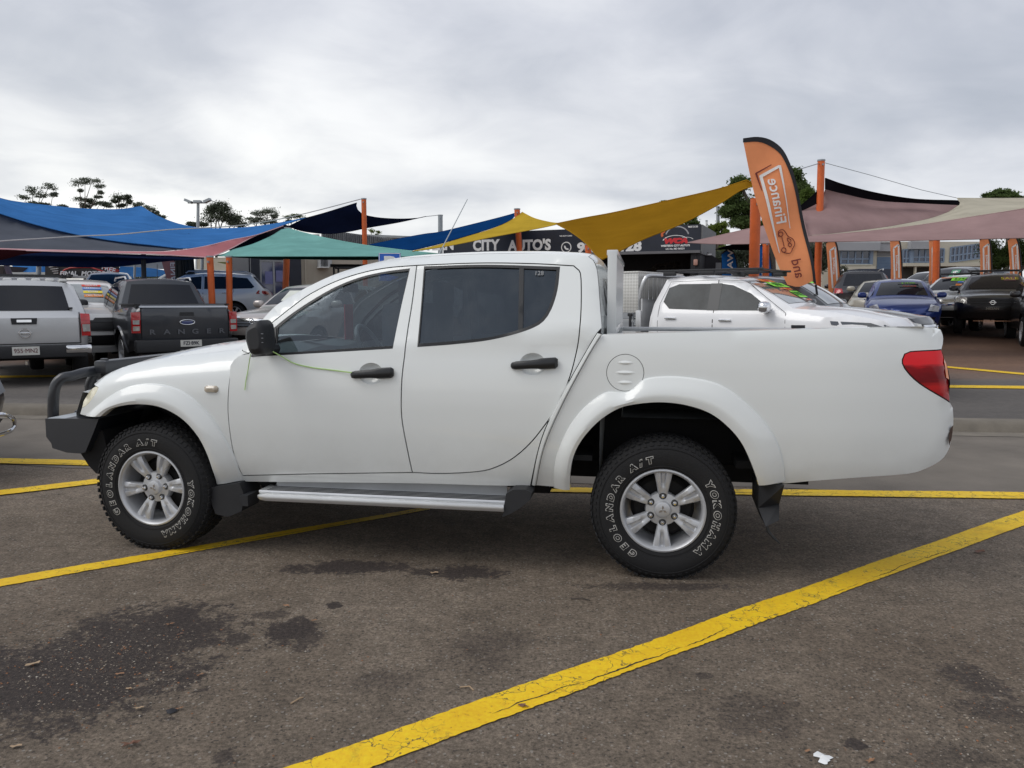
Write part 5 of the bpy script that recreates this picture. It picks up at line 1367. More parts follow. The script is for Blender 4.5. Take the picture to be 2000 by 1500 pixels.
# ================================================================== VEHICLES IN THE LOT
UTE_TOP = [(0.14, .42), (0.03, .62), (0.02, .95), (0.12, 1.09), (0.75, 1.18), (1.35, 1.24), (1.75, 1.53), (2.15, 1.745), (2.9, 1.81), (3.45, 1.76), (3.70, 1.26), (3.78, 1.255), (5.22, 1.31), (5.33, 1.24), (5.32, .70), (5.26, .52)]
CAN_TOP = UTE_TOP[:9] + [(3.9, 1.73), (4.98, 1.67), (5.27, 1.15), (5.33, 1.10), (5.32, .70), (5.26, .52)]
SUV_TOP = [(0.12, .40), (0.02, .60), (0.03, .86), (0.16, 1.0), (0.8, 1.09), (1.25, 1.14), (1.65, 1.42), (2.05, 1.63), (3.0, 1.70), (4.15, 1.65), (4.60, 1.14), (4.72, .98), (4.74, .62), (4.68, .44)]
UWIN = [[(1.66, 1.25), (2.0, 1.50), (2.30, 1.63), (2.50, 1.66), (2.50, 1.25)], [(2.60, 1.25), (2.60, 1.66), (3.2, 1.66), (3.36, 1.60), (3.42, 1.38), (3.30, 1.27)]]
SWIN = [[(1.55, 1.17), (1.9, 1.40), (2.25, 1.555), (2.60, 1.59), (2.60, 1.17)], [(2.69, 1.17), (2.69, 1.59), (3.45, 1.585), (3.50, 1.18)], [(3.58, 1.18), (3.55, 1.58), (4.05, 1.54), (4.28, 1.25), (4.2, 1.2)]]
UDOOR = [[(1.45, 1.22), (2.12, 1.70), (2.55, 1.72), (2.55, .45), (1.55, .45), (1.42, .6)], [(2.55, .45), (2.55, 1.72), (3.35, 1.70), (3.48, 1.35), (3.48, .9), (3.30, .55), (3.2, .45)]]
SDOOR = [[(1.42, 1.14), (2.1, 1.62), (2.65, 1.65), (2.65, .42), (1.55, .42), (1.42, .6)], [(2.65, .42), (2.65, 1.65), (3.5, 1.63), (3.62, 1.1), (3.5, .8), (3.3, .42)]]
def P(name, col, metal=0.0, **k): return paint(name, col, metal, **k)
def base_ute(paint_, **k):
    d = dict(L=5.35, W=1.86, top=UTE_TOP, idx=(5, 7, 9, 10), breaks=[0, 3, 5, 7, 9, 10, 11, 12, 15], openbed=(11, 12), rearfrom=12, belt=1.22, wheels=(0.93, 4.17), R=0.39, paint=paint_, sidewin=UWIN, doors=UDOOR, handles=[(2.35, 1.10), (3.25, 1.12)], mirror=(1.62, 1.27), sill=0.42, round=0.07, tumble=0.36)
    d.update(k); return d
def base_suv(paint_, **k):
    d = dict(L=4.75, W=1.87, top=SUV_TOP, idx=(5, 7, 9, 10), belt=1.14, wheels=(0.92, 3.62), R=0.36, paint=paint_, sidewin=SWIN, doors=SDOOR, handles=[(2.45, 1.03), (3.35, 1.05)], mirror=(1.55, 1.18), sill=0.34, tumble=0.42)
    d.update(k); return d
def lamp_pair(c, which, pts, m_, name, lift=0.012):
    for s in (-1, 1):
        q = [(s * y, z) for y, z in pts]; c['dec'](which, name, q, m_, lift)
def std_front(c, grille=((0.58, .80), (0.62, 1.0)), lamp=((0.60, .86), (0.88, .92), (0.90, 1.04), (0.62, 1.0)), low=((0.60, .45), (0.66, .62)), lampm=None, gm=None, badge=True, bars=3, barm=None):
    (y0, z0), (y1, z1) = grille
    g = c['dec']('f', 'grille', [(-y0, z0), (y0, z0), (y1, z1), (-y1, z1)], gm or GRILLE, 0.012)
    for k in range(bars):
        z = z0 + (z1 - z0) * (k + 0.5) / bars; h = min(0.018, (z1 - z0) / bars * 0.35)
        c['dec']('f', 'grille_bar', [(-y0, z - h), (y0, z - h), (y0, z + h), (-y0, z + h)], barm or BLACKP, 0.022, g)
    lamp_pair(c, 'f', lamp, lampm or LAMPCLEAR, 'headlight')
    (y0, z0), (y1, z1) = low
    c['dec']('f', 'lower_intake', [(-y0, z0), (y0, z0), (y1, z1), (-y1, z1)], GRILLE, 0.012)
    if badge:
        p = on_front(c, 0, (grille[0][1] + grille[1][1]) / 2, 0.035)
        V, Fc = tube_mesh([(p.x, p.y + 0.055 * math.cos(t), p.z + 0.055 * math.sin(t)) for t in np.linspace(0, 2 * math.pi, 17)], 0.010, 6, False)
        link('badge', meshf(V, Fc), CHROME, c['root'])
def rails(c, x0, x1, z, m_=BLACKP, yy=None, bars=(0.2, 0.8)):
    W = c['W']; yy = yy or W * 0.66
    for s in (-1, 1): tube('roof_rail', [(x0 - c['ox'], s * yy, z - 0.05), (x0 + 0.08 - c['ox'], s * yy, z + 0.01), (x1 - 0.08 - c['ox'], s * yy, z + 0.01), (x1 - c['ox'], s * yy, z - 0.05)], 0.018, m_, c['root'], 8)
def place(front=None, rear=None, h=(0, 1), L=5):
    h = Vector(h).normalized()
    if front is not None: c = Vector(front) - h * L / 2
    else: c = Vector(rear) + h * L / 2
    return (c.x, c.y), (h.x, h.y)
def ud(u, D): return ((u - 1000) / FPX * D, D)

# -- A: silver canopy ute
SILV = P('silver_paint', (0.58, 0.59, 0.60), 0.35, dirt=0.2)
def ex_A(c):
    lamp_pair(c, 'r', [(0.80, .80), (0.93, .80), (0.93, 1.16), (0.79, 1.17)], LAMPRED, 'tail_light', 0.02)
    lamp_pair(c, 'r', [(0.815, .87), (0.925, .87), (0.925, .99), (0.812, .99)], LAMPCLEAR, 'reversing_lens', 0.026)
    c['dec']('r', 'tailgate_seam', [(-0.785, .68), (0.785, .68), (0.785, .692), (-0.785, .692)], SEAM, 0.008)
    for s in (-1, 1): c['dec']('r', 'tailgate_gap', [(s * 0.775, .69), (s * 0.787, .69), (s * 0.787, 1.19), (s * 0.775, 1.19)], SEAM, 0.006)
    hd = c['dec']('r', 'tailgate_handle', [(-0.17, 1.00), (0.17, 1.00), (0.18, 1.10), (-0.18, 1.10)], BLACKP, 0.02)
    c['dec']('r', 'handle_lever', [(-0.10, 1.035), (0.10, 1.035), (0.10, 1.075), (-0.10, 1.075)], CHROME, 0.035, hd)
    p = on_rear(c, 0, 0.86, 0.02)
    V, Fc = tube_mesh([(p.x, 0.075 * math.cos(t), p.z + 0.07 * math.sin(t)) for t in np.linspace(0, 2 * math.pi, 21)], 0.012, 6, False); bo = link('round_badge', meshf(V, Fc), CHROME, c['root'])
    box('badge_bar', (p.x, 0, p.z), (0.012, 0.18, 0.022), CHROME, bo, bev=0.003)
    b = c['root']; x = c['L'] - c['ox']
    box('rear_bumper', (x + 0.03, 0, 0.56), (0.18, 1.72, 0.20), BLACKP, b, bev=0.03)
    for s in (-1, 1): box('bumper_corner', (x + 0.07, s * 0.74, 0.59), (0.15, 0.38, 0.13), CHROME, b, bev=0.03)
    box('number_plate', (x + 0.135, 0.0, 0.58), (0.01, 0.372, 0.135), PLATE, b)
    text('plate_text', '955·MN2', 0.098, frame(Vector((x + 0.143, 0.0, 0.58)), (0, 1, 0), (0, 0, 1)), PLT_TXT, b, 0.0, sx=0.88)
    tube('tow_ball', [(x + 0.15, 0.0, 0.36), (x + 0.15, 0.0, 0.42)], 0.025, CHROME, b)
    box('hatch_catch', (on_rear(c, 0.72, 1.24, 0.02).x, 0.66, 1.255), (0.03, 0.06, 0.03), BLACKP, b)
    for k in range(2):
        box('rack_bar', (4.1 + 0.6 * k - c['ox'], 0, 1.80), (0.05, 1.5, 0.03), BLACKP, b)
        for s in (-1, 1): box('rack_leg', (4.1 + 0.6 * k - c['ox'], s * 0.62, 1.75), (0.05, 0.05, 0.10), BLACKP, b)
    for s in (-1, 1): box('rack_side', (4.3 - c['ox'], s * 0.68, 1.81), (1.7, 0.04, 0.04), BLACKP, b)
    for k in range(7): box('load_roll', (4.35 - c['ox'], -0.6 + 0.2 * k, 1.725), (0.9, 0.13, 0.05), WHITEP, b, bev=0.03)
loc, hd = place(rear=ud(50, 12.35), h=(-0.53, 0.848), L=5.35)
make_car(base_ute(SILV, top=CAN_TOP, idx=(5, 7, 10, 11), breaks=[0, 3, 5, 7, 10, 11, 14], openbed=None, rearfrom=10, extras=[ex_A], sidewin=UWIN + [[(3.62, 1.27), (3.62, 1.56), (4.75, 1.56), (4.95, 1.30)]], mirror_mat=BLACKP, rearglass_mat=DGLASS),
         'canopy_pickup', 'silver pickup with canopy and plate 955 MN2 at the far left edge, seen from behind', 'pickup truck', loc, hd)
# -- C: charcoal ute, tailgate towards us
CHAR = P('charcoal_paint', (0.045, 0.05, 0.06), 0.5, dirt=0.12)
LGREY = mat('grey_decal', (0.10, 0.106, 0.12), 0.5)
def ex_C(c):
    lamp_pair(c, 'r', [(0.79, .80), (0.93, .80), (0.93, 1.17), (0.78, 1.18)], LAMPRED, 'tail_light', 0.02)
    for z0, z1 in ((0.84, .92), (.955, 1.03)): lamp_pair(c, 'r', [(0.805, z0), (0.91, z0), (0.91, z1), (0.80, z1)], LAMPCLEAR, 'lamp_cell', 0.027)
    for s in (-1, 1): c['dec']('r', 'tailgate_gap', [(s * 0.765, .70), (s * 0.775, .70), (s * 0.775, 1.28), (s * 0.765, 1.28)], SEAM, 0.006)
    c['dec']('r', 'tailgate_edge', [(-0.78, 1.255), (0.78, 1.255), (0.78, 1.285), (-0.78, 1.285)], P('pale_grey_edge', (0.30, 0.32, 0.35), 0.4), 0.012)
    c['dec']('r', 'tailgate_handle', [(-0.13, 1.10), (0.13, 1.10), (0.12, 1.17), (-0.12, 1.17)], BLACKP, 0.014)
    for i, ch in enumerate('RANGER'):
        rear_text(c, 'tailgate_letter', ch, -0.60 + 0.245 * i, 0.81, 0.125, LGREY, 0.003, 1.35, 0.022)
    p = on_rear(c, 0, 0.985, 0.02)
    V, Fc = tube_mesh([(p.x, 0.13 * math.cos(t), p.z + 0.045 * math.sin(t)) for t in np.linspace(0, 2 * math.pi, 25)], 0.008, 6, False); bo = link('oval_badge', meshf(V, Fc), CHROME, c['root'])
    box('badge_plate', (p.x - 0.006, 0, p.z), (0.01, 0.20, 0.06), mat('badge_blue', (0.02, 0.04, 0.16), 0.3, coat=1), bo, bev=0.004)
    b = c['root']; x = c['L'] - c['ox']
    box('rear_bumper', (x + 0.05, 0, 0.56), (0.20, 1.80, 0.22), BLACKP, b, bev=0.03)
    box('number_plate', (x + 0.155, 0.03, 0.60), (0.01, 0.372, 0.12), PLATE, b)
    text('plate_text', 'FZI·89K', 0.095, frame(Vector((x + 0.163, 0.03, 0.60)), (0, 1, 0), (0, 0, 1)), PLT_DK, b, 0.0015, sx=0.9)
    box('high_stop_light', (3.42 - c['ox'] + 0.09, 0, 1.705), (0.03, 0.26, 0.022), LAMPRED, b)
    rails(c, 2.2, 3.35, 1.85, SILV)
    tube('aerial', [(3.2 - c['ox'], 0.0, 1.84), (3.25 - c['ox'], 0, 2.13)], 0.005, BLACKP, b, 6)
    for s in (-1, 1): box('side_step', (2.4 - c['ox'], s * 0.90, 0.40), (1.7, 0.16, 0.05), ALU, b, bev=0.01)
loc, hd = place(rear=ud(366, 14.3), h=(-0.60, 0.80), L=5.35)
make_car(base_ute(CHAR, extras=[ex_C], tonneau=True, mirror_mat=BLACKP, clad=CHAR, W=1.87), 'tailgate_pickup', 'dark grey pickup with RANGER across its tailgate, backed toward the camera', 'pickup truck', loc, hd)
# -- B: white ute facing us between A and C
WHT = P('white_car_paint', (0.72, 0.72, 0.71), dirt=0.12)
def ex_B(c):
    std_front(c, ((0.60, .78), (0.68, 1.04)), ((0.62, .86), (0.90, .92), (0.90, 1.05), (0.64, 1.03)), ((0.66, .50), (0.72, .70)), bars=2, badge=False)
    c['dec']('f', 'bumper_blade', [(-0.62, .36), (0.62, .36), (0.74, .46), (-0.74, .46)], SILV, 0.03)
    plate(c, 'f', 'CX17·LG', 0.62, 0.02)
    m_ = c['marks']
    for k, (mm, tx) in enumerate(((SRED, 'FINANCE'), (SBLUE, 'ARRANGED'), (SYEL, 'TODAY'), (SORANGE, 'CALL NOW'))): sticker(c, m_[5], m_[7], -0.40, 0.80 - 0.15 * k, 0.36, 0.085, mm, tx, LETTERW, sx=0.8)
loc, hd = place(front=ud(160, 14.9), h=(0.50, -0.866), L=5.35)
make_car(base_ute(WHT, extras=[ex_B], mirror_mat=BLACKP, windscreen=PALEGLASS), 'white_pickup', 'white pickup with dark grille facing us between the silver canopy pickup and grey tailgate', 'pickup truck', loc, hd)
# -- E: pale blue-silver wagon
PBLU = P('ice_silver_paint', (0.70, 0.72, 0.74), 0.1, dirt=0.1)
def ex_E(c):
    lamp_pair(c, 'r', [(0.55, 1.0), (0.90, 1.0), (0.90, 1.12), (0.60, 1.10)], LAMPRED, 'tail_light', 0.015); rails(c, 2.1, 4.1, 1.75, SILV)
    for s in (-1, 1):
        surf_panel('tail_light_side', [(4.32, 1.02), (4.66, 1.0), (4.62, 1.12), (4.40, 1.13)], c['side'](s, 0.012), LAMPRED, c['root'], h=0.1, flange=0.01, inward=(0, -s, 0), flip=s > 0)
loc, hd = place(rear=ud(533, 27.0), h=(-0.97, -0.22), L=4.75)
make_car(base_suv(PBLU, extras=[ex_E], handle_mat=CHROME), 'silver_wagon', 'ice silver wagon facing left behind the two orange posts', 'car', loc, hd)
# -- F: gold-silver SUV with barred grille
GOLD = P('champagne_paint', (0.46, 0.42, 0.40), 0.35, dirt=0.1)
def ex_F(c):
    std_front(c, ((0.50, .78), (0.60, 1.0)), ((0.62, .90), (0.90, .94), (0.90, 1.06), (0.64, 1.04)), ((0.6, .45), (0.66, .60)), bars=4, barm=CHROME)
    m_ = c['marks']
    sticker(c, m_[5], m_[7], 0.20, 0.45, 0.30, 0.42, mat('sun_shade_white', (0.62, 0.64, 0.58), 0.7), name='sun_shade')
    for k, mm in enumerate((GREEN, SBLUE, GREEN, SRED)): sticker(c, m_[5], m_[7], -0.50, 0.84 - 0.16 * k, 0.40, 0.10, mm, ('$18', 'DRIVE', 'AWAY', 'NOW')[k], SYEL if k else PLT_DK)
loc, hd = place(front=ud(500, 15.9), h=(-0.30, -0.955), L=4.75)
make_car(base_suv(GOLD, extras=[ex_F], W=1.86), 'champagne_suv', 'champagne SUV with chrome barred grille, its bonnet behind the door mirror of the white pickup', 'car', loc, hd)
# -- G: white vehicle with black rack, mostly hidden
def ex_G(c):
    b = c['root']
    for s in (-1, 1):
        tube('rack_side', [(2.4 - c['ox'], s * 0.66, 1.97), (5.2 - c['ox'], s * 0.66, 1.97)], 0.045, BLACKP, b, 8)
        for x in (2.6, 3.3, 5.1): tube('rack_leg', [(x - c['ox'], s * 0.66, 1.25), (x - c['ox'], s * 0.66, 1.95)], 0.03, BLACKP, b, 8)
    for x in (2.6, 3.3, 4.2, 5.1): tube('rack_bar', [(x - c['ox'], -0.66, 1.97), (x - c['ox'], 0.66, 1.97)], 0.03, BLACKP, b, 8)
loc, hd = place(rear=ud(644, 24), h=(0.99, 0.12), L=5.35)
make_car(base_ute(WHT, extras=[ex_G]), 'rack_pickup', 'white pickup with raised black rack by the beige wall, mostly hidden', 'pickup truck', loc, hd)
loc, hd = place(front=ud(565, 21), h=(-0.35, -0.93), L=4.3)
make_car(base_suv(WHT, detail=0, top=[(x * 0.9, z * 0.86) for x, z in SUV_TOP], L=4.27, W=1.72, belt=0.98, wheels=(0.83, 3.3), R=0.31, sidewin=[], doors=[], handles=[], mirror=(1.4, 1.0)), 'white_hatch', 'small white hatchback roof just behind the champagne SUV windscreen', 'car', loc, hd)
# -- D: small pale car far behind
loc, hd = place(front=ud(212, 26), h=(0.4, -0.9), L=4.75)
make_car(base_suv(P('pearl_paint', (0.5, 0.5, 0.48), 0.2), detail=0), 'pale_car', 'small pale car far back between the white pickup and the grey tailgate pickup', 'car', loc, hd)
loc, hd = place(front=ud(240, 31), h=(-0.8, -0.5), L=4.75)
make_car(base_suv(P('slate_paint', (0.06, 0.065, 0.08), 0.3), detail=0), 'slate_car', 'dark slate car far back, just left of the grey pickup roof', 'car', loc, hd)

# -- H: white tray-back ute
HT_ = [(0.14, .45), (0.03, .62), (0.02, .97), (0.16, 1.12), (0.8, 1.235), (1.38, 1.285), (1.85, 1.55), (2.25, 1.72), (2.95, 1.78), (3.46, 1.74), (3.62, 1.34), (3.67, .85), (3.62, .48)]
def ex_H(c):
    b = c['root']; ox = c['ox']; m_ = c['marks']
    std_front(c, ((0.36, .74), (0.50, 1.0)), ((0.56, .88), (0.93, .94), (0.93, 1.07), (0.60, .99)), ((0.66, .44), (0.72, .60)), bars=2, barm=CHROME, lampm=mat('smoked_lamp', (0.06, 0.07, 0.085), 0.1, coat=1.0))
    for s in (-1, 1):
        surf_panel('headlight_side', [(0.10, 1.02), (0.28, .96), (0.80, 1.06), (0.82, 1.11), (0.30, 1.09)], c['side'](s, 0.008), MATS['smoked_lamp'], b, h=0.1, flange=0.01, inward=(0, -s, 0), flip=s > 0)
        surf_panel('door_pillar', [(2.48, 1.25), (2.48, 1.665), (2.66, 1.665), (2.66, 1.25)], c['side'](s, 0.009), mat('pillar_black', (0.02, 0.022, 0.026), 0.35), b, h=0.2, flange=0.01, inward=(0, -s, 0), flip=s > 0)
    # tray with drop side, load box, headboard hoop
    tr = bpy.data.objects.new('tray', None); COL.objects.link(tr); tr.parent = b
    x0, x1 = 3.78 - ox, 5.75 - ox
    box('tray_floor', ((x0 + x1) / 2, 0, 0.89), (x1 - x0, 1.86, 0.06), ALU, tr)
    for s in (-1, 1):
        for z, h, dy in ((0.99, 0.115, 0), (1.085, 0.012, 0.006), (1.15, 0.10, 0)): box('drop_side', ((x0 + x1) / 2 + 0.06, s * (0.925 + dy), z), (x1 - x0 - 0.12, 0.03, h), ALU if dy else mat('tray_grey', (0.34, 0.355, 0.375), 0.4, 0.5), tr)
        box('tray_post', (x0 + 0.03, s * 0.925, 1.06), (0.09, 0.05, 0.36), ALU, tr, bev=0.01)
        box('side_latch', (x0 + 0.17, s * 0.955, 1.08), (0.035, 0.03, 0.22), BLACKP, tr, bev=0.008); box('latch_head', (x0 + 0.17, s * 0.96, 1.17), (0.08, 0.03, 0.05), BLACKP, tr, bev=0.01)
        box('lower_latch', (x0 + 0.60, s * 0.955, 0.95), (0.08, 0.03, 0.13), BLACKP, tr, bev=0.01)
        tube('headboard_hoop', [tuple(p) for p in spl([(x0 + 0.10, s * 0.80, 1.2), (x0 + 0.10, s * 0.80, 1.45), (x0 + 0.02, s * 0.78, 1.72), (x0 - 0.02, s * 0.70, 1.80), (x0 - 0.02, s * 0.3, 1.81), (x0 - 0.02, 0, 1.81)], 0.06)], 0.035, ALU, tr, 10)
    box('tray_headboard', (x0 + 0.02, 0, 1.18), (0.03, 1.7, 0.5), ALU, tr)
    for k in range(9): box('headboard_mesh', (x0 + 0.0, -0.64 + 0.16 * k, 1.6), (0.012, 0.012, 0.36), ALU, tr)
    ck, ct, cb = newmat('checker_plate'); tcn = N(ct, 'ShaderNodeTexCoord'); mp = N(ct, 'ShaderNodeMapping'); mp.inputs['Rotation'].default_value = (0, math.radians(45), 0)
    mp.inputs['Scale'].default_value = (27, 27, 27); ct.links.new(tcn.outputs['Object'], mp.inputs[0]); ch = N(ct, 'ShaderNodeTexChecker', i_Scale=1.0); ct.links.new(mp.outputs[0], ch.inputs[0])
    cb.inputs['Metallic'].default_value = 0.45; cb.inputs['Roughness'].default_value = 0.35; ct.links.new(ramp(ct, ch.outputs['Fac'], [(0, (0.56, 0.55, 0.52)), (1, (0.70, 0.69, 0.66))]), cb.inputs['Base Color'])
    bp = N(ct, 'ShaderNodeBump', i_Strength=0.5, i_Distance=0.01); ct.links.new(ch.outputs['Fac'], bp.inputs['Height']); ct.links.new(bp.outputs[0], cb.inputs['Normal'])
    # box stands on the tray
    c['ck'] = ck
    lb = empty('tool_box', 'silver checker plate toolbox on the tray of the white pickup at right', 'toolbox', b.location, 0); lb.rotation_euler = b.rotation_euler
    box('box_body', (4.42 - ox, 0, 1.53), (1.10, 1.70, 0.66), ck, lb, bev=0.01); box('box_lid', (4.42 - ox, 0, 1.865), (1.13, 1.73, 0.03), ck, lb, bev=0.006)
    # black roof platform
    for s in (-1, 1):
        box('platform_side', (2.75 - ox, s * 0.66, 1.875), (1.75, 0.05, 0.035), BLACKP, b, bev=0.01)
        for x in (2.05, 2.75, 3.4): box('platform_foot', (x - ox, s * 0.66, 1.83), (0.22, 0.05, 0.07), BLACKP, b, bev=0.015)
    for k in range(7): box('platform_slat', (1.98 + 0.256 * k - ox, 0, 1.88), (0.06, 1.32, 0.02), BLACKP, b)
    sticker(c, m_[5], m_[7], -0.12, 0.88, 0.7, 0.12, SORANGE, 'SALE', SRED)
    sticker(c, m_[5], m_[7], -0.28, 0.72, 0.9, 0.17, GREEN, '$27,990', PLT_DK); sticker(c, m_[5], m_[7], -0.38, 0.56, 0.5, 0.05, SORANGE, 'FINANCE', SRED); sticker(c, m_[5], m_[7], -0.45, 0.38, 0.55, 0.20, GREEN, 'DIESEL', PLT_DK); sticker(c, m_[5], m_[7], -0.48, 0.22, 0.42, 0.05, mat('faint_red', (0.5, 0.25, 0.2), 0.6), 'CALL', SRED)
    box('number_plate', (-ox - 0.01, 0, 0.55), (0.01, 0.37, 0.12), PLATE, b)
loc, hd = place(front=ud(1770, 11.05), h=(0.80, -0.60), L=3.7)
WH2 = P('bright_white_paint', (0.78, 0.78, 0.79), dirt=0.05, rough=0.25)
make_car(base_ute(WH2, L=3.7, W=1.86, top=HT_, idx=(5, 7, 9, 10), breaks=[0, 3, 5, 7, 9, 10, 12], openbed=None, rearfrom=9, wheels=(0.93, 4.2), extras=[ex_H], handle_mat=CHROME, mirror_mat=CHROME, windscreen=PALEGLASS, sideglass=mat('sky_streaked_glass', (0.050, 0.056, 0.060), 0.12, coat=0.0, spec=0.18, var=0.5, vs=1.5), belt=1.22, tail=0.02, mirror=(1.72, 1.24)),  # side glass: uneven grey base colour paints in streaks of reflected sky
         'tray_pickup', 'white dual cab pickup with black roof platform and aluminium tray, nose to the right', 'pickup truck', (loc[0], loc[1], 0.10), hd)
# -- I: grey ute beside it
GRYM = P('tungsten_paint', (0.045, 0.048, 0.052), 0.25, dirt=0.1)
def ex_I(c):
    std_front(c, ((0.60, .82), (0.62, 1.0)), ((0.64, .86), (0.92, .90), (0.92, 1.04), (0.64, 1.0)), ((0.6, .45), (0.66, .62)), bars=3, barm=CHROME)
    sticker(c, c['marks'][5], c['marks'][7], 0.1, 0.86, 0.8, 0.10, GREEN, '$29,990', PLT_DK)
loc, hd = place(front=ud(1806, 12.9), h=(0.80, -0.60), L=5.3)
make_car(base_ute(GRYM, extras=[ex_I], windscreen=PALEGLASS), 'grey_pickup', 'dark grey pickup with round chrome badge, its nose just past the white tray pickup', 'pickup truck', (loc[0], loc[1], 0.12), hd)
# -- J: blue SUV
BLUE = P('deep_blue_paint', (0.016, 0.048, 0.24), 0.35, dirt=0.03)
J_TOP = [(0.10, .40), (0.02, .55), (0.04, .72), (0.22, .86), (0.8, 1.0), (1.30, 1.06), (1.75, 1.36), (2.2, 1.57), (3.0, 1.62), (4.0, 1.52), (4.55, 1.12), (4.68, .98), (4.70, .62), (4.62, .44)]
def ex_J(c):
    std_front(c, ((0.3, .50), (0.35, .56)), ((0.58, .72), (0.84, .70), (0.86, .84), (0.66, .90)), ((0.70, .36), (0.78, .55)), bars=1, badge=False, lampm=mat('lamp_dim', (0.30, 0.32, 0.36), 0.1, coat=1.0, var=0.4, vs=12))
    m_ = c['marks']; sticker(c, m_[5], m_[7], -0.30, 0.76, 0.55, 0.12, mat('screen_dark', (0.02, 0.03, 0.02), 0.3), '$ 29,990', GREEN); sticker(c, m_[5], m_[7], -0.32, 0.56, 0.5, 0.10, mat('screen_dark', (0, 0, 0), 0.3), 'FINANCE', SRED)
loc, hd = place(front=ud(1762, 21.0), h=(-0.40, -0.916), L=4.7)
make_car(base_suv(BLUE, L=4.7, W=1.93, top=J_TOP, belt=1.05, extras=[ex_J], sidewin=[], mirror=(1.55, 1.10), nose=0.3, bulge=0.24, round=0.13, wheels=(0.92, 3.7)), 'blue_suv', 'deep blue SUV with rounded bonnet facing us beside the orange flag', 'car', loc, hd)
# -- K: white SUV facing left
KW = P('white_silver_paint', (0.52, 0.54, 0.54), 0.15, dirt=0.1)
def ex_K(c):
    std_front(c, ((0.52, .76), (0.60, .94)), ((0.60, .82), (0.90, .88), (0.90, 1.0), (0.62, .94)), ((0.6, .42), (0.7, .62)), bars=4, barm=CHROME)
    for s in (-1, 1): c['dec']('f', 'bumper_crease', [(s * 0.62, .66), (s * 0.70, .66), (s * 0.90, .40), (s * 0.84, .40)], CHROME, 0.02)
    m_ = c['marks']; sticker(c, m_[5], m_[7], -0.30, 0.78, 0.75, 0.22, GREEN, '$24,990', PLT_DK); sticker(c, m_[5], m_[7], -0.36, 0.58, 0.4, 0.09, SBLUE, 'AWD', LETTERW); sticker(c, m_[5], m_[7], -0.34, 0.42, 0.42, 0.10, SORANGE, 'CALL', LETTERW); sticker(c, m_[5], m_[7], 0.45, 0.90, 0.5, 0.06, SORANGE, 'FINANCE', LETTERW)
    rails(c, 2.1, 4.1, 1.76)
    box('light_bar', (1.95 - c['ox'], 0, 1.74), (0.08, 1.1, 0.06), BLACKP, c['root'], bev=0.01)
loc, hd = place(front=ud(1826, 23.0), h=(-0.72, -0.69), L=4.75)
make_car(base_suv(KW, extras=[ex_K], clad=mat('grey_cladding', (0.09, 0.085, 0.085), 0.6)), 'white_suv', 'whitish SUV with green price sticker facing left, behind the black SUV at right', 'car', loc, hd)
# -- L: black SUV
BLK = P('black_metallic_paint', (0.020, 0.020, 0.024), 0.4, dirt=0.05)
def ex_L(c):
    std_front(c, ((0.52, .80), (0.60, 1.02)), ((0.62, .88), (0.92, .94), (0.92, 1.10), (0.64, 1.06)), ((0.62, .50), (0.72, .64)), bars=3)
    p = c['dec']('f', 'number_plate', c['rect'](-0.26, .70, 0.26, .78), mat('plate_black', (0.01, 0.01, 0.012), 0.4), 0.03)
    front_text(c, 'plate_text', 'NISSAN', 0, .74, 0.085, mat('plate_gold', (0.30, 0.27, 0.22), 0.5), 0.001, 1.1, 0.035, p)
    c['dec']('f', 'bumper_blade', [(-0.45, .385), (0.45, .385), (0.45, .41), (-0.45, .41)], mat('copper_trim', (0.40, 0.22, 0.14), 0.35, 0.6), 0.04)
    rails(c, 2.2, 3.9, 1.86); b = c['root']
    for x in (2.5, 3.4): box('roof_bar', (x - c['ox'], 0, 1.89), (0.08, 1.45, 0.03), BLACKP, b, bev=0.01)
    q = on_front(c, 0, .915, 0.04); box('badge_bar', tuple(q), (0.012, 0.18, 0.025), CHROME, b, bev=0.004)
    m_ = c['marks']; sticker(c, m_[5], m_[7], -0.55, 0.7, 0.3, 0.25, mat('dim_sticker', (0.25, 0.12, 0.12), 0.6), 'SALE', SYEL)
L_TOP = [(x, z + (0.08 if z > 0.5 else 0.06)) for x, z in SUV_TOP]
loc, hd = place(front=ud(1934, 21.6), h=(-0.53, -0.848), L=4.8)
make_car(base_suv(BLK, L=4.78, W=1.95, top=L_TOP, belt=1.22, R=0.40, extras=[ex_L], sill=0.44, nose=0.22, wheels=(0.95, 3.7), mirror=(1.55, 1.28), windscreen=mat('brown_dark_glass', (0.02, 0.016, 0.018), 0.08, spec=0.3), sidewin=[[(x, z + 0.08) for x, z in w_] for w_ in SWIN], doors=[[(x, z + 0.08) for x, z in w_] for w_ in SDOOR]), 'black_suv', 'black SUV with round badge and roof rails, facing us near the right edge', 'car', loc, hd)
# -- M: black car cut by right edge
def ex_M(c):
    std_front(c, ((0.5, .80), (0.56, 1.02)), ((0.62, .90), (0.92, .92), (0.92, 1.12), (0.64, 1.10)), ((0.62, .50), (0.72, .66)), bars=3)
loc, hd = place(front=ud(2092, 18.2), h=(-0.45, -0.89), L=5.3)
make_car(base_ute(BLK, extras=[ex_M]), 'black_pickup', 'black vehicle with round headlamp cut off by the right edge of the photo', 'pickup truck', loc, hd)
# -- N: dark SUV from behind with silver roof
def ex_N(c):
    lamp_pair(c, 'r', [(0.62, .95), (0.90, .95), (0.88, 1.12), (0.66, 1.10)], LAMPRED, 'tail_light', 0.015)
    rails(c, 2.1, 4.0, 1.76, SILV); plate(c, 'r', 'DT51·LM', 0.62)
loc, hd = place(rear=ud(1682, 25.5), h=(0.35, 0.93), L=4.75)
make_car(base_suv(P('graphite_paint', (0.035, 0.035, 0.042), 0.4), extras=[ex_N]), 'graphite_suv', 'dark SUV with pale roof edge seen from behind, left of the blue SUV', 'car', loc, hd)
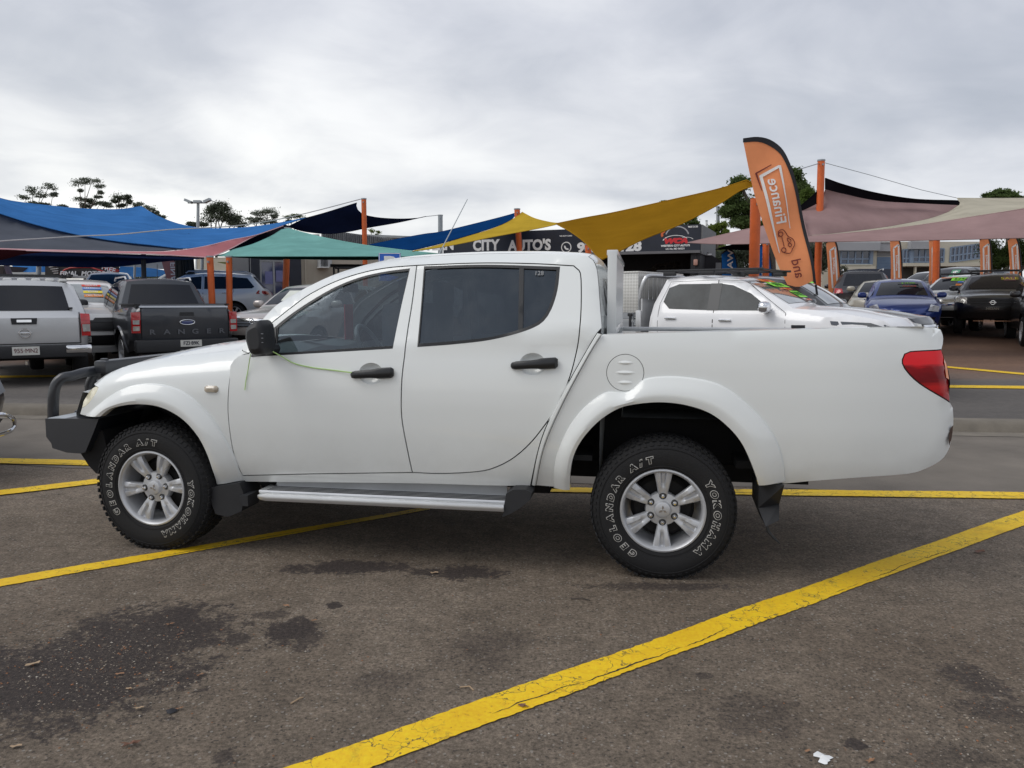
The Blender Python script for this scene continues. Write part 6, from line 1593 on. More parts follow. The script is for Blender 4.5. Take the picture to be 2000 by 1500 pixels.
# -- R: cream hatch beside it
loc, hd = place(front=ud(1705, 23.5), h=(-0.5, -0.85), L=4.75)
make_car(base_suv(P('cream_paint', (0.40, 0.38, 0.32), 0.1), detail=0, top=[(x * 0.92, z * 0.90) for x, z in SUV_TOP], L=4.37, W=1.74, belt=1.03, wheels=(0.84, 3.35), R=0.32, sidewin=[], doors=[], handles=[]), 'cream_car', 'cream hatchback mostly hidden between the dark SUV and the blue SUV', 'car', loc, hd)
# -- O: dark van-like SUV behind
def ex_O(c):
    std_front(c); sticker(c, c['marks'][5], c['marks'][7], -0.5, 0.55, 0.30, 0.5, mat('dim_green', (0.10, 0.28, 0.18), 0.6), '$', LETTERW)
loc, hd = place(front=ud(1800, 29.0), h=(-0.80, -0.60), L=4.75)
make_car(base_suv(P('midnight_paint', (0.012, 0.016, 0.022), 0.3), extras=[ex_O], top=[(x, z * 1.08) for x, z in SUV_TOP], belt=1.22), 'midnight_suv', 'near-black tall SUV behind the blue SUV, under the middle orange flag', 'car', loc, hd)
loc, hd = place(front=ud(1745, 36.0), h=(-0.9, -0.4), L=4.75)
make_car(base_suv(SILV, detail=0), 'silver_car', 'silver car far back behind the blue SUV roof', 'car', loc, hd)
loc, hd = place(front=ud(1900, 33.0), h=(-0.7, -0.7), L=4.75)
make_car(base_suv(P('slate_paint', (0.06, 0.065, 0.08), 0.3), detail=0), 'dark_car', 'dark car far back behind the whitish SUV roof', 'car', loc, hd)
# -- Q: vehicle corner at the left edge
def ex_Q(c):
    std_front(c, ((0.58, .50), (0.66, .76)), ((0.60, .66), (0.76, .70), (0.76, .80), (0.62, .79)), ((0.66, .34), (0.74, .46)), bars=3, barm=CHROME, badge=False, lampm=mat('dark_lamp', (0.05, 0.055, 0.06), 0.1, coat=1.0))
    for s in (-1, 1):
        pts = [on_front(c, s * y, z, 0.03) for y, z in ((0.50, .52), (0.72, .50), (0.86, .42), (0.84, .34), (0.6, .32))]
        tube('fog_light_trim', [tuple(p) for p in spl([tuple(p) for p in pts], 0.04)], 0.018, CHROME, c['root'], 8)
loc, hd = place(front=(-4.66, 5.95), h=(0.93, -0.36), L=4.75)
make_car(base_suv(P('dark_olive_paint', (0.03, 0.03, 0.032), 0.4), extras=[ex_Q], W=1.85, L=4.7, top=J_TOP, belt=1.05, wheels=(0.92, 3.7), mirror=(1.5, 1.1), sidewin=[]), 'edge_car', 'front corner of a dark car with chrome grille bars cut off by the left edge', 'car', (loc[0], loc[1], 0.0), hd)
# ================================================================== SHADE SAILS
def sail(name, label, segs, mname, col, trans=0.3, hem=None, wr=0.0, thick=0.012, billow=0.0):
    """segs: lists of (u, v, distance); each list is one smooth edge"""
    pts = []
    for s_ in segs:
        q = spl([np.array(p, float) for p in s_], 9.0)
        if pts and np.linalg.norm(pts[-1] - q[0]) < 1e-3: q = q[1:]
        pts += q
    if np.linalg.norm(pts[0] - pts[-1]) < 1e-3: pts = pts[:-1]
    P3 = np.array(pts); poly = [(p[0], -p[1]) for p in pts]
    V, Tr, bnd = fill(poly, [], 14.0)
    X = []
    for (u, v) in V:
        d2 = (P3[:, 0] - u) ** 2 + (P3[:, 1] + v) ** 2 + 4; w_ = 1 / d2 ** 1.3
        D = float((P3[:, 2] * w_).sum() / w_.sum()); X.append(at(u, -v, D))
    c = sum(X, Vector()) / len(X)
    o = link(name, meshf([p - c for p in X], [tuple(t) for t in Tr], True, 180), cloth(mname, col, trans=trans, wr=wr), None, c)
    tag(o, label, 'shade sail', 'shade sails over the car yard')
    hp_ = [at(p[0], p[1], p[2]) - c for p in pts]; hp_.append(hp_[0])
    tube('hem_cable', hp_, 0.014, hem or cloth(mname + '_hem', tuple(x * 0.8 for x in col), trans=0.0), o, 5)
    return o
BLU, NAV = (0.065, 0.225, 0.56), (0.010, 0.016, 0.045)
blue_low = [(-70, 395, 19), (0, 417, 19.5), (57, 435, 19.8), (115, 450, 20), (172, 462, 20), (244, 473, 20), (301, 479, 20.2), (358, 485, 20.4), (401, 481, 21), (440, 474, 22.5), (500, 459, 24)]
sail('shade_sail', 'large bright blue shade sail at the upper left over the silver canopy pickup',
     [[(-70, 365, 27), (0, 387, 28), (40, 395, 28.5), (120, 404, 29), (170, 408, 30), (230, 409, 31), (262, 405, 32), (276, 403, 32)],
      [(276, 403, 32), (300, 418, 31), (330, 431, 30.5), (360, 440, 30), (400, 446, 29), (470, 445, 28.5), (530, 438, 28), (597, 425.5, 28)],
      [(597, 425.5, 28), (552, 440, 26.5), (500, 459, 24)], blue_low[::-1], [(-70, 395, 19), (-70, 365, 27)]], 'sail_blue', BLU, 0.35)
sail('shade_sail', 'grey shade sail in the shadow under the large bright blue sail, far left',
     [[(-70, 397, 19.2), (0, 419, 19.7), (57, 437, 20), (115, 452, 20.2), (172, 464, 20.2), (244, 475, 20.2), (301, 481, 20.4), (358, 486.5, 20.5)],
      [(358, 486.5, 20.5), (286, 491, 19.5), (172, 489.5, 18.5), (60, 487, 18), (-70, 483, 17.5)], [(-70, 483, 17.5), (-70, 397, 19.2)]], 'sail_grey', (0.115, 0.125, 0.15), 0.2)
sail('shade_sail', 'long thin lit top of the maroon shade sail, coloured pink, ending at the left orange post',  # lit top side of the maroon sail, the light put into its pink
     [[(-70, 483.5, 17.3), (60, 487.5, 17.8), (172, 490, 18.3), (286, 492, 19), (344, 490, 19), (401, 481, 20), (450, 469, 22), (500, 459, 24), (553, 441, 26)],
      [(553, 441, 26), (497, 461.5, 24), (452, 485, 21), (430, 495, 19.6), (408, 503, 18.9)], [(408, 503, 18.9), (340, 499, 18.2), (286, 496, 17.8), (172, 493, 17.3), (60, 489.5, 16.8), (-70, 486, 16.4)], [(-70, 486, 16.4), (-70, 483.5, 17.3)]], 'sail_maroon_lit', (0.62, 0.24, 0.26), 0.35, hem=cloth('pink_highlight_hem', (0.75, 0.50, 0.52), trans=0.1))  # paler hem colour paints a highlight line along the pink edge
sail('shade_sail', 'shaded underside of a low shade sail, coloured dark navy, above the silver canopy pickup',  # navy colour holds the shade on the sail's underside
     [[(-70, 488, 16.6), (60, 491.5, 17.2), (172, 495, 17.8), (286, 498.5, 18.2), (340, 501, 18.6), (398, 504, 19.2)], [(398, 504, 19.2), (330, 509, 21), (230, 520, 22.5), (170, 521.5, 22), (110, 520, 21), (0, 517.5, 20), (-70, 516, 19)], [(-70, 516, 19), (-70, 488, 16.6)]], 'sail_shaded_under', (0.022, 0.040, 0.115), 0.25)
sail('shade_sail', 'shaded underside of the pink-topped shade sail, coloured dark maroon, at the left edge',  # same sail as the pink one, underside shade put into the dark maroon
     [[(-70, 486.5, 16.2), (20, 488.8, 16.5), (80, 492, 17.1)], [(80, 492, 17.1), (40, 497, 17), (0, 507, 17), (-70, 513, 17)], [(-70, 513, 17), (-70, 486.5, 16.2)]], 'sail_maroon_shaded', (0.045, 0.012, 0.016), 0.05)
sail('shade_sail', 'pale teal shade sail with a pointed top left of the parking sign',
     [[(420, 500, 19.5), (440, 495.5, 20), (455, 488, 20.5), (492, 477.5, 22), (530, 461, 24), (550, 448.5, 25.5)], [(550, 448.5, 25.5), (562, 446, 25.7), (592, 454, 25), (642, 466, 24), (705, 477.5, 23), (780, 487.5, 22), (860, 496, 21)],
      [(860, 496, 21), (800, 500.5, 20), (730, 500.5, 19.6), (605, 500.5, 19), (490, 500.5, 19), (420, 500, 19.5)]], 'sail_teal', (0.24, 0.52, 0.48), 0.35)
sail('shade_sail', 'shaded underside of the pale teal shade sail, a strip coloured dark green',  # dark green is the teal cloth with underside shade in its colour
     [[(440, 500.8, 19.8), (600, 501.2, 20), (730, 501.5, 20.5), (800, 501.5, 21)], [(800, 501.5, 21), (720, 507, 24), (600, 506, 24), (500, 504, 23), (440, 500.8, 19.8)]], 'sail_teal_shaded', (0.004, 0.045, 0.035), 0.02)
sail('shade_sail', 'black shade sail wedge between the pink edge and the teal sail',
     [[(554, 438, 29), (505, 456, 28), (466, 476, 27), (446, 488, 26)], [(446, 488, 26), (470, 492, 26), (505, 482, 27), (545, 462, 28), (570, 444, 29)], [(570, 444, 29), (554, 438, 29)]], 'sail_black', (0.010, 0.009, 0.012), 0.02)
sail('shade_sail', 'shaded underside of the blue shade sail, coloured dark navy, rising to the tall orange post left of centre',  # underside of the blue sail as a separate sheet, shade painted as navy
     [[(597, 426, 27.5), (640, 414, 27.8), (697, 396, 28)], [(697, 396, 28), (695.5, 402, 28), (698.5, 410, 28), (706, 417, 28)], [(706, 417, 28), (716, 421, 28.2), (742, 425.5, 29), (780, 427.5, 30.5), (815, 426, 32), (832, 422.5, 33)],
      [(832, 422.5, 33), (780, 434, 31), (717, 445, 29.5), (680, 452.5, 29), (640, 456.5, 28.5), (592, 451.5, 28), (563, 442, 27)], [(563, 442, 27), (597, 426, 27.5)]], 'sail_blue_shaded', NAV, 0.10)
sail('shade_sail', 'deep blue shade sail behind the bright yellow one, running down to the left',
     [[(722, 478, 24), (780, 466, 25), (830, 457, 25.5), (862, 452.5, 26), (939, 434, 27), (986, 422, 27.5), (1008, 415.5, 27.5)], [(1008, 415.5, 27.5), (1000, 428, 26), (970, 442, 25), (924, 457, 24), (862, 475, 23), (806, 488.5, 22)], [(806, 488.5, 22), (760, 484, 23), (722, 478, 24)]], 'sail_deep_blue', (0.006, 0.045, 0.16), 0.25)
sail('shade_sail', 'bright yellow shade sail with its peak on the orange post behind the white cab',
     [[(1020, 414.5, 26), (1044, 426.5, 25), (1076, 434.5, 24), (1092, 436, 23.5)], [(1092, 436, 23.5), (1084, 439, 23.3), (1052, 446, 23), (1004, 455, 22.5), (956, 464, 22), (908, 474, 21.5), (860, 483, 21), (806, 491, 20.5)],
      [(806, 491, 20.5), (860, 478, 21.5), (908, 463.5, 22.5), (956, 449, 23.8), (988, 436, 25), (1008, 424, 25.8), (1020, 414.5, 26)]], 'sail_yellow', (0.62, 0.42, 0.05), 0.35)
sail('shade_sail', 'big mustard gold shade sail stretching up to the orange finance flag',
     [[(1086, 437, 17), (1140, 426, 16.6), (1200, 415, 16.3), (1300, 393, 15.8), (1400, 370, 15.4), (1458, 352, 15.2)], [(1458, 352, 15.2), (1470, 358, 15.2), (1467, 365, 15.2)],
      [(1467, 365, 15.2), (1444, 373, 15), (1400, 401, 14.6), (1329, 438, 14.2), (1257, 467, 13.8), (1208.6, 491, 13.4), (1178, 506, 13.2)], [(1178, 506, 13.2), (1168, 502, 13.4), (1151, 482, 14), (1135, 467, 14.7), (1112, 451, 15.8), (1086, 437, 17)]], 'sail_gold', (0.36, 0.19, 0.016), 0.42, wr=0.5)
sail('shade_sail', 'black curved shade sail on top of the mauve sail at right',
     [[(1612, 348, 22), (1649, 361, 22), (1712, 377, 22.5), (1788, 389, 23), (1871, 392, 23.5), (1874, 396, 23.5), (1873, 400, 23.5)], [(1873, 400, 23.5), (1788, 396, 23.2), (1712, 391, 22.7), (1649, 378, 22.2), (1612, 369, 22)], [(1612, 369, 22), (1612, 348, 22)]], 'sail_black', (0.01, 0.01, 0.01), 0.02)
sail('shade_sail', 'small black shade sail wing between the orange flag and tall orange post',
     [[(1597, 373, 22), (1583, 386, 22), (1565, 401, 22)], [(1565, 401, 22), (1566, 411, 22)], [(1566, 411, 22), (1583, 403, 22), (1597, 396, 22)], [(1597, 396, 22), (1597, 373, 22)]], 'sail_black', (0.01, 0.01, 0.01), 0.02)
MAU = (0.39, 0.265, 0.26)
sail('shade_sail', 'mauve pink shade sail peaking at the tall orange post at right',
     [[(1613, 369, 22.1), (1649, 377.5, 22.4), (1712, 391, 23), (1788, 396, 23.6), (1871, 400, 24)], [(1871, 400, 24), (1851, 414, 23.5), (1813, 427, 22.8), (1737, 442, 21.8), (1661, 452, 21), (1578, 461, 20)],
      [(1578, 461, 20), (1566, 412, 22)], [(1566, 412, 22), (1583, 404, 22.2), (1597, 396, 22.3), (1606, 386, 22.3), (1613, 369, 22.1)]], 'sail_mauve', MAU, 0.3)
sail('shade_sail', 'cream shade sail at the right edge above the mauve sail',
     [[(1870, 387, 24.5), (1935, 387.5, 26), (2001, 387, 28), (2070, 386, 29)], [(2070, 386, 29), (2070, 392, 20)], [(2070, 392, 20), (2001, 406.5, 19.7), (1889, 424.5, 19.6), (1788, 440, 19.8), (1687, 452, 20), (1578, 461, 20)],
      [(1578, 461, 20), (1661, 452.3, 21), (1737, 442.3, 21.8), (1813, 427.3, 22.8), (1851, 414.3, 23.5), (1871, 400, 24.1), (1874, 394, 24.2), (1870, 387, 24.5)]], 'sail_cream', (0.60, 0.56, 0.45), 0.35)
sail('shade_sail', 'low mauve shade sail spanning the right side above the white tray pickup',
     [[(1343, 474, 22), (1400, 461, 21.5), (1467, 446, 21), (1520, 436, 21), (1568, 424, 21)], [(1568, 424, 21), (1578, 461.5, 19.8)], [(1578, 461.5, 19.8), (1687, 452.5, 19.6), (1788, 440.8, 19.3), (1889, 425.3, 19), (2001, 407.5, 18.6), (2070, 395, 18.4)],
      [(2070, 395, 18.4), (2070, 463, 17)], [(2070, 463, 17), (2001, 464.5, 17), (1813, 469, 17.4), (1650, 471.5, 18), (1578, 472.5, 18.6), (1467, 476, 20), (1401, 476.5, 21), (1343, 474, 22)]], 'sail_mauve', MAU, 0.3)
sail('shade_sail', 'black wedge of sail under the mauve tip beside the blue flag',
     [[(1398, 487, 24), (1429, 478.5, 23), (1470, 477, 22.5)], [(1470, 477, 22.5), (1470, 489, 26)], [(1470, 489, 26), (1430, 487, 26), (1398, 487, 24)]], 'sail_black', (0.01, 0.01, 0.01), 0.02)
# farther sails seen low at the left
sail('shade_sail', 'bright blue strip of sail far back behind the dealership banner at left', [[(24, 519, 36), (60, 519, 36), (92, 521, 36)], [(92, 521, 36), (88, 541, 36)], [(88, 541, 36), (60, 541, 35), (24, 519, 36)]], 'sail_blue', BLU, 0.35)
sail('shade_sail', 'bright blue wedge of sail far back, right of the dealership banner', [[(215, 541, 36), (300, 540, 37), (365, 538, 37)], [(365, 538, 37), (330, 530, 36), (290, 524, 36), (236, 521, 36)], [(236, 521, 36), (215, 541, 36)]], 'sail_blue', BLU, 0.35)
sail('shade_sail', 'pale grey sail far back between the dark post and the trunk at left', [[(232, 521, 39), (300, 512, 39), (350, 508, 39)], [(350, 508, 39), (352, 528, 39)], [(352, 528, 39), (310, 525, 39), (270, 527, 39), (232, 521, 39)]], 'sail_pale_grey', (0.24, 0.27, 0.31), 0.3)
sail('shade_sail', 'olive green strip of sail far back just left of the dark shopfront', [[(425, 512, 38), (460, 512, 38), (497, 509, 38)], [(497, 509, 38), (497, 521, 38)], [(497, 521, 38), (460, 519, 38), (425, 512, 38)]], 'sail_olive', (0.22, 0.23, 0.10), 0.3)
sail('shade_sail', 'cream sail far back behind the two orange posts at left', [[(385, 505, 40), (440, 503, 40), (497, 504, 40)], [(497, 504, 40), (497, 540, 40)], [(497, 540, 40), (440, 546, 40), (385, 548, 40)], [(385, 548, 40), (385, 505, 40)]], 'sail_cream', (0.6, 0.56, 0.45), 0.35)

# ---- cables and rope
def cable(name, label, pts, r, m_, cat='cable'):
    o = tube(name, [at(*p) for p in pts], r, m_, None, 6); tag(o, label, cat); return o
ROPE = mat('white_rope', (0.5, 0.5, 0.5), 0.8)
cable('rope', 'long white rope sagging in front of the large blue shade sail', [tuple(p) for p in spl([(-70, 478, 17), (0, 471, 17.5), (80, 466, 18), (160, 461, 19), (230, 458, 19.5), (330, 448.5, 20.5), (420, 444, 22), (470, 440, 23), (530, 431, 24), (600, 416, 26), (704, 389, 28)], 25)], 0.017, ROPE, 'rope')
cable('cable', 'thin cable from the tall right orange post toward the flag', [(1600, 319, 22), (1580, 325, 21), (1560, 331, 20)], 0.012, GALV)
cable('cable', 'thin cable from the tall right orange post to the cream sail', [(1611, 318, 22), (1700, 342, 22.6), (1800, 371, 23.8), (1870, 387, 24.5)], 0.008, GALV)
cable('cable', 'thin cable from the navy sail tip to the grey post', [(831, 423, 33), (858, 420, 33.5)], 0.014, GALV)

# ---- posts
def post(name, label, u0, v0, u1, D0, D1=None, r=0.085, m_=ORANGE, cap=True, group='orange shade sail posts', sq=False):
    D1 = D1 or D0; t_ = at(u0, v0, D0); xb = (u1 - 1000) / FPX * D1; b_ = Vector((xb, D1, gz(xb, D1)))
    root = empty(name, label, 'post', b_, 0, group)
    o = tube('post_shaft', [Vector((0, 0, -0.05)), t_ - b_], r, m_, root, 4 if sq else 16)
    if cap: tube('post_cap', [t_ - b_ - Vector((0, 0, 0.01)), t_ - b_ + Vector((0, 0, 0.03))], r * 1.12, GALV, root, 16)
    bx_ = box('base_plate', (0, 0, 0.01), (r * 4, r * 4, 0.03), GALV, root)
    e = t_ - b_; box('eye_bolt', (e.x, e.y - r - 0.03, e.z - 0.12), (0.03, 0.08, 0.05), GALV, root)
    return root
post('sail_post', 'left one of the two short orange posts between grey pickup and silver wagon', 410, 502, 418, 18.8, r=0.078)
post('sail_post', 'right one of the two short orange posts, just right of the grey pickup', 447.5, 502, 448, 19.2, r=0.074)
post('sail_post', 'tall orange post holding the navy sail left of centre', 710.5, 389, 716, 28, r=0.090)
post('sail_post', 'leaning orange post in front of the dark shopfront door', 562, 446, 556, 26, 26, r=0.105)
post('sail_post', 'orange post under the yellow sail peak above the white cab', 1010, 409, 1022, 26, r=0.095)
post('sail_post', 'orange post half hidden by the gold sail edge above the cab rear', 1148, 478, 1160, 22, r=0.085)
post('sail_post', 'thick leaning orange post left of the finance flag', 1476, 388, 1470, 16, r=0.105, cap=False)
post('sail_post', 'tallest orange post at right holding the mauve sail', 1604, 314, 1593, 22, r=0.097)
post('sail_post', 'orange post among the small flags below the mauve sail', 1829, 462, 1823, 29, r=0.12)
post('sail_post', 'orange post sliver just left of the leaning finance flag foot', 1496, 470, 1494, 24, r=0.10)
DBL = mat('dark_blue_post', (0.01, 0.025, 0.06), 0.4)
post('navy_post', 'dark navy steel post behind the grey pickup at left', 280, 494, 284, 20, r=0.06, m_=DBL, group=None)
post('grey_post', 'grey steel post on the skyline left of the antenna', 860, 421, 861, 33, r=0.10, m_=GALV, group=None)
post('grey_post', 'slim grey pole behind the navy sail wedge at far left', 76, 515, 76, 30, r=0.09, m_=GALV, group=None)
post('grey_post', 'slim grey pole between the dark post and tree trunk at left', 264, 500, 264, 34, r=0.05, m_=GALV, group=None)
post('grey_post', 'slim grey pole just left of the first short orange post', 395, 500, 396, 34, r=0.07, m_=GALV, group=None)
post('grey_post', 'grey pole rising beside the tree right of the sign board', 1402, 404, 1402, 45, r=0.10, m_=GALV, group=None)
post('white_pole', 'thin white pole beside the black sign board end', 1380, 432, 1381, 27, r=0.035, m_=WHITEP, group=None)
# light tower
lt = empty('light_tower', 'tall flood light pole with three lamps on the skyline at left', 'light pole', (at(385, 590, 70).x, 70, gz(-28, 70)))
o0 = Vector(lt.location)
def rel(u, v, D): return at(u, v, D) - o0
tube('mast', [Vector((0, 0, 0)), rel(387, 396, 70)], [0.20, 0.12], GALV, lt, 10)
tube('crossarm', [rel(367, 396, 70), rel(405, 396, 70)], 0.07, GALV, lt, 8)
for u, v in ((368, 393), (386, 394), (405, 392)):
    box('flood_lamp', rel(u, v, 69.8), (0.62, 0.5, 0.22), GALV, lt, Matrix.Rotation(0.4 if u < 380 else -0.4 if u > 390 else 0, 3, 'Y'))

# ================================================================== BUILDINGS
def wallmat(name, col, ribs=0.0, **k):
    if name in MATS: return MATS[name]
    m = mat(name, col, 0.8, var=0.12, vs=1.5, **k); return m
def face_box(name, x0, x1, y0, y1, z0, z1, m_, parent, bev=0):
    return box(name, ((x0 + x1) / 2, (y0 + y1) / 2, (z0 + z1) / 2), (x1 - x0, y1 - y0, z1 - z0), m_, parent, bev=bev)
# black sign building (shop front), slightly turned
def oriented(u0, D0, u1, D1, zb_):
    a = Vector(((u0 - 1000) / FPX * D0, D0, zb_)); b = Vector(((u1 - 1000) / FPX * D1, D1, zb_))
    return a, b, math.atan2(b.y - a.y, b.x - a.x), (b - a).length
def zat(v, D): return at(1000, v, D).z
BK = mat('sign_black', (0.010, 0.014, 0.028), 0.45, var=0.3, vs=1.0)
BKW = mat('black_wall', (0.012, 0.012, 0.016), 0.7)
a_, b_, ang_, Ls = oriented(868, 28.5, 1363.5, 25.0, 0.62)
sh = empty('sign_building', 'black shopfront with long sign board and phone number behind the white cab', 'shop', a_, ang_)
zt1 = zat(438, 25.0) - 0.62; zs1 = zat(489.6, 25.0) - 0.62; zt0 = zt1 + 0.05; zs0 = zat(507, 28.5) - 0.62
# sign board
def sxp(u):   # distance along the front for pixel column u
    k = (u - 1000) / FPX; d = (b_ - a_); return float((k * a_.y - a_.x) / (d.x - k * d.y)) * Ls
face_box('sign_board', 0, Ls, -0.02, 0.18, zs1 + 0.02, zt1, BK, sh)
face_box('sign_lip', 0, Ls, -0.10, 0.02, zs1 - 0.07, zs1 + 0.015, mat('grey_lip', (0.13, 0.13, 0.14), 0.6), sh)
face_box('back_wall', 0, Ls, 3.4, 3.6, 0, zt1 - 0.2, BKW, sh); face_box('side_wall', Ls - 0.16, Ls, 0.0, 3.4, 0, zs1 - 0.07, BKW, sh); face_box('side_wall', 0, 0.16, 0.0, 3.4, 0, zs1 - 0.07, BKW, sh)
face_box('roof_slab', 0, Ls, 0.18, 3.6, zs1 + 0.4, zs1 + 0.5, BKW, sh)
face_box('corner_post', Ls - 0.30, Ls - 0.17, -0.02, 0.10, 0, zs1 - 0.07, BKW, sh); face_box('inner_post', sxp(1350), sxp(1350) + 0.06, -0.01, 0.08, 0, zs1 - 0.07, mat('grey_lip', (0, 0, 0)), sh)
face_box('sign_end', Ls + 0.003, Ls + 0.05, 0.0, 3.2, zs1 - 0.1, zt1 - 0.01, mat('grey_corrugated', (0.16, 0.165, 0.17), 0.6, bump=0.5, bs=8), sh)
box('wall_lamp', (sxp(1355), -0.03, zat(513, 25.2) - 0.62), (0.14, 0.08, 0.20), mat('amber_lamp', (0.45, 0.25, 0.20), 0.5), sh, bev=0.04)
sl_ = lambda D: 0
def stext(s, u, v, h, off, sx=1.0, m_=LETTERW, D=None, nm='sign_lettering', sh_=0.0):
    d = sxp(u); Dd = a_.y + (b_.y - a_.y) * d / Ls; z = zat(v, Dd) - 0.62
    return text(nm, s, h * Dd / FPX / 0.73, frame(Vector((d, -0.026, z)), (1, 0, 0), (0, 0, 1)), m_, sh, off, sx=sx, shear=sh_)
for s_, u in (('WESTERN', 838), ('CITY', 950), ("AUTO'S", 1034)): stext(s_, u, 480, 20, 0.022, 0.92)
stext('9625 2128', 1187, 483, 18, 0.022, 1.20)
def ring_obj(name, u, v, rpx, tpx, m_, a0=0, a1=2 * math.pi, sx=1.0, sz=1.0):
    d = sxp(u); Dd = a_.y + (b_.y - a_.y) * d / Ls; z = zat(v, Dd) - 0.62; R_ = rpx * Dd / FPX; w_ = tpx * Dd / FPX; V = []; n = 32
    for i in range(n + 1):
        t = a0 + (a1 - a0) * i / n; V += [(d + sx * (R_ - w_ / 2) * math.cos(t), -0.027, z + sz * (R_ - w_ / 2) * math.sin(t)), (d + sx * (R_ + w_ / 2) * math.cos(t), -0.027, z + sz * (R_ + w_ / 2) * math.sin(t))]
    return link(name, meshf(V, [(2 * i, 2 * i + 2, 2 * i + 3, 2 * i + 1) for i in range(n)], False), m_, sh)
ring_obj('phone_ring', 1105, 483, 9.5, 1.8, LETTERW)
ring_obj('phone_handset', 1107.5, 481, 5.5, 3.2, LETTERW, math.radians(170), math.radians(290))
ring_obj('logo_arc', 1318, 462, 22, 2.6, mat('logo_grey', (0.35, 0.35, 0.37), 0.5), math.radians(12), math.radians(165), 1.0, 0.85)
ring_obj('logo_car_roof', 1315, 471, 24, 2.4, LETTERW, math.radians(25), math.radians(170), 1.0, 0.45)
ring_obj('logo_tail', 1335, 469, 14, 1.6, LETTERW, math.radians(15), math.radians(120), 1.0, 0.4)
ring_obj('logo_flash', 1295, 458, 6, 4.5, mat('logo_orange', (0.6, 0.12, 0.03), 0.5), math.radians(90), math.radians(220))
stext('WCA', 1315, 471, 9, 0.02, 1.5, mat('logo_red', (0.60, 0.02, 0.03), 0.5), sh_=0.2)
stext("WESTERN CITY AUTO'S", 1315, 480, 3.6, 0.004, 1.05); stext('LIC No. MD 060231', 1315, 486, 3.2, 0.003, 1.0); stext('9625 2128', 1348, 443, 3.2, 0.003, 1.0)
stext('WE BUY CARS', 1104, 461, 2.4, 0.002, 1.2)
# dark shed beside
shd = empty('dark_shed', 'small dark shed with sloping roof right of the black sign building', 'shed', at(1365, 590, 26) * 1, 0); shd.location.z = gz(shd.location.x, 26)
gz_ = shd.location.z
prof = [(0, 0), (0, zat(498, 26) - gz_), (0.25, zat(493, 26) - gz_), (0.65, zat(508, 26) - gz_), (0.85, zat(520, 26) - gz_), (0.85, 0)]
n = len(prof); V = [(x, 0, z) for x, z in prof] + [(x, 2.5, z) for x, z in prof]
link('shed_shell', meshf(V, [tuple(range(n))[::-1], tuple(range(n, 2 * n))] + [(i, (i + 1) % n, n + (i + 1) % n, n + i)[::-1] for i in range(n)], False), BKW, shd)
box('shed_lamp', (0.30, -0.03, zat(497, 26) - gz_), (0.14, 0.06, 0.05), LETTERW, shd)
box('shed_notice', (0.62, -0.01, zat(519, 26) - gz_), (0.18, 0.02, 0.2), mat('grey_notice', (0.25, 0.26, 0.27), 0.6), shd)
# potted shrub in the dark opening -------- foliage helper
def leaf_mesh(blobs, leaf, dens, seed, sq=0.45):
    """blobs: (centre Vector, rx, ry, rz); clumps of leaf-sized faces"""
    r_ = random.Random(seed); V, Fc = [], []
    for (c, rx, ry, rz) in blobs:
        nc = max(6, int(15 * dens))
        for k in range(nc):
            while True:
                d = Vector((r_.uniform(-1, 1), r_.uniform(-1, 1), r_.uniform(-1, 1)))
                if 0.25 < d.length < 1: break
            cc = c + Vector((d.x * rx * 0.8, d.y * ry * 0.8, d.z * rz * 0.75)); cr = r_.uniform(0.2, 0.48)
            nl = int(85 * dens); leaf_ = leaf * 0.55
            for j in range(nl):
                q = Vector((r_.gauss(0, 0.5), r_.gauss(0, 0.5), r_.gauss(0, 0.42)))
                p = cc + Vector((q.x * rx * cr * 1.5, q.y * ry * cr * 1.5, q.z * rz * cr * 1.6))
                a = Vector((r_.gauss(0, 1), r_.gauss(0, 1), r_.gauss(0, 1))).normalized(); b = a.cross(Vector((r_.gauss(0, 1), r_.gauss(0, 1), r_.gauss(0, 1)))).normalized()
                s1 = leaf_ * r_.uniform(0.6, 1.3); s2 = s1 * sq; k0 = len(V)
                V += [p - a * s1, p + b * s2, p + a * s1, p - b * s2]; Fc.append((k0, k0 + 1, k0 + 2, k0 + 3))
    return V, Fc
def leafmat(name, col):
    if name in MATS: return MATS[name]
    m = cloth(name, col, trans=0.5); return m
LF1 = leafmat('leaf_grey_green', (0.15, 0.175, 0.135)); LF2 = leafmat('leaf_mid_green', (0.105, 0.15, 0.055)); LF3 = leafmat('leaf_yellow_green', (0.15, 0.20, 0.045)); LF4 = leafmat('leaf_dark', (0.10, 0.12, 0.085))
BARK = mat('bark', (0.075, 0.062, 0.052), 0.95, bump=0.8, bs=20)
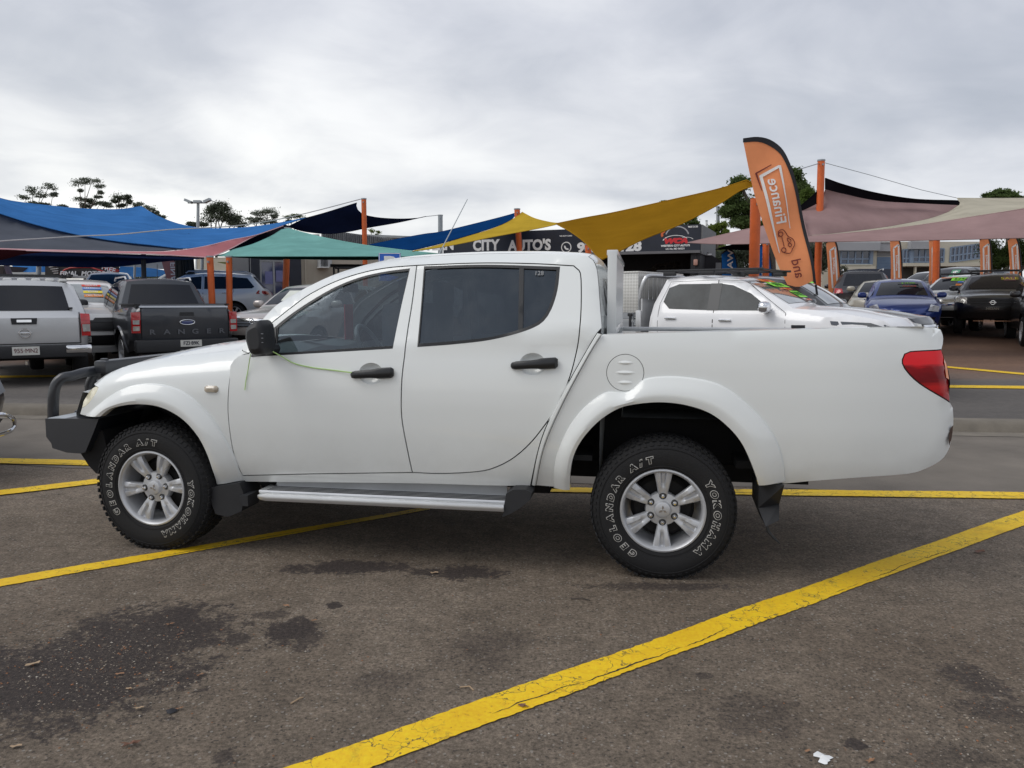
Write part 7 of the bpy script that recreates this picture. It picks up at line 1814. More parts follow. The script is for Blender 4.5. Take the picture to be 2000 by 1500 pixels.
def tree(name, label, cat, D, blobs, lm, trunk_u, seed, leaf=0.16, dens=1.0, group=None, trunkr=0.22, limbs=True, bark=None):
    x = (trunk_u - 1000) / FPX * D; base = Vector((x, D, gz(x, D)))
    root = empty(name, label, cat, base, 0, group); k = D / FPX; r_ = random.Random(seed)
    B = []
    for (u, v, ru, rv) in blobs:
        B.append((at(u, v, D + r_.uniform(-1, 1) * ru * k * 0.6) - base, ru * k, ru * k * 0.9, rv * k))
    if name == 'gum_tree': trunkr *= 0.5; B = [(c_, a_ * 1.3, b_ * 1.3, d_ * 1.15) for c_, a_, b_, d_ in B]
    V, Fc = leaf_mesh(B, leaf, dens, seed); o = link('crown', meshf(V, Fc, False), lm, root)
    lo = min(b[0].z - b[3] for b in B); fork = Vector((r_.uniform(-.2, .2), 0, max(0.5, lo * 0.8)))
    tube('trunk', [Vector((0, 0, -0.1)), Vector((fork.x * 0.4, 0, fork.z * 0.5)), fork], [trunkr, trunkr * 0.8, trunkr * 0.6], bark or BARK, root, 10)
    if limbs:
        L = []
        for (c, rx, ry, rz) in B:
            mid = fork.lerp(c, 0.55) + Vector((r_.uniform(-.3, .3), r_.uniform(-.3, .3), -0.1 * (c - fork).length))
            L.append(tube_mesh([tuple(p) for p in spl([tuple(fork), tuple(mid), tuple(c + Vector((0, 0, rz * 0.2)))], 0.5)], 1.0, 5))
            V_, F_ = L[-1]; pts = spl([tuple(fork), tuple(mid), tuple(c + Vector((0, 0, rz * 0.2)))], 0.5); n_ = len(pts); rs = [trunkr * (0.45 * (1 - i / n_) + 0.10) for i in range(n_)]
            L[-1] = tube_mesh(pts, rs, 5)
        for V_, F_ in L: link('limb', meshf(V_, F_), bark or BARK, root)
    return root
GT = 'gum trees on the skyline'
GUM = 1
tree('gum_tree', 'leftmost gum tree on the skyline above the blue sail', 'tree', 80, [(62, 371, 13, 6), (96, 366, 11, 7), (50, 385, 9, 4), (80, 381, 14, 5), (104, 380, 8, 4), (66, 397, 12, 4), (85, 399, 8, 3)], LF1, 75, 11, 0.16, 0.60, GT)
tree('gum_tree', 'tallest gum tree at left with flat double crown and open gap beneath', 'tree', 80, [(152, 357, 12, 6), (166, 352, 10, 5), (180, 354, 14, 7), (196, 364, 7, 4), (197, 377, 5, 4), (192, 385, 6, 3), (157, 372, 4, 3)], LF1, 172, 12, 0.14, 0.64, GT)
tree('gum_tree', 'low gum tree crown directly under the tallest flat crown', 'tree', 84, [(160, 391, 14, 6), (175, 391, 8, 6), (196, 399, 14, 5), (210, 400, 10, 5), (168, 402, 8, 4)], LF4, 175, 13, 0.16, 0.72, GT)
tree('gum_tree', 'small round gum tree between the tallest tree and sail peak', 'tree', 78, [(232, 386, 11, 6), (245, 385, 9, 5), (252, 394, 6, 4), (237, 401, 7, 4), (226, 393, 6, 3)], LF4, 238, 14, 0.14, 0.80, GT)
tree('gum_tree', 'gum tree sloping down behind the blue sail peak', 'tree', 82, [(270, 401, 9, 6), (287, 408, 11, 6), (302, 415, 8, 6), (313, 424, 7, 5), (120, 402, 10, 2)], LF1, 290, 15, 0.16, 0.72, GT)
tree('gum_tree', 'dense dark gum tree right of the flood light pole', 'tree', 75, [(428, 402, 14, 9), (412, 412, 12, 9), (440, 415, 16, 10), (456, 425, 14, 9), (425, 427, 22, 8), (390, 438, 12, 4), (465, 436, 14, 6), (377, 438, 8, 4)], LF4, 432, 16, 0.17, 1.00, GT, 0.35)
tree('gum_tree', 'spreading gum tree midway between flood light pole and tall orange post', 'tree', 78, [(505, 417, 13, 6), (525, 413, 14, 6), (538, 422, 8, 5), (495, 429, 12, 6), (515, 431, 13, 6), (532, 433, 8, 4)], LF1, 515, 17, 0.14, 0.80, GT, 0.3)
tree('gum_tree', 'small pale gum tree just left of the navy sail slope', 'tree', 80, [(568, 424, 9, 4), (582, 421, 10, 4), (592, 427, 6, 3), (563, 433, 7, 4)], LF2, 577, 18, 0.13, 0.72, GT)
tree('gum_tree', 'faint pale tree right of the tall orange post near the wall', 'tree', 80, [(725, 452, 7, 5), (738, 455, 6, 4)], LF3, 730, 19, 0.12, 0.48, GT)
tree('broad_tree', 'large leafy tree behind the finance flag top', 'tree', 42, [(1445, 360, 18, 14), (1430, 385, 22, 16), (1455, 405, 26, 16), (1425, 412, 18, 14), (1445, 432, 24, 12), (1535, 352, 16, 22), (1552, 345, 16, 16), (1562, 370, 18, 16), (1540, 385, 20, 18), (1500, 400, 30, 26), (1470, 440, 20, 12)], LF2, 1500, 21, 0.15, 1.6, None, 0.4)
tree('broad_tree', 'lighter green tree between the finance flag and tallest orange post', 'tree', 38, [(1575, 382, 14, 14), (1590, 388, 12, 16), (1570, 405, 14, 16), (1590, 412, 10, 14)], leafmat('leaf_fresh', (0.095, 0.14, 0.035)), 1580, 22, 0.11, 1.3)
tree('small_tree', 'bright yellow green small tree right of the sign board end', 'tree', 36, [(1395, 445, 13, 9), (1410, 440, 10, 8), (1398, 458, 14, 8), (1418, 455, 8, 8), (1388, 470, 10, 10), (1405, 488, 14, 12)], LF3, 1400, 23, 0.09, 1.3)
tree('broad_tree', 'tree top peeping above the gold sail edge and sign board', 'tree', 44, [(1320, 432, 22, 8), (1345, 428, 18, 7), (1355, 437, 14, 6), (1296, 395, 6, 3), (1330, 445, 20, 6)], LF2, 1330, 24, 0.11, 1.0)
tree('broad_tree', 'dark round tree above the cream sail near the right edge', 'tree', 70, [(1935, 382, 14, 6), (1955, 377, 16, 7), (1975, 381, 14, 6), (1985, 386, 8, 4), (1955, 387, 28, 6)], LF2, 1955, 25, 0.20, 1.2, None, 0.3)
tree('dark_tree', 'dark tree mass behind the blue flag under the mauve sail', 'tree', 34, [(1430, 500, 24, 18), (1460, 498, 20, 18), (1400, 505, 12, 16), (1445, 525, 30, 16), (1490, 505, 14, 24), (1560, 500, 22, 24), (1590, 495, 16, 22), (1610, 500, 12, 24), (1570, 530, 26, 18)], LF4, 1500, 26, 0.10, 1.6)
tree('dark_tree', 'green tree behind the small flags at the right edge', 'tree', 40, [(1935, 490, 22, 22), (1960, 500, 20, 20), (1985, 485, 22, 24), (2010, 495, 20, 26), (1945, 515, 24, 16), (1990, 512, 20, 16)], leafmat('leaf_olive', (0.045, 0.065, 0.022)), 1960, 27, 0.10, 1.4)
tree('dark_tree', 'dark hedge-like tree row behind the posts under the left sails', 'tree', 45, [(300, 545, 20, 8), (260, 548, 20, 8), (220, 546, 18, 8), (330, 548, 12, 6), (340, 560, 60, 10), (250, 562, 40, 8)], LF4, 280, 28, 0.14, 1.2)
tr_ = empty('big_trunk', 'thick dark tree trunk standing behind the grey pickup roof', 'tree', Vector(((368 - 1000) / FPX * 27, 27, gz(-11, 27))))
zz0 = tr_.location.z
tube('trunk', [Vector((0.05, 0, -0.1)), Vector((0.02, 0, 0.9)), Vector((0, 0, 1.6)), Vector((-0.02, 0, 2.35))], [0.36, 0.31, 0.30, 0.30], mat('dark_bark', (0.028, 0.028, 0.024), 0.95, bump=1.0, bs=14), tr_, 20)
rr__ = random.Random(5)
for k in range(14):
    a = rr__.uniform(math.pi, 2 * math.pi); z0 = rr__.uniform(0.3, 1.2)
    tube('bark_ridge', [Vector((math.cos(a) * 0.315, math.sin(a) * 0.315, z0)), Vector((math.cos(a + .1) * 0.31, math.sin(a + .1) * 0.31, z0 + 1.0)), Vector((math.cos(a + .05) * 0.30, math.sin(a + .05) * 0.30, z0 + 1.9))], [0.02, 0.03, 0.015], MATS['dark_bark'], tr_, 5)
tree('shrub', 'dim brown shrub in the dark opening of the sign building', 'shrub', 26.5, [(1300, 520, 20, 8), (1285, 528, 12, 10), (1315, 530, 14, 10), (1322, 518, 8, 8)], leafmat('leaf_brown', (0.07, 0.06, 0.05)), 1303, 29, 0.06, 0.7, trunkr=0.05)
tree('shrub', 'bushy shrub behind the small flag left of the van roof', 'shrub', 32, [(1645, 530, 9, 10), (1640, 545, 10, 10), (1650, 555, 8, 8)], leafmat('leaf_silvery', (0.13, 0.135, 0.10)), 1645, 30, 0.07, 0.8, trunkr=0.05)

# beige building at left centre
a2, b2, an2, L2 = oriented(495, 31.0, 800, 34.0, gz(-8, 31))
bb2 = empty('beige_building', 'beige single-storey building with dark shopfront and corrugated parapet behind the teal sail', 'building', a2, an2)
g2 = a2.z
def s2(u):
    k = (u - 1000) / FPX; d = (b2 - a2); return float((k * a2.y - a2.x) / (d.x - k * d.y)) * L2
def z2(v, u): d = s2(u); return zat(v, a2.y + (b2.y - a2.y) * d / L2) - g2
BEI = mat('beige_wall', (0.42, 0.38, 0.31), 0.85, var=0.12, vs=0.8, bump=0.1, bs=10)
zr = z2(474, 640)
face_box('wall', s2(592), L2, 0, 0.2, 0, zr, BEI, bb2); face_box('wall', s2(592), L2, 0.2, 6, 0, zr - 0.05, BEI, bb2)
NAVW = mat('navy_wall', (0.018, 0.022, 0.035), 0.6)
face_box('dark_panel', s2(569), s2(592), -0.06, 0.2, 0, zr, NAVW, bb2); face_box('dark_panel', s2(495), s2(512), -0.06, 0.2, 0, zr, NAVW, bb2)
face_box('shop_fascia', s2(512), s2(569), -0.06, 0.2, z2(507, 540), zr, NAVW, bb2)
face_box('rear_room', s2(495), s2(592), 0.5, 6, 0, zr - 0.1, NAVW, bb2)
text('fascia_lettering', 'CARS  N. S. W', 0.16, frame(Vector((s2(540), -0.07, z2(503.5, 540))), (1, 0, 0), (0, 0, 1)), mat('faint_letter', (0.25, 0.27, 0.27), 0.6), bb2, 0.002)
GF = mat('door_frame_grey', (0.32, 0.33, 0.34), 0.4, 0.5)
dw = bpy.data.objects.new('shop_door', None); COL.objects.link(dw); dw.parent = bb2
xa, xb, zt_ = s2(512), s2(568), z2(508, 540)
for x in (xa + 0.03, s2(539), xb - 0.03): face_box('door_frame', x - 0.035, x + 0.035, -0.04, 0.04, 0, zt_, GF, dw)
face_box('door_head', xa, xb, -0.045, 0.035, zt_ - 0.06, zt_, GF, dw)
BG_ = mat('door_glass_blue', (0.05, 0.06, 0.13), 0.08, coat=1.0, var=0.4, vs=1.0)
face_box('door_pane', xa + 0.07, s2(539) - 0.04, 0.0, 0.02, 0.02, zt_ - 0.06, BG_, dw); face_box('door_pane', s2(539) + 0.04, xb - 0.07, 0.0, 0.02, 0.02, zt_ - 0.06, BG_, dw)
face_box('door_poster', s2(522), s2(537), -0.02, 0.0, z2(555, 530), z2(530, 530), mat('lilac_poster', (0.16, 0.17, 0.34), 0.5), dw); face_box('door_poster', s2(543), s2(556), -0.02, 0.0, z2(550, 530), z2(528, 530), MATS['lilac_poster'], dw)
ac = bpy.data.objects.new('air_conditioner', None); COL.objects.link(ac); ac.parent = bb2
face_box('unit_body', s2(624), s2(647), -0.45, 0, z2(522, 636), z2(506, 636), mat('ac_grey', (0.42, 0.43, 0.43), 0.5), ac)
for k in range(5): face_box('unit_louvre', s2(625) + 0.04 + 0.055 * k, s2(625) + 0.065 + 0.055 * k, -0.47, -0.45, z2(521, 636), z2(507, 636), DARK, ac)
face_box('unit_shelf', s2(623), s2(641), -0.5, 0, z2(524, 636), z2(522.3, 636), WHITEP, ac)
face_box('drain_pipe', s2(599), s2(599) + 0.06, -0.08, 0, 0, zr, BEI, bb2)
# corrugated parapet sheets
CORR = mat('corrugated_sheet', (0.22, 0.23, 0.24), 0.55, 0.3, var=0.25, vs=2.0)
V, Fc = [], []; ua, ub = 632, 792; n = 220
for i in range(n + 1):
    u = ua + (ub - ua) * i / n; x = s2(u); ztp_ = z2(448 + (u - ua) * 0.135, u); y = -0.10 + 0.035 * math.sin(i * 1.15); V += [(x, y, z2(482, u)), (x, y, ztp_)]
link('corrugated_parapet', meshf(V, [(2 * i, 2 * i + 2, 2 * i + 3, 2 * i + 1) for i in range(n)], False), CORR, bb2)
face_box('roof_sheet', s2(725), L2 + 0.6, 0.3, 6, z2(458, 760) - 0.1, z2(458, 760), mat('pale_roof', (0.42, 0.44, 0.44), 0.5), bb2)
link('roof_edge', meshf([(s2(590), 0.5, z2(457, 610)), (s2(635), 0.5, z2(455, 620)), (s2(635), 0.5, z2(475, 620)), (s2(590), 0.5, z2(475, 610))], [(0, 1, 2, 3)], False), MATS['pale_roof'], bb2)

# two-storey factory units at right
fb_ = empty('factory_building', 'pale two-storey factory building with blue framed windows far behind the small flags', 'building', Vector(((1600 - 1000) / FPX * 58, 58, gz(20, 58))))
fg = fb_.location.z; fx0 = fb_.location.x
def fxx(u, D=58.0): return (u - 1000) / FPX * D - fx0
def fzz(v, D=58.0): return zat(v, D) - fg
CRM = mat('cream_render', (0.48, 0.45, 0.37), 0.85, var=0.08, vs=0.3); FGR = mat('fascia_grey', (0.30, 0.31, 0.33), 0.7, var=0.1, vs=0.3); FBL = mat('frame_blue', (0.15, 0.20, 0.28), 0.4); WGL = mat('office_glass', (0.012, 0.025, 0.07), 0.08, coat=1.0, var=0.5, vs=0.5)
face_box('wall', fxx(1600), fxx(1912), 0, 12, 0, fzz(472), CRM, fb_)
for u0, u1, v0, v1, dy in ((1618, 1704, 474, 490, -0.5), (1704, 1740, 475, 491, -0.2), (1762, 1812, 472, 487, -0.5)): face_box('fascia', fxx(u0), fxx(u1), dy, 0, fzz(v1), fzz(v0), FGR, fb_)
face_box('roof_strip', fxx(1620), fxx(1740), -0.3, 0.6, fzz(474), fzz(471), mat('white_roof_sheet', (0.65, 0.66, 0.66), 0.5), fb_)
face_box('recess', fxx(1704), fxx(1738), -0.02, 0, fzz(501), fzz(491), mat('grey_recess', (0.16, 0.16, 0.16), 0.8), fb_)
rdo = bpy.data.objects.new('roller_door', None); COL.objects.link(rdo); rdo.parent = fb_
for k in range(10): face_box('door_slat', fxx(1704.5), fxx(1738), -0.05, -0.02, fzz(531 - 2.9 * k) + 0.01, fzz(531 - 2.9 * (k + 1)), mat('door_blue', (0.09, 0.14, 0.22), 0.6), rdo)
def win(u0, u1, v0, v1, nx_, vmid, D=57.9, slope=0.0):
    wr = bpy.data.objects.new('window', None); COL.objects.link(wr); wr.parent = fb_
    x0, x1 = fxx(u0), fxx(u1); z0, z1 = fzz(v1), fzz(v0); zm = fzz(vmid)
    V = lambda x: slope * (x - x0)
    def q(nm, xa, xb, za, zb__, y0, y1, m_):
        vs = [(xa, y0, za + V(xa)), (xb, y0, za + V(xb)), (xb, y0, zb__ + V(xb)), (xa, y0, zb__ + V(xa)), (xa, y1, za + V(xa)), (xb, y1, za + V(xb)), (xb, y1, zb__ + V(xb)), (xa, y1, zb__ + V(xa))]
        return link(nm, meshf(vs, [(0, 1, 2, 3), (1, 5, 6, 2), (5, 4, 7, 6), (4, 0, 3, 7), (3, 2, 6, 7), (4, 5, 1, 0)], False), m_, wr)
    for i in range(nx_):
        xa = x0 + (x1 - x0) * i / nx_ + 0.05; xb = x0 + (x1 - x0) * (i + 1) / nx_ - 0.05
        q('pane', xa, xb, z0 + 0.05, zm - 0.05, -0.06, -0.02, WGL); q('pane', xa, xb, zm + 0.05, z1 - 0.05, -0.06, -0.02, WGL)
    for i in range(nx_ + 1): x = x0 + (x1 - x0) * i / nx_; q('window_frame', x - 0.05, x + 0.05, z0, z1, -0.12, -0.03, FBL)
    for z in (z0, zm, z1): q('window_rail', x0, x1, z - 0.05, z + 0.05, -0.115, -0.035, FBL)
win(1634, 1689, 490, 516, 4, 506); win(1753, 1766, 488, 514, 2, 505); win(1773, 1832, 486, 512, 5, 502.5)
win(1845, 1908, 484, 512, 8, 500, slope=0.13)
face_box('window_jamb', fxx(1689), fxx(1695), -0.2, 0, fzz(517), fzz(489), FBL, fb_); face_box('window_jamb', fxx(1766), fxx(1772), -0.2, 0, fzz(515), fzz(487), FBL, fb_)
face_box('ledge', fxx(1632), fxx(1692), -0.4, 0, fzz(519), fzz(517), CRM, fb_); face_box('balcony_band', fxx(1748), fxx(1908), -1.0, 0, fzz(521), fzz(515), CRM, fb_); face_box('balcony_band', fxx(1620), fxx(1690), -1.0, 0, fzz(528), fzz(521), CRM, fb_)
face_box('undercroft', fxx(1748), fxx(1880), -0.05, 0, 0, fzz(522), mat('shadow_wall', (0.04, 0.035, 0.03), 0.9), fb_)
for u in (1767, 1846): face_box('column', fxx(u), fxx(u + 3), -0.9, -0.7, 0, fzz(521), CRM, fb_)
face_box('garage_panel', fxx(1876), fxx(1905), -0.6, -0.5, 0, fzz(520), mat('pale_panel', (0.5, 0.52, 0.53), 0.6), fb_)
# dark container-like body behind the graphite SUV
dc = box('dark_container', Vector(((1688 - 1000) / FPX * 40, 40, gz(18, 40) + 0.95)), ((1728 - 1652) / FPX * 40, 2.4, 1.76), mat('container_navy', (0.022, 0.026, 0.045), 0.6), None, bev=0.03); tag(dc, 'dark navy container behind the graphite SUV roof', 'container')
dc.location = (0, 0, 0)

# low fence / distant masses at far left
bk = empty('dark_building', 'dark building mass at the far left edge under the blue sails', 'building', Vector(((0 - 1000) / FPX * 34, 34, gz(-22, 34))))
face_box('wall', -6, 0.35, 0, 4, 0, zat(519, 34) - bk.location.z, mat('brown_dark_wall', (0.03, 0.022, 0.022), 0.8), bk)
face_box('roof_sheet', 0.8, 2.5, -0.2, 3, zat(540, 34) - bk.location.z, zat(532, 34) - bk.location.z, mat('pale_roof', (0, 0, 0)), bk)
pf_ = tube('pale_flag_pole', [at(28, 590, 24) , at(20, 540, 24), at(12, 515, 24)], [0.10, 0.16, 0.14], mat('dusty_pink_cloth', (0.42, 0.28, 0.25), 0.8), None, 8, ry=0.02); tag(pf_, 'dusty pink feather flag at the far left edge', 'flag')
# dealership banner
bn = empty('dealer_banner', 'black dealership banner with red outline, MOTORS lettering above the white pickup', 'banner', at(155, 590, 30)); bn.location.z = gz(-17, 30); bo_ = Vector(bn.location)
def bq(nm, pts, m_, D=30.0): return link(nm, meshf([at(u, v, D) - bo_ for u, v in pts] + [at(u, v, D + 0.04) - bo_ for u, v in pts], [tuple(range(len(pts)))[::-1], tuple(range(len(pts), 2 * len(pts)))] + [(i, (i + 1) % len(pts), len(pts) + (i + 1) % len(pts), len(pts) + i) for i in range(len(pts))], False), m_, bn)
bq('banner_sheet', [(88, 516), (233, 514), (233, 536), (88, 541)], mat('banner_black', (0.012, 0.010, 0.012), 0.5))
bq('banner_ribbon', [(186, 518), (208, 517), (234, 528), (228, 534)], mat('banner_red', (0.50, 0.035, 0.03), 0.5), 29.95)
tube('car_outline', [at(u, v, 29.9) - bo_ for u, v in ((118, 536), (126, 527), (138, 523), (160, 522), (178, 522), (192, 527), (205, 531))], 0.03, MATS['banner_red'], bn, 6)
for i in range(4): tube('banner_flash', [at(96 + i * 3, 522 + 4 * i, 29.9) - bo_, at(114, 520 + 4.5 * i, 29.9) - bo_], 0.02, mat('flash_grey', (0.35, 0.33, 0.33), 0.5), bn, 5)
text('banner_lettering', 'FINAL  MOTORS', 0.235, frame(at(164, 534.5, 29.85) - bo_, (1, 0, 0), (0, 0, 1)), LETTERW, bn, 0.008, sx=1.1, shear=0.2)
text('ribbon_lettering', 'FREE', 0.26, frame(at(212, 525.5, 29.8) - bo_, (1, 0, -0.32), (0.32, 0, 1)), LETTERW, bn, 0.006)
for u in (92, 230): tube('banner_pole', [Vector(((u - 155) / FPX * 30, 0.05, 0)), at(u, 512, 30.05) - bo_], 0.04, GALV, bn, 6)

# ================================================================== FLAGS
FOR = (0.92, 0.34, 0.155)
FLM = cloth('flag_orange', FOR, trans=0.25); FBK = mat('flag_black', (0.012, 0.012, 0.016), 0.7); FWH = mat('flag_white', (0.72, 0.70, 0.68), 0.7); FMR = mat('flag_maroon', (0.16, 0.02, 0.015), 0.7)
def flag_plane(D, sway=0.03):
    def f(u, v, lift=0.0):
        p = at(u, v, D - lift); p.y += sway * math.sin(u * 0.06 + v * 0.02) + sway * 0.6 * math.sin(v * 0.045); return p
    return f
FD = 13.4; fp = flag_plane(FD)
fx_, fy_ = (1590 - 1000) / FPX * FD, FD
ff_ = empty('feather_flag', 'large orange feather flag with Finance seen mirrored, leaning over the white tray pickup', 'flag', (fx_ + 0.25, fy_, gz(fx_, fy_))); fo = Vector(ff_.location)
def flag_poly(name, segs, m_, lift, parent, f=None, o=None, h=12):
    q = path(*segs, step=8); q2 = [(u, -v) for u, v in q]
    V, Tr, bnd = fill(q2, [], h); f = f or fp; o = o if o is not None else fo
    return link(name, meshf([f(u, -v, lift) - o for u, v in V], [tuple(t) for t in Tr], True, 180), m_, parent)
fl_out = [[(1451, 279), (1480, 276.5), (1500, 281), (1520, 294), (1532, 312), (1545, 345), (1556, 385), (1568, 440), (1580, 500), (1588, 548)], [(1588, 548), (1560, 560), (1538, 556)], [(1538, 556), (1521, 520), (1505, 480), (1488, 430), (1474, 380), (1462, 325), (1451, 279)]]
flag_poly('flag_cloth', fl_out, FLM, 0.0, ff_)
flag_poly('flag_sleeve', [[(1450, 271), (1480, 267.5), (1505, 272), (1526, 288), (1540, 313), (1553, 350), (1563, 392), (1574, 444), (1585, 500), (1594, 556)], [(1594, 556), (1588, 552)], [(1588, 552), (1579, 500), (1567, 440), (1555, 385), (1544, 345), (1531, 312), (1519, 294.5), (1499, 281.5), (1480, 277), (1450, 279)], [(1450, 279), (1450, 271)]], FBK, 0.012, ff_, h=20)
tube('flag_pole', [Vector((0.05, 0.05, 0.0)), fp(1593, 556) - fo] , 0.02, FBK, ff_, 8)
box('flag_base', (0.05, 0.05, 0.03), (0.6, 0.6, 0.04), FBK, ff_)
def fl_bar(u0, v0, u1, v1, w0, w1, m_, lift=0.02, parent=ff_, f=None, o=None, nm='print_frame'):
    d = np.array([u1 - u0, v1 - v0], float); d /= np.linalg.norm(d); nn_ = np.array([-d[1], d[0]]); f = f or fp; o = o if o is not None else fo
    V, n = [], 10
    for i in range(n + 1):
        t = i / n; c = np.array([u0 + (u1 - u0) * t, v0 + (v1 - v0) * t]); w_ = w0 + (w1 - w0) * t
        for s in (-1, 1): q = c + nn_ * w_ * s / 2; V.append(f(q[0], q[1], lift) - o)
    return link(nm, meshf(V, [(2 * i, 2 * i + 2, 2 * i + 3, 2 * i + 1) for i in range(n)], False), m_, parent)
fl_bar(1478, 338, 1508, 321, 3, 1.5, FMR, 0.016); fl_bar(1478, 337, 1488, 372, 4, 1, FMR, 0.016)
fl_bar(1487, 344, 1523, 324, 6, 5, FWH); fl_bar(1487, 342, 1504, 420, 6, 5, FWH); fl_bar(1504, 420, 1523, 494, 5, 1.5, FWH); fl_bar(1523, 323, 1531, 375, 5, 2.5, FWH); fl_bar(1531, 375, 1545, 446, 2.5, 1.2, FWH)
def flag_text(s, u, v, hpx, angdeg, m_, f=None, o=None, D=FD, parent=ff_, sx=1.0, off=0.0):
    """mirrored lettering printed through the cloth; angdeg = reading direction in the picture"""
    f = f or fp; o = o if o is not None else fo
    V, Fc = textmesh(s, 1.0, off, 0.0); a = math.radians(angdeg); rd = (math.cos(a), -math.sin(a)); up = (-math.sin(a), -math.cos(a))
    up = (-up[0], -up[1])        # seen from the back of the print
    k = hpx / 0.73
    return link('print_lettering', meshf([f(u + k * (x * sx * rd[0] + y * up[0]), v + k * (x * sx * rd[1] + y * up[1]), 0.024) - o for x, y, z in V], Fc, False), m_, parent)
flag_text('Finance', 1517, 393, 22, 101.5, FWH, sx=1.0, off=0.012)
flag_text('and', 1557, 524, 19, 103, FMR, sx=1.0, off=0.006)
carp = [tuple(p) for p in spl([(1524, 450), (1532, 449), (1538, 456), (1541, 461), (1550, 466), (1553, 476), (1549, 484), (1546, 490), (1544, 494)], 4)]
for seg in ([tuple(p) for p in spl([(1522, 463), (1521, 452), (1530, 448), (1537, 455), (1541, 461), (1550, 466), (1554, 476), (1549, 486), (1545, 494), (1536, 494), (1528, 491)], 4)], [(1528, 462), (1533, 482)],
            [tuple(p) for p in spl([(1540, 464), (1547, 469), (1545, 473), (1540, 470), (1540, 464)], 3)], [tuple(p) for p in spl([(1542, 474), (1548, 477), (1545, 482), (1541, 479), (1542, 474)], 3)]):
    tube('print_car', [fp(u, v, 0.02) - fo for u, v in seg], 0.007, FMR, ff_, 5)
for (u, v) in ((1526, 457), (1532, 488)): tube('print_wheel', [fp(u + 4.5 * math.cos(t), v + 4.5 * math.sin(t), 0.02) - fo for t in np.linspace(0, 2 * math.pi, 15)], 0.008, FMR, ff_, 5)

def small_flag(u, vtop, vbot, D, label, lean=0.10, width=0.50, main=None, txt='Finance', name='feather_flag', group='small orange feather flags', h=3.6):
    x = (u - 1000) / FPX * D; g = gz(x, D); root = empty(name, label, 'flag', (x, D, g), 0, group)
    H = zat(vtop, D) - g; m_ = main or FLM
    out = [(0.42, 0.35), (0.40, H * 0.5), (0.33, H * 0.75), (0.20, H * 0.93), (0.0, H), (-0.25, H * 0.985), (-0.40, H * 0.95)]
    pole = [tuple(p) for p in spl(out, 0.15)]
    q = pole + [(-0.40 + 0.0, H * 0.95)] + [tuple(p) for p in spl([(-0.40, H * 0.93), (-0.34, H * 0.6), (-0.26, 0.55)], 0.2)]
    q = [p for i, p in enumerate(q) if i == 0 or math.dist(p, q[i - 1]) > 1e-3]
    k = width / 0.85; sh_ = lambda xx, z: (xx * k - lean * (z / H) * H * 0.5 + lean * H * 0.25)
    V, Tr, b = fill(q, [], 0.25)
    link('flag_cloth', meshf([(sh_(a, z), 0.03 * math.sin(z * 3 + a * 4), z) for a, z in V], [tuple(t) for t in Tr], True, 180), m_, root)
    tube('flag_pole', [(sh_(a, z), 0.0, z) for a, z in [(0.42, -0.02)] + pole], 0.025, FBK, root, 6)
    if main is None:
        for (xa, za, xb, zb_) in ((-0.22, .86, 0.08, .90), (-0.22, .86, -0.10, .42), (0.08, .90, 0.16, .50)):
            d = Vector((xb - xa, 0, (zb_ - za) * H)).normalized(); nn_ = Vector((-d.z, 0, d.x)) * 0.03
            A = Vector((sh_(xa, za * H), -0.05, za * H)); B = Vector((sh_(xb, zb_ * H), -0.05, zb_ * H)); link('print_frame', meshf([A - nn_, A + nn_, B + nn_, B - nn_], [(0, 1, 2, 3)], False), FWH, root)
    V, Fc = textmesh(txt, 1.0, 0.02, 0.0); s_ = 0.19 if main is None else 0.34
    zc = H * (0.68 if main is None else 0.62)
    link('print_lettering', meshf([(sh_(-0.02 + yy * s_ * -1, zc), -0.055, zc - xx * s_) for xx, yy, z in V], Fc, False), FWH, root)
    return root
small_flag(1623, 466, 0, 26.5, 'small orange feather flag right beside the tallest orange post', 0.12)
small_flag(1743, 462, 0, 28.5, 'small orange feather flag standing behind the blue SUV', 0.06)
small_flag(1816, 462, 0, 30, 'small orange feather flag crossing an orange post behind the dark SUV', 0.02)
small_flag(1916, 460, 0, 27.5, 'small orange feather flag above the whitish SUV roof', 0.06)
small_flag(1974, 460, 0, 27.5, 'small orange feather flag above the black SUV roof at right', 0.16)
FBLU = cloth('flag_blue', (0.02, 0.13, 0.42), trans=0.2)
small_flag(1422, 488, 0, 24.5, 'small blue feather flag behind the black roof platform', 0.0, 0.62, FBLU, 'WARRANTY', 'blue_flag', 'blue feather flags')
small_flag(1489, 478, 0, 25.5, 'blue and white feather flag just left of the finance flag', 0.06, 0.6, FBLU, 'WARRANTY', 'blue_flag', 'blue feather flags')
small_flag(350, 506, 0, 30, 'faded pink feather flag leaning beside the dark trunk at left', 0.28, 0.8, cloth('flag_faded', (0.34, 0.17, 0.17), trans=0.3), 'FINANCE', 'faded_flag', None)

# ---- blue parking sign behind the cab
psx = (764 - 1000) / FPX * 12.6
ps = empty('parking_sign', 'blue parking sign with white P just above the cab windscreen line', 'sign', (psx, 12.6, gz(psx, 12.6))); g_ = ps.location.z
zt_ = zat(494, 12.6) - g_; sw_ = 43 / FPX * 12.6
box('sign_plate', (0, 0, zt_ - 0.225), (sw_, 0.012, 0.45), mat('sign_blue', (0.01, 0.10, 0.48), 0.4), ps, bev=0.004)
boxes('sign_border', [((0, -0.008, zt_ - 0.008), (sw_ - 0.01, 0.004, 0.010)), ((-sw_ / 2 + 0.012, -0.008, zt_ - 0.22), (0.010, 0.004, 0.42)), ((sw_ / 2 - 0.012, -0.008, zt_ - 0.22), (0.010, 0.004, 0.42))], LETTERW, ps)
text('sign_letter', 'P', 0.34, frame(Vector((0.0, -0.010, zt_ - 0.20)), (1, 0, 0), (0, 0, 1)), LETTERW, ps, 0.02, sx=1.1)
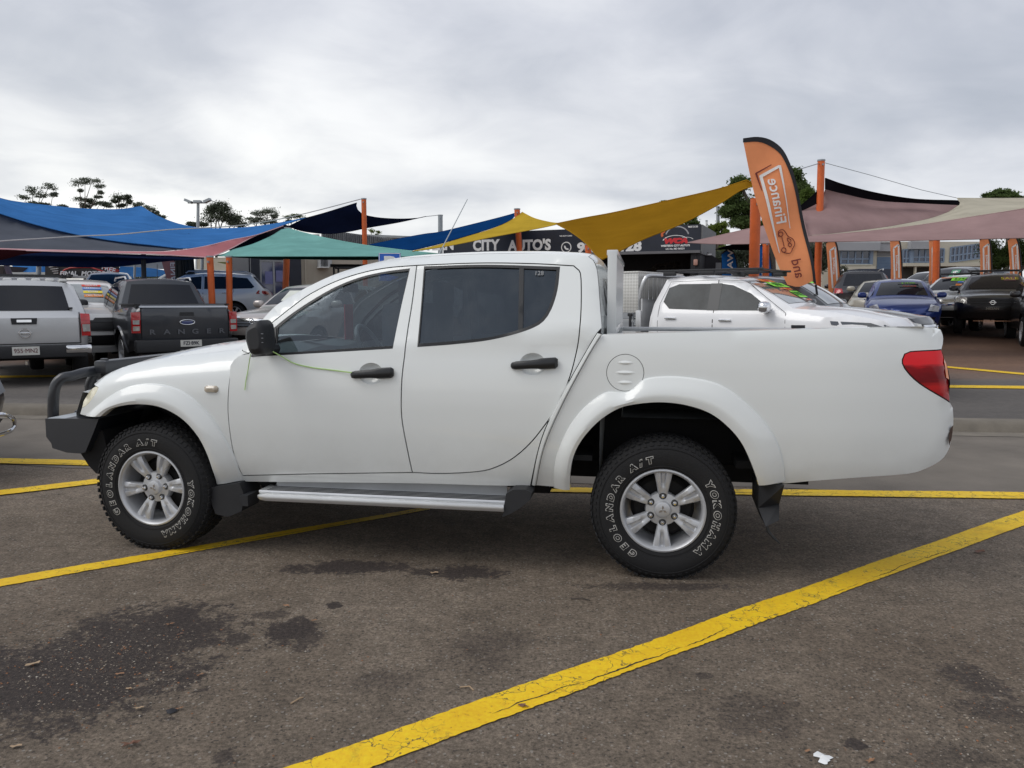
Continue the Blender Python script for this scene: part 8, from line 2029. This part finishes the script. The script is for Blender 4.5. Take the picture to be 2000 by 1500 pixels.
tube('sign_post', [(0, 0.03, 0), (0, 0.03, zt_ - 0.02)], 0.03, GALV, ps, 8)

# ================================================================== LITTER ON THE ASPHALT
r5 = random.Random(8)
LEAFM = [mat('dry_leaf_tan', (0.30, 0.16, 0.085), 0.8, var=0.3, vs=40), mat('dry_leaf_brown', (0.17, 0.085, 0.055), 0.8, var=0.3, vs=40), mat('dry_leaf_pale', (0.38, 0.27, 0.17), 0.8, var=0.2, vs=40)]
def leaf(u, v, size, mi, rz, lobed, label):
    p = on_z(u, v); n = 9 if not lobed else 14; V = [(0, 0, 0.006)]; 
    for i in range(n):
        a = 2 * math.pi * i / n; rr = size * (0.5 + 0.5 * (i % 2)) if lobed else size * (1.0 if i % 2 else 0.86)
        rr *= r5.uniform(0.8, 1.15); V.append((rr * math.cos(a) * 1.5, rr * math.sin(a) * 0.62, 0.004 + abs(math.sin(a * 1.5 + rz)) * size * 0.38))
    me = meshf(V, [(0, i + 1, (i + 1) % n + 1) for i in range(n)], True, 60); me.transform(Matrix.Rotation(rz, 4, 'Z'))
    o = link('dry_leaf', me, LEAFM[mi], None, (p.x, p.y, 0.002)); tag(o, label, 'leaf', 'dry leaves on the asphalt'); return o
for u, v, sz, mi, rz, lb, lab in ((1913, 1080, 0.030, 1, 0.1, False, 'single tan dry leaf right of the long yellow line near the right edge'), (1021, 1382, 0.020, 1, -0.5, True, 'curled rust leaf touching the lower edge of the long yellow line'),
        (560, 1186, 0.018, 0, -0.6, True, 'rust lobed leaf left of the small dark oil spot'), (614, 1214, 0.010, 0, 0.3, False, 'tiny orange leaf right of the round oil spot'), (66, 1300, 0.020, 2, 0.6, False, 'long tan leaf in the large dark stain near the left edge'),
        (332, 1222, 0.016, 0, 0.4, True, 'orange leaf on the upper part of the large dark stain'), (234, 1319, 0.012, 0, 0.1, False, 'small tan leaf in the middle of the large dark stain'), (252, 1348, 0.013, 2, -0.2, True, 'pale crumpled leaf at the lower edge of the large dark stain'),
        (351, 1387, 0.012, 0, 0.5, True, 'tan leaf beside the black scrap at lower left'), (273, 1386, 0.014, 2, 0.2, True, 'tan leaf below the large dark stain'), (255, 1457, 0.026, 1, 0.2, True, 'brown broken leaf near the bottom left corner'),
        (33, 1461, 0.014, 2, 0.2, False, 'tan leaf close to the bottom left corner'), (391, 1321, 0.012, 0, 1.0, True, 'small tan leaf right of the large dark stain'), (848, 1121, 0.016, 2, 0.0, False, 'pale thin leaf on the tyre mark under the doors'),
        (75, 1152, 0.014, 1, 0.2, True, 'brown leaf just below the left yellow line'), (1700, 1490, 0.016, 0, 0.3, True, 'tan leaf at the bottom edge lower right'), (1577, 1470, 0.010, 0, 0.4, False, 'tiny orange leaf left of the white scrap'), (352, 1241, 0.010, 1, 0.9, False, 'dark small leaf in the right half of the large stain')):
    leaf(u, v, sz, mi, rz, lb, lab)
p = on_z(1608, 1482); V = [(0, 0, 0.012)] + [(0.022 * (1 + 0.6 * math.sin(5 * a + 1)) * math.cos(a), 0.030 * (1 + 0.4 * math.cos(3 * a)) * math.sin(a), 0.004) for a in np.linspace(0, 2 * math.pi, 18, endpoint=False)]
sc = link('paper_scrap', meshf(V, [(0, i + 1, (i + 1) % 18 + 1) for i in range(18)]), mat('scrap_white', (0.75, 0.76, 0.76), 0.7), None, (p.x, p.y, 0.0)); tag(sc, 'white splat or paper scrap on the ground near the lower right', 'scrap')
p = on_z(335, 1391); V = [(0, 0, 0.016)] + [(0.020 * (1 + 0.3 * math.sin(3 * a)) * math.cos(a), 0.018 * math.sin(a), 0.004) for a in np.linspace(0, 2 * math.pi, 9, endpoint=False)]
sc = link('black_scrap', meshf(V, [(0, i + 1, (i + 1) % 9 + 1) for i in range(9)]), FBK, None, (p.x, p.y, 0.0)); tag(sc, 'black curled scrap below the large dark stain at lower left', 'scrap')
for (u0, v0, u1, v1, lab) in ((1115, 1171, 1153, 1174, 'thin dark twig on the asphalt in front of the rear tyre'), (568, 1376, 592, 1364, 'pale twig below the middle of the pickup'), (898, 1344, 925, 1350, 'short pale twig just above the long yellow line')):
    a, b = on_z(u0, v0), on_z(u1, v1); o = tube('twig', [(a.x, a.y, 0.004), ((a.x + b.x) / 2 + 0.01, (a.y + b.y) / 2 + 0.01, 0.009), (b.x, b.y, 0.004)], 0.003, BARK if v0 == 1171 else LEAFM[2], None, 5); tag(o, lab, 'twig')
# loose grit: one scattered mass, densest on the dark stains
V, Fc = [], []
def stone(x, y, s):
    k = len(V); h = s * r5.uniform(0.5, 0.9); a0 = r5.uniform(0, 3)
    for i in range(4): a = a0 + i * 1.57 + r5.uniform(-.3, .3); V.append((x + s * math.cos(a) * r5.uniform(.7, 1.2), y + s * math.sin(a) * r5.uniform(.7, 1.2), 0.001))
    V.append((x + r5.uniform(-.3, .3) * s, y, h)); Fc.extend([(k + i, k + (i + 1) % 4, k + 4) for i in range(4)])
for k in range(5200):
    t = r5.random()
    if t < 0.45: u, v = r5.gauss(190, 150), r5.gauss(1290, 60)
    elif t < 0.6: u, v = r5.gauss(1860, 120), r5.gauss(1400, 60)
    else: u, v = r5.uniform(-50, 2050), 1500 - 420 * r5.random() ** 0.8
    if v < 1060 or v > 1560: continue
    p = on_z(u, v); stone(p.x, p.y, r5.choice((0.0015, 0.002, 0.0025, 0.003, 0.004, 0.0055)) * r5.uniform(0.7, 1.2))
gm = newmat('grit'); t = gm[1]; geo = N(t, 'ShaderNodeNewGeometry'); t.links.new(ramp(t, geo.outputs['Random Per Island'], [(0, (0.24, 0.20, 0.16)), (0.3, (0.15, 0.12, 0.095)), (0.55, (0.30, 0.25, 0.19)), (0.68, (0.26, 0.12, 0.06)), (0.82, (0.05, 0.045, 0.04)), (0.97, (0.42, 0.38, 0.32))], 'CONSTANT'), gm[2].inputs['Base Color']); gm[2].inputs['Roughness'].default_value = 0.9
gr = link('grit', meshf(V, Fc, False), gm[0]); tag(gr, kind='stuff'); gr['label'] = 'loose grit and small stones scattered over the asphalt'

# ---- keep the tree to three levels: thing > part > sub-part
bpy.context.view_layer.update()
def flatten(o, depth, part):
    for ch in list(o.children):
        d = depth + 1; p = ch if d == 2 else part
        flatten(ch, d, p)
        if d > 3:
            mw = ch.matrix_world.copy(); ch.parent = part; ch.matrix_parent_inverse = part.matrix_world.inverted(); ch.matrix_basis = mw
for o in [x for x in S.objects if x.parent is None and x.children]: flatten(o, 1, None)
for o in [x for x in S.objects if x.type == 'EMPTY' and x.parent is not None and not x.children]: bpy.data.objects.remove(o)
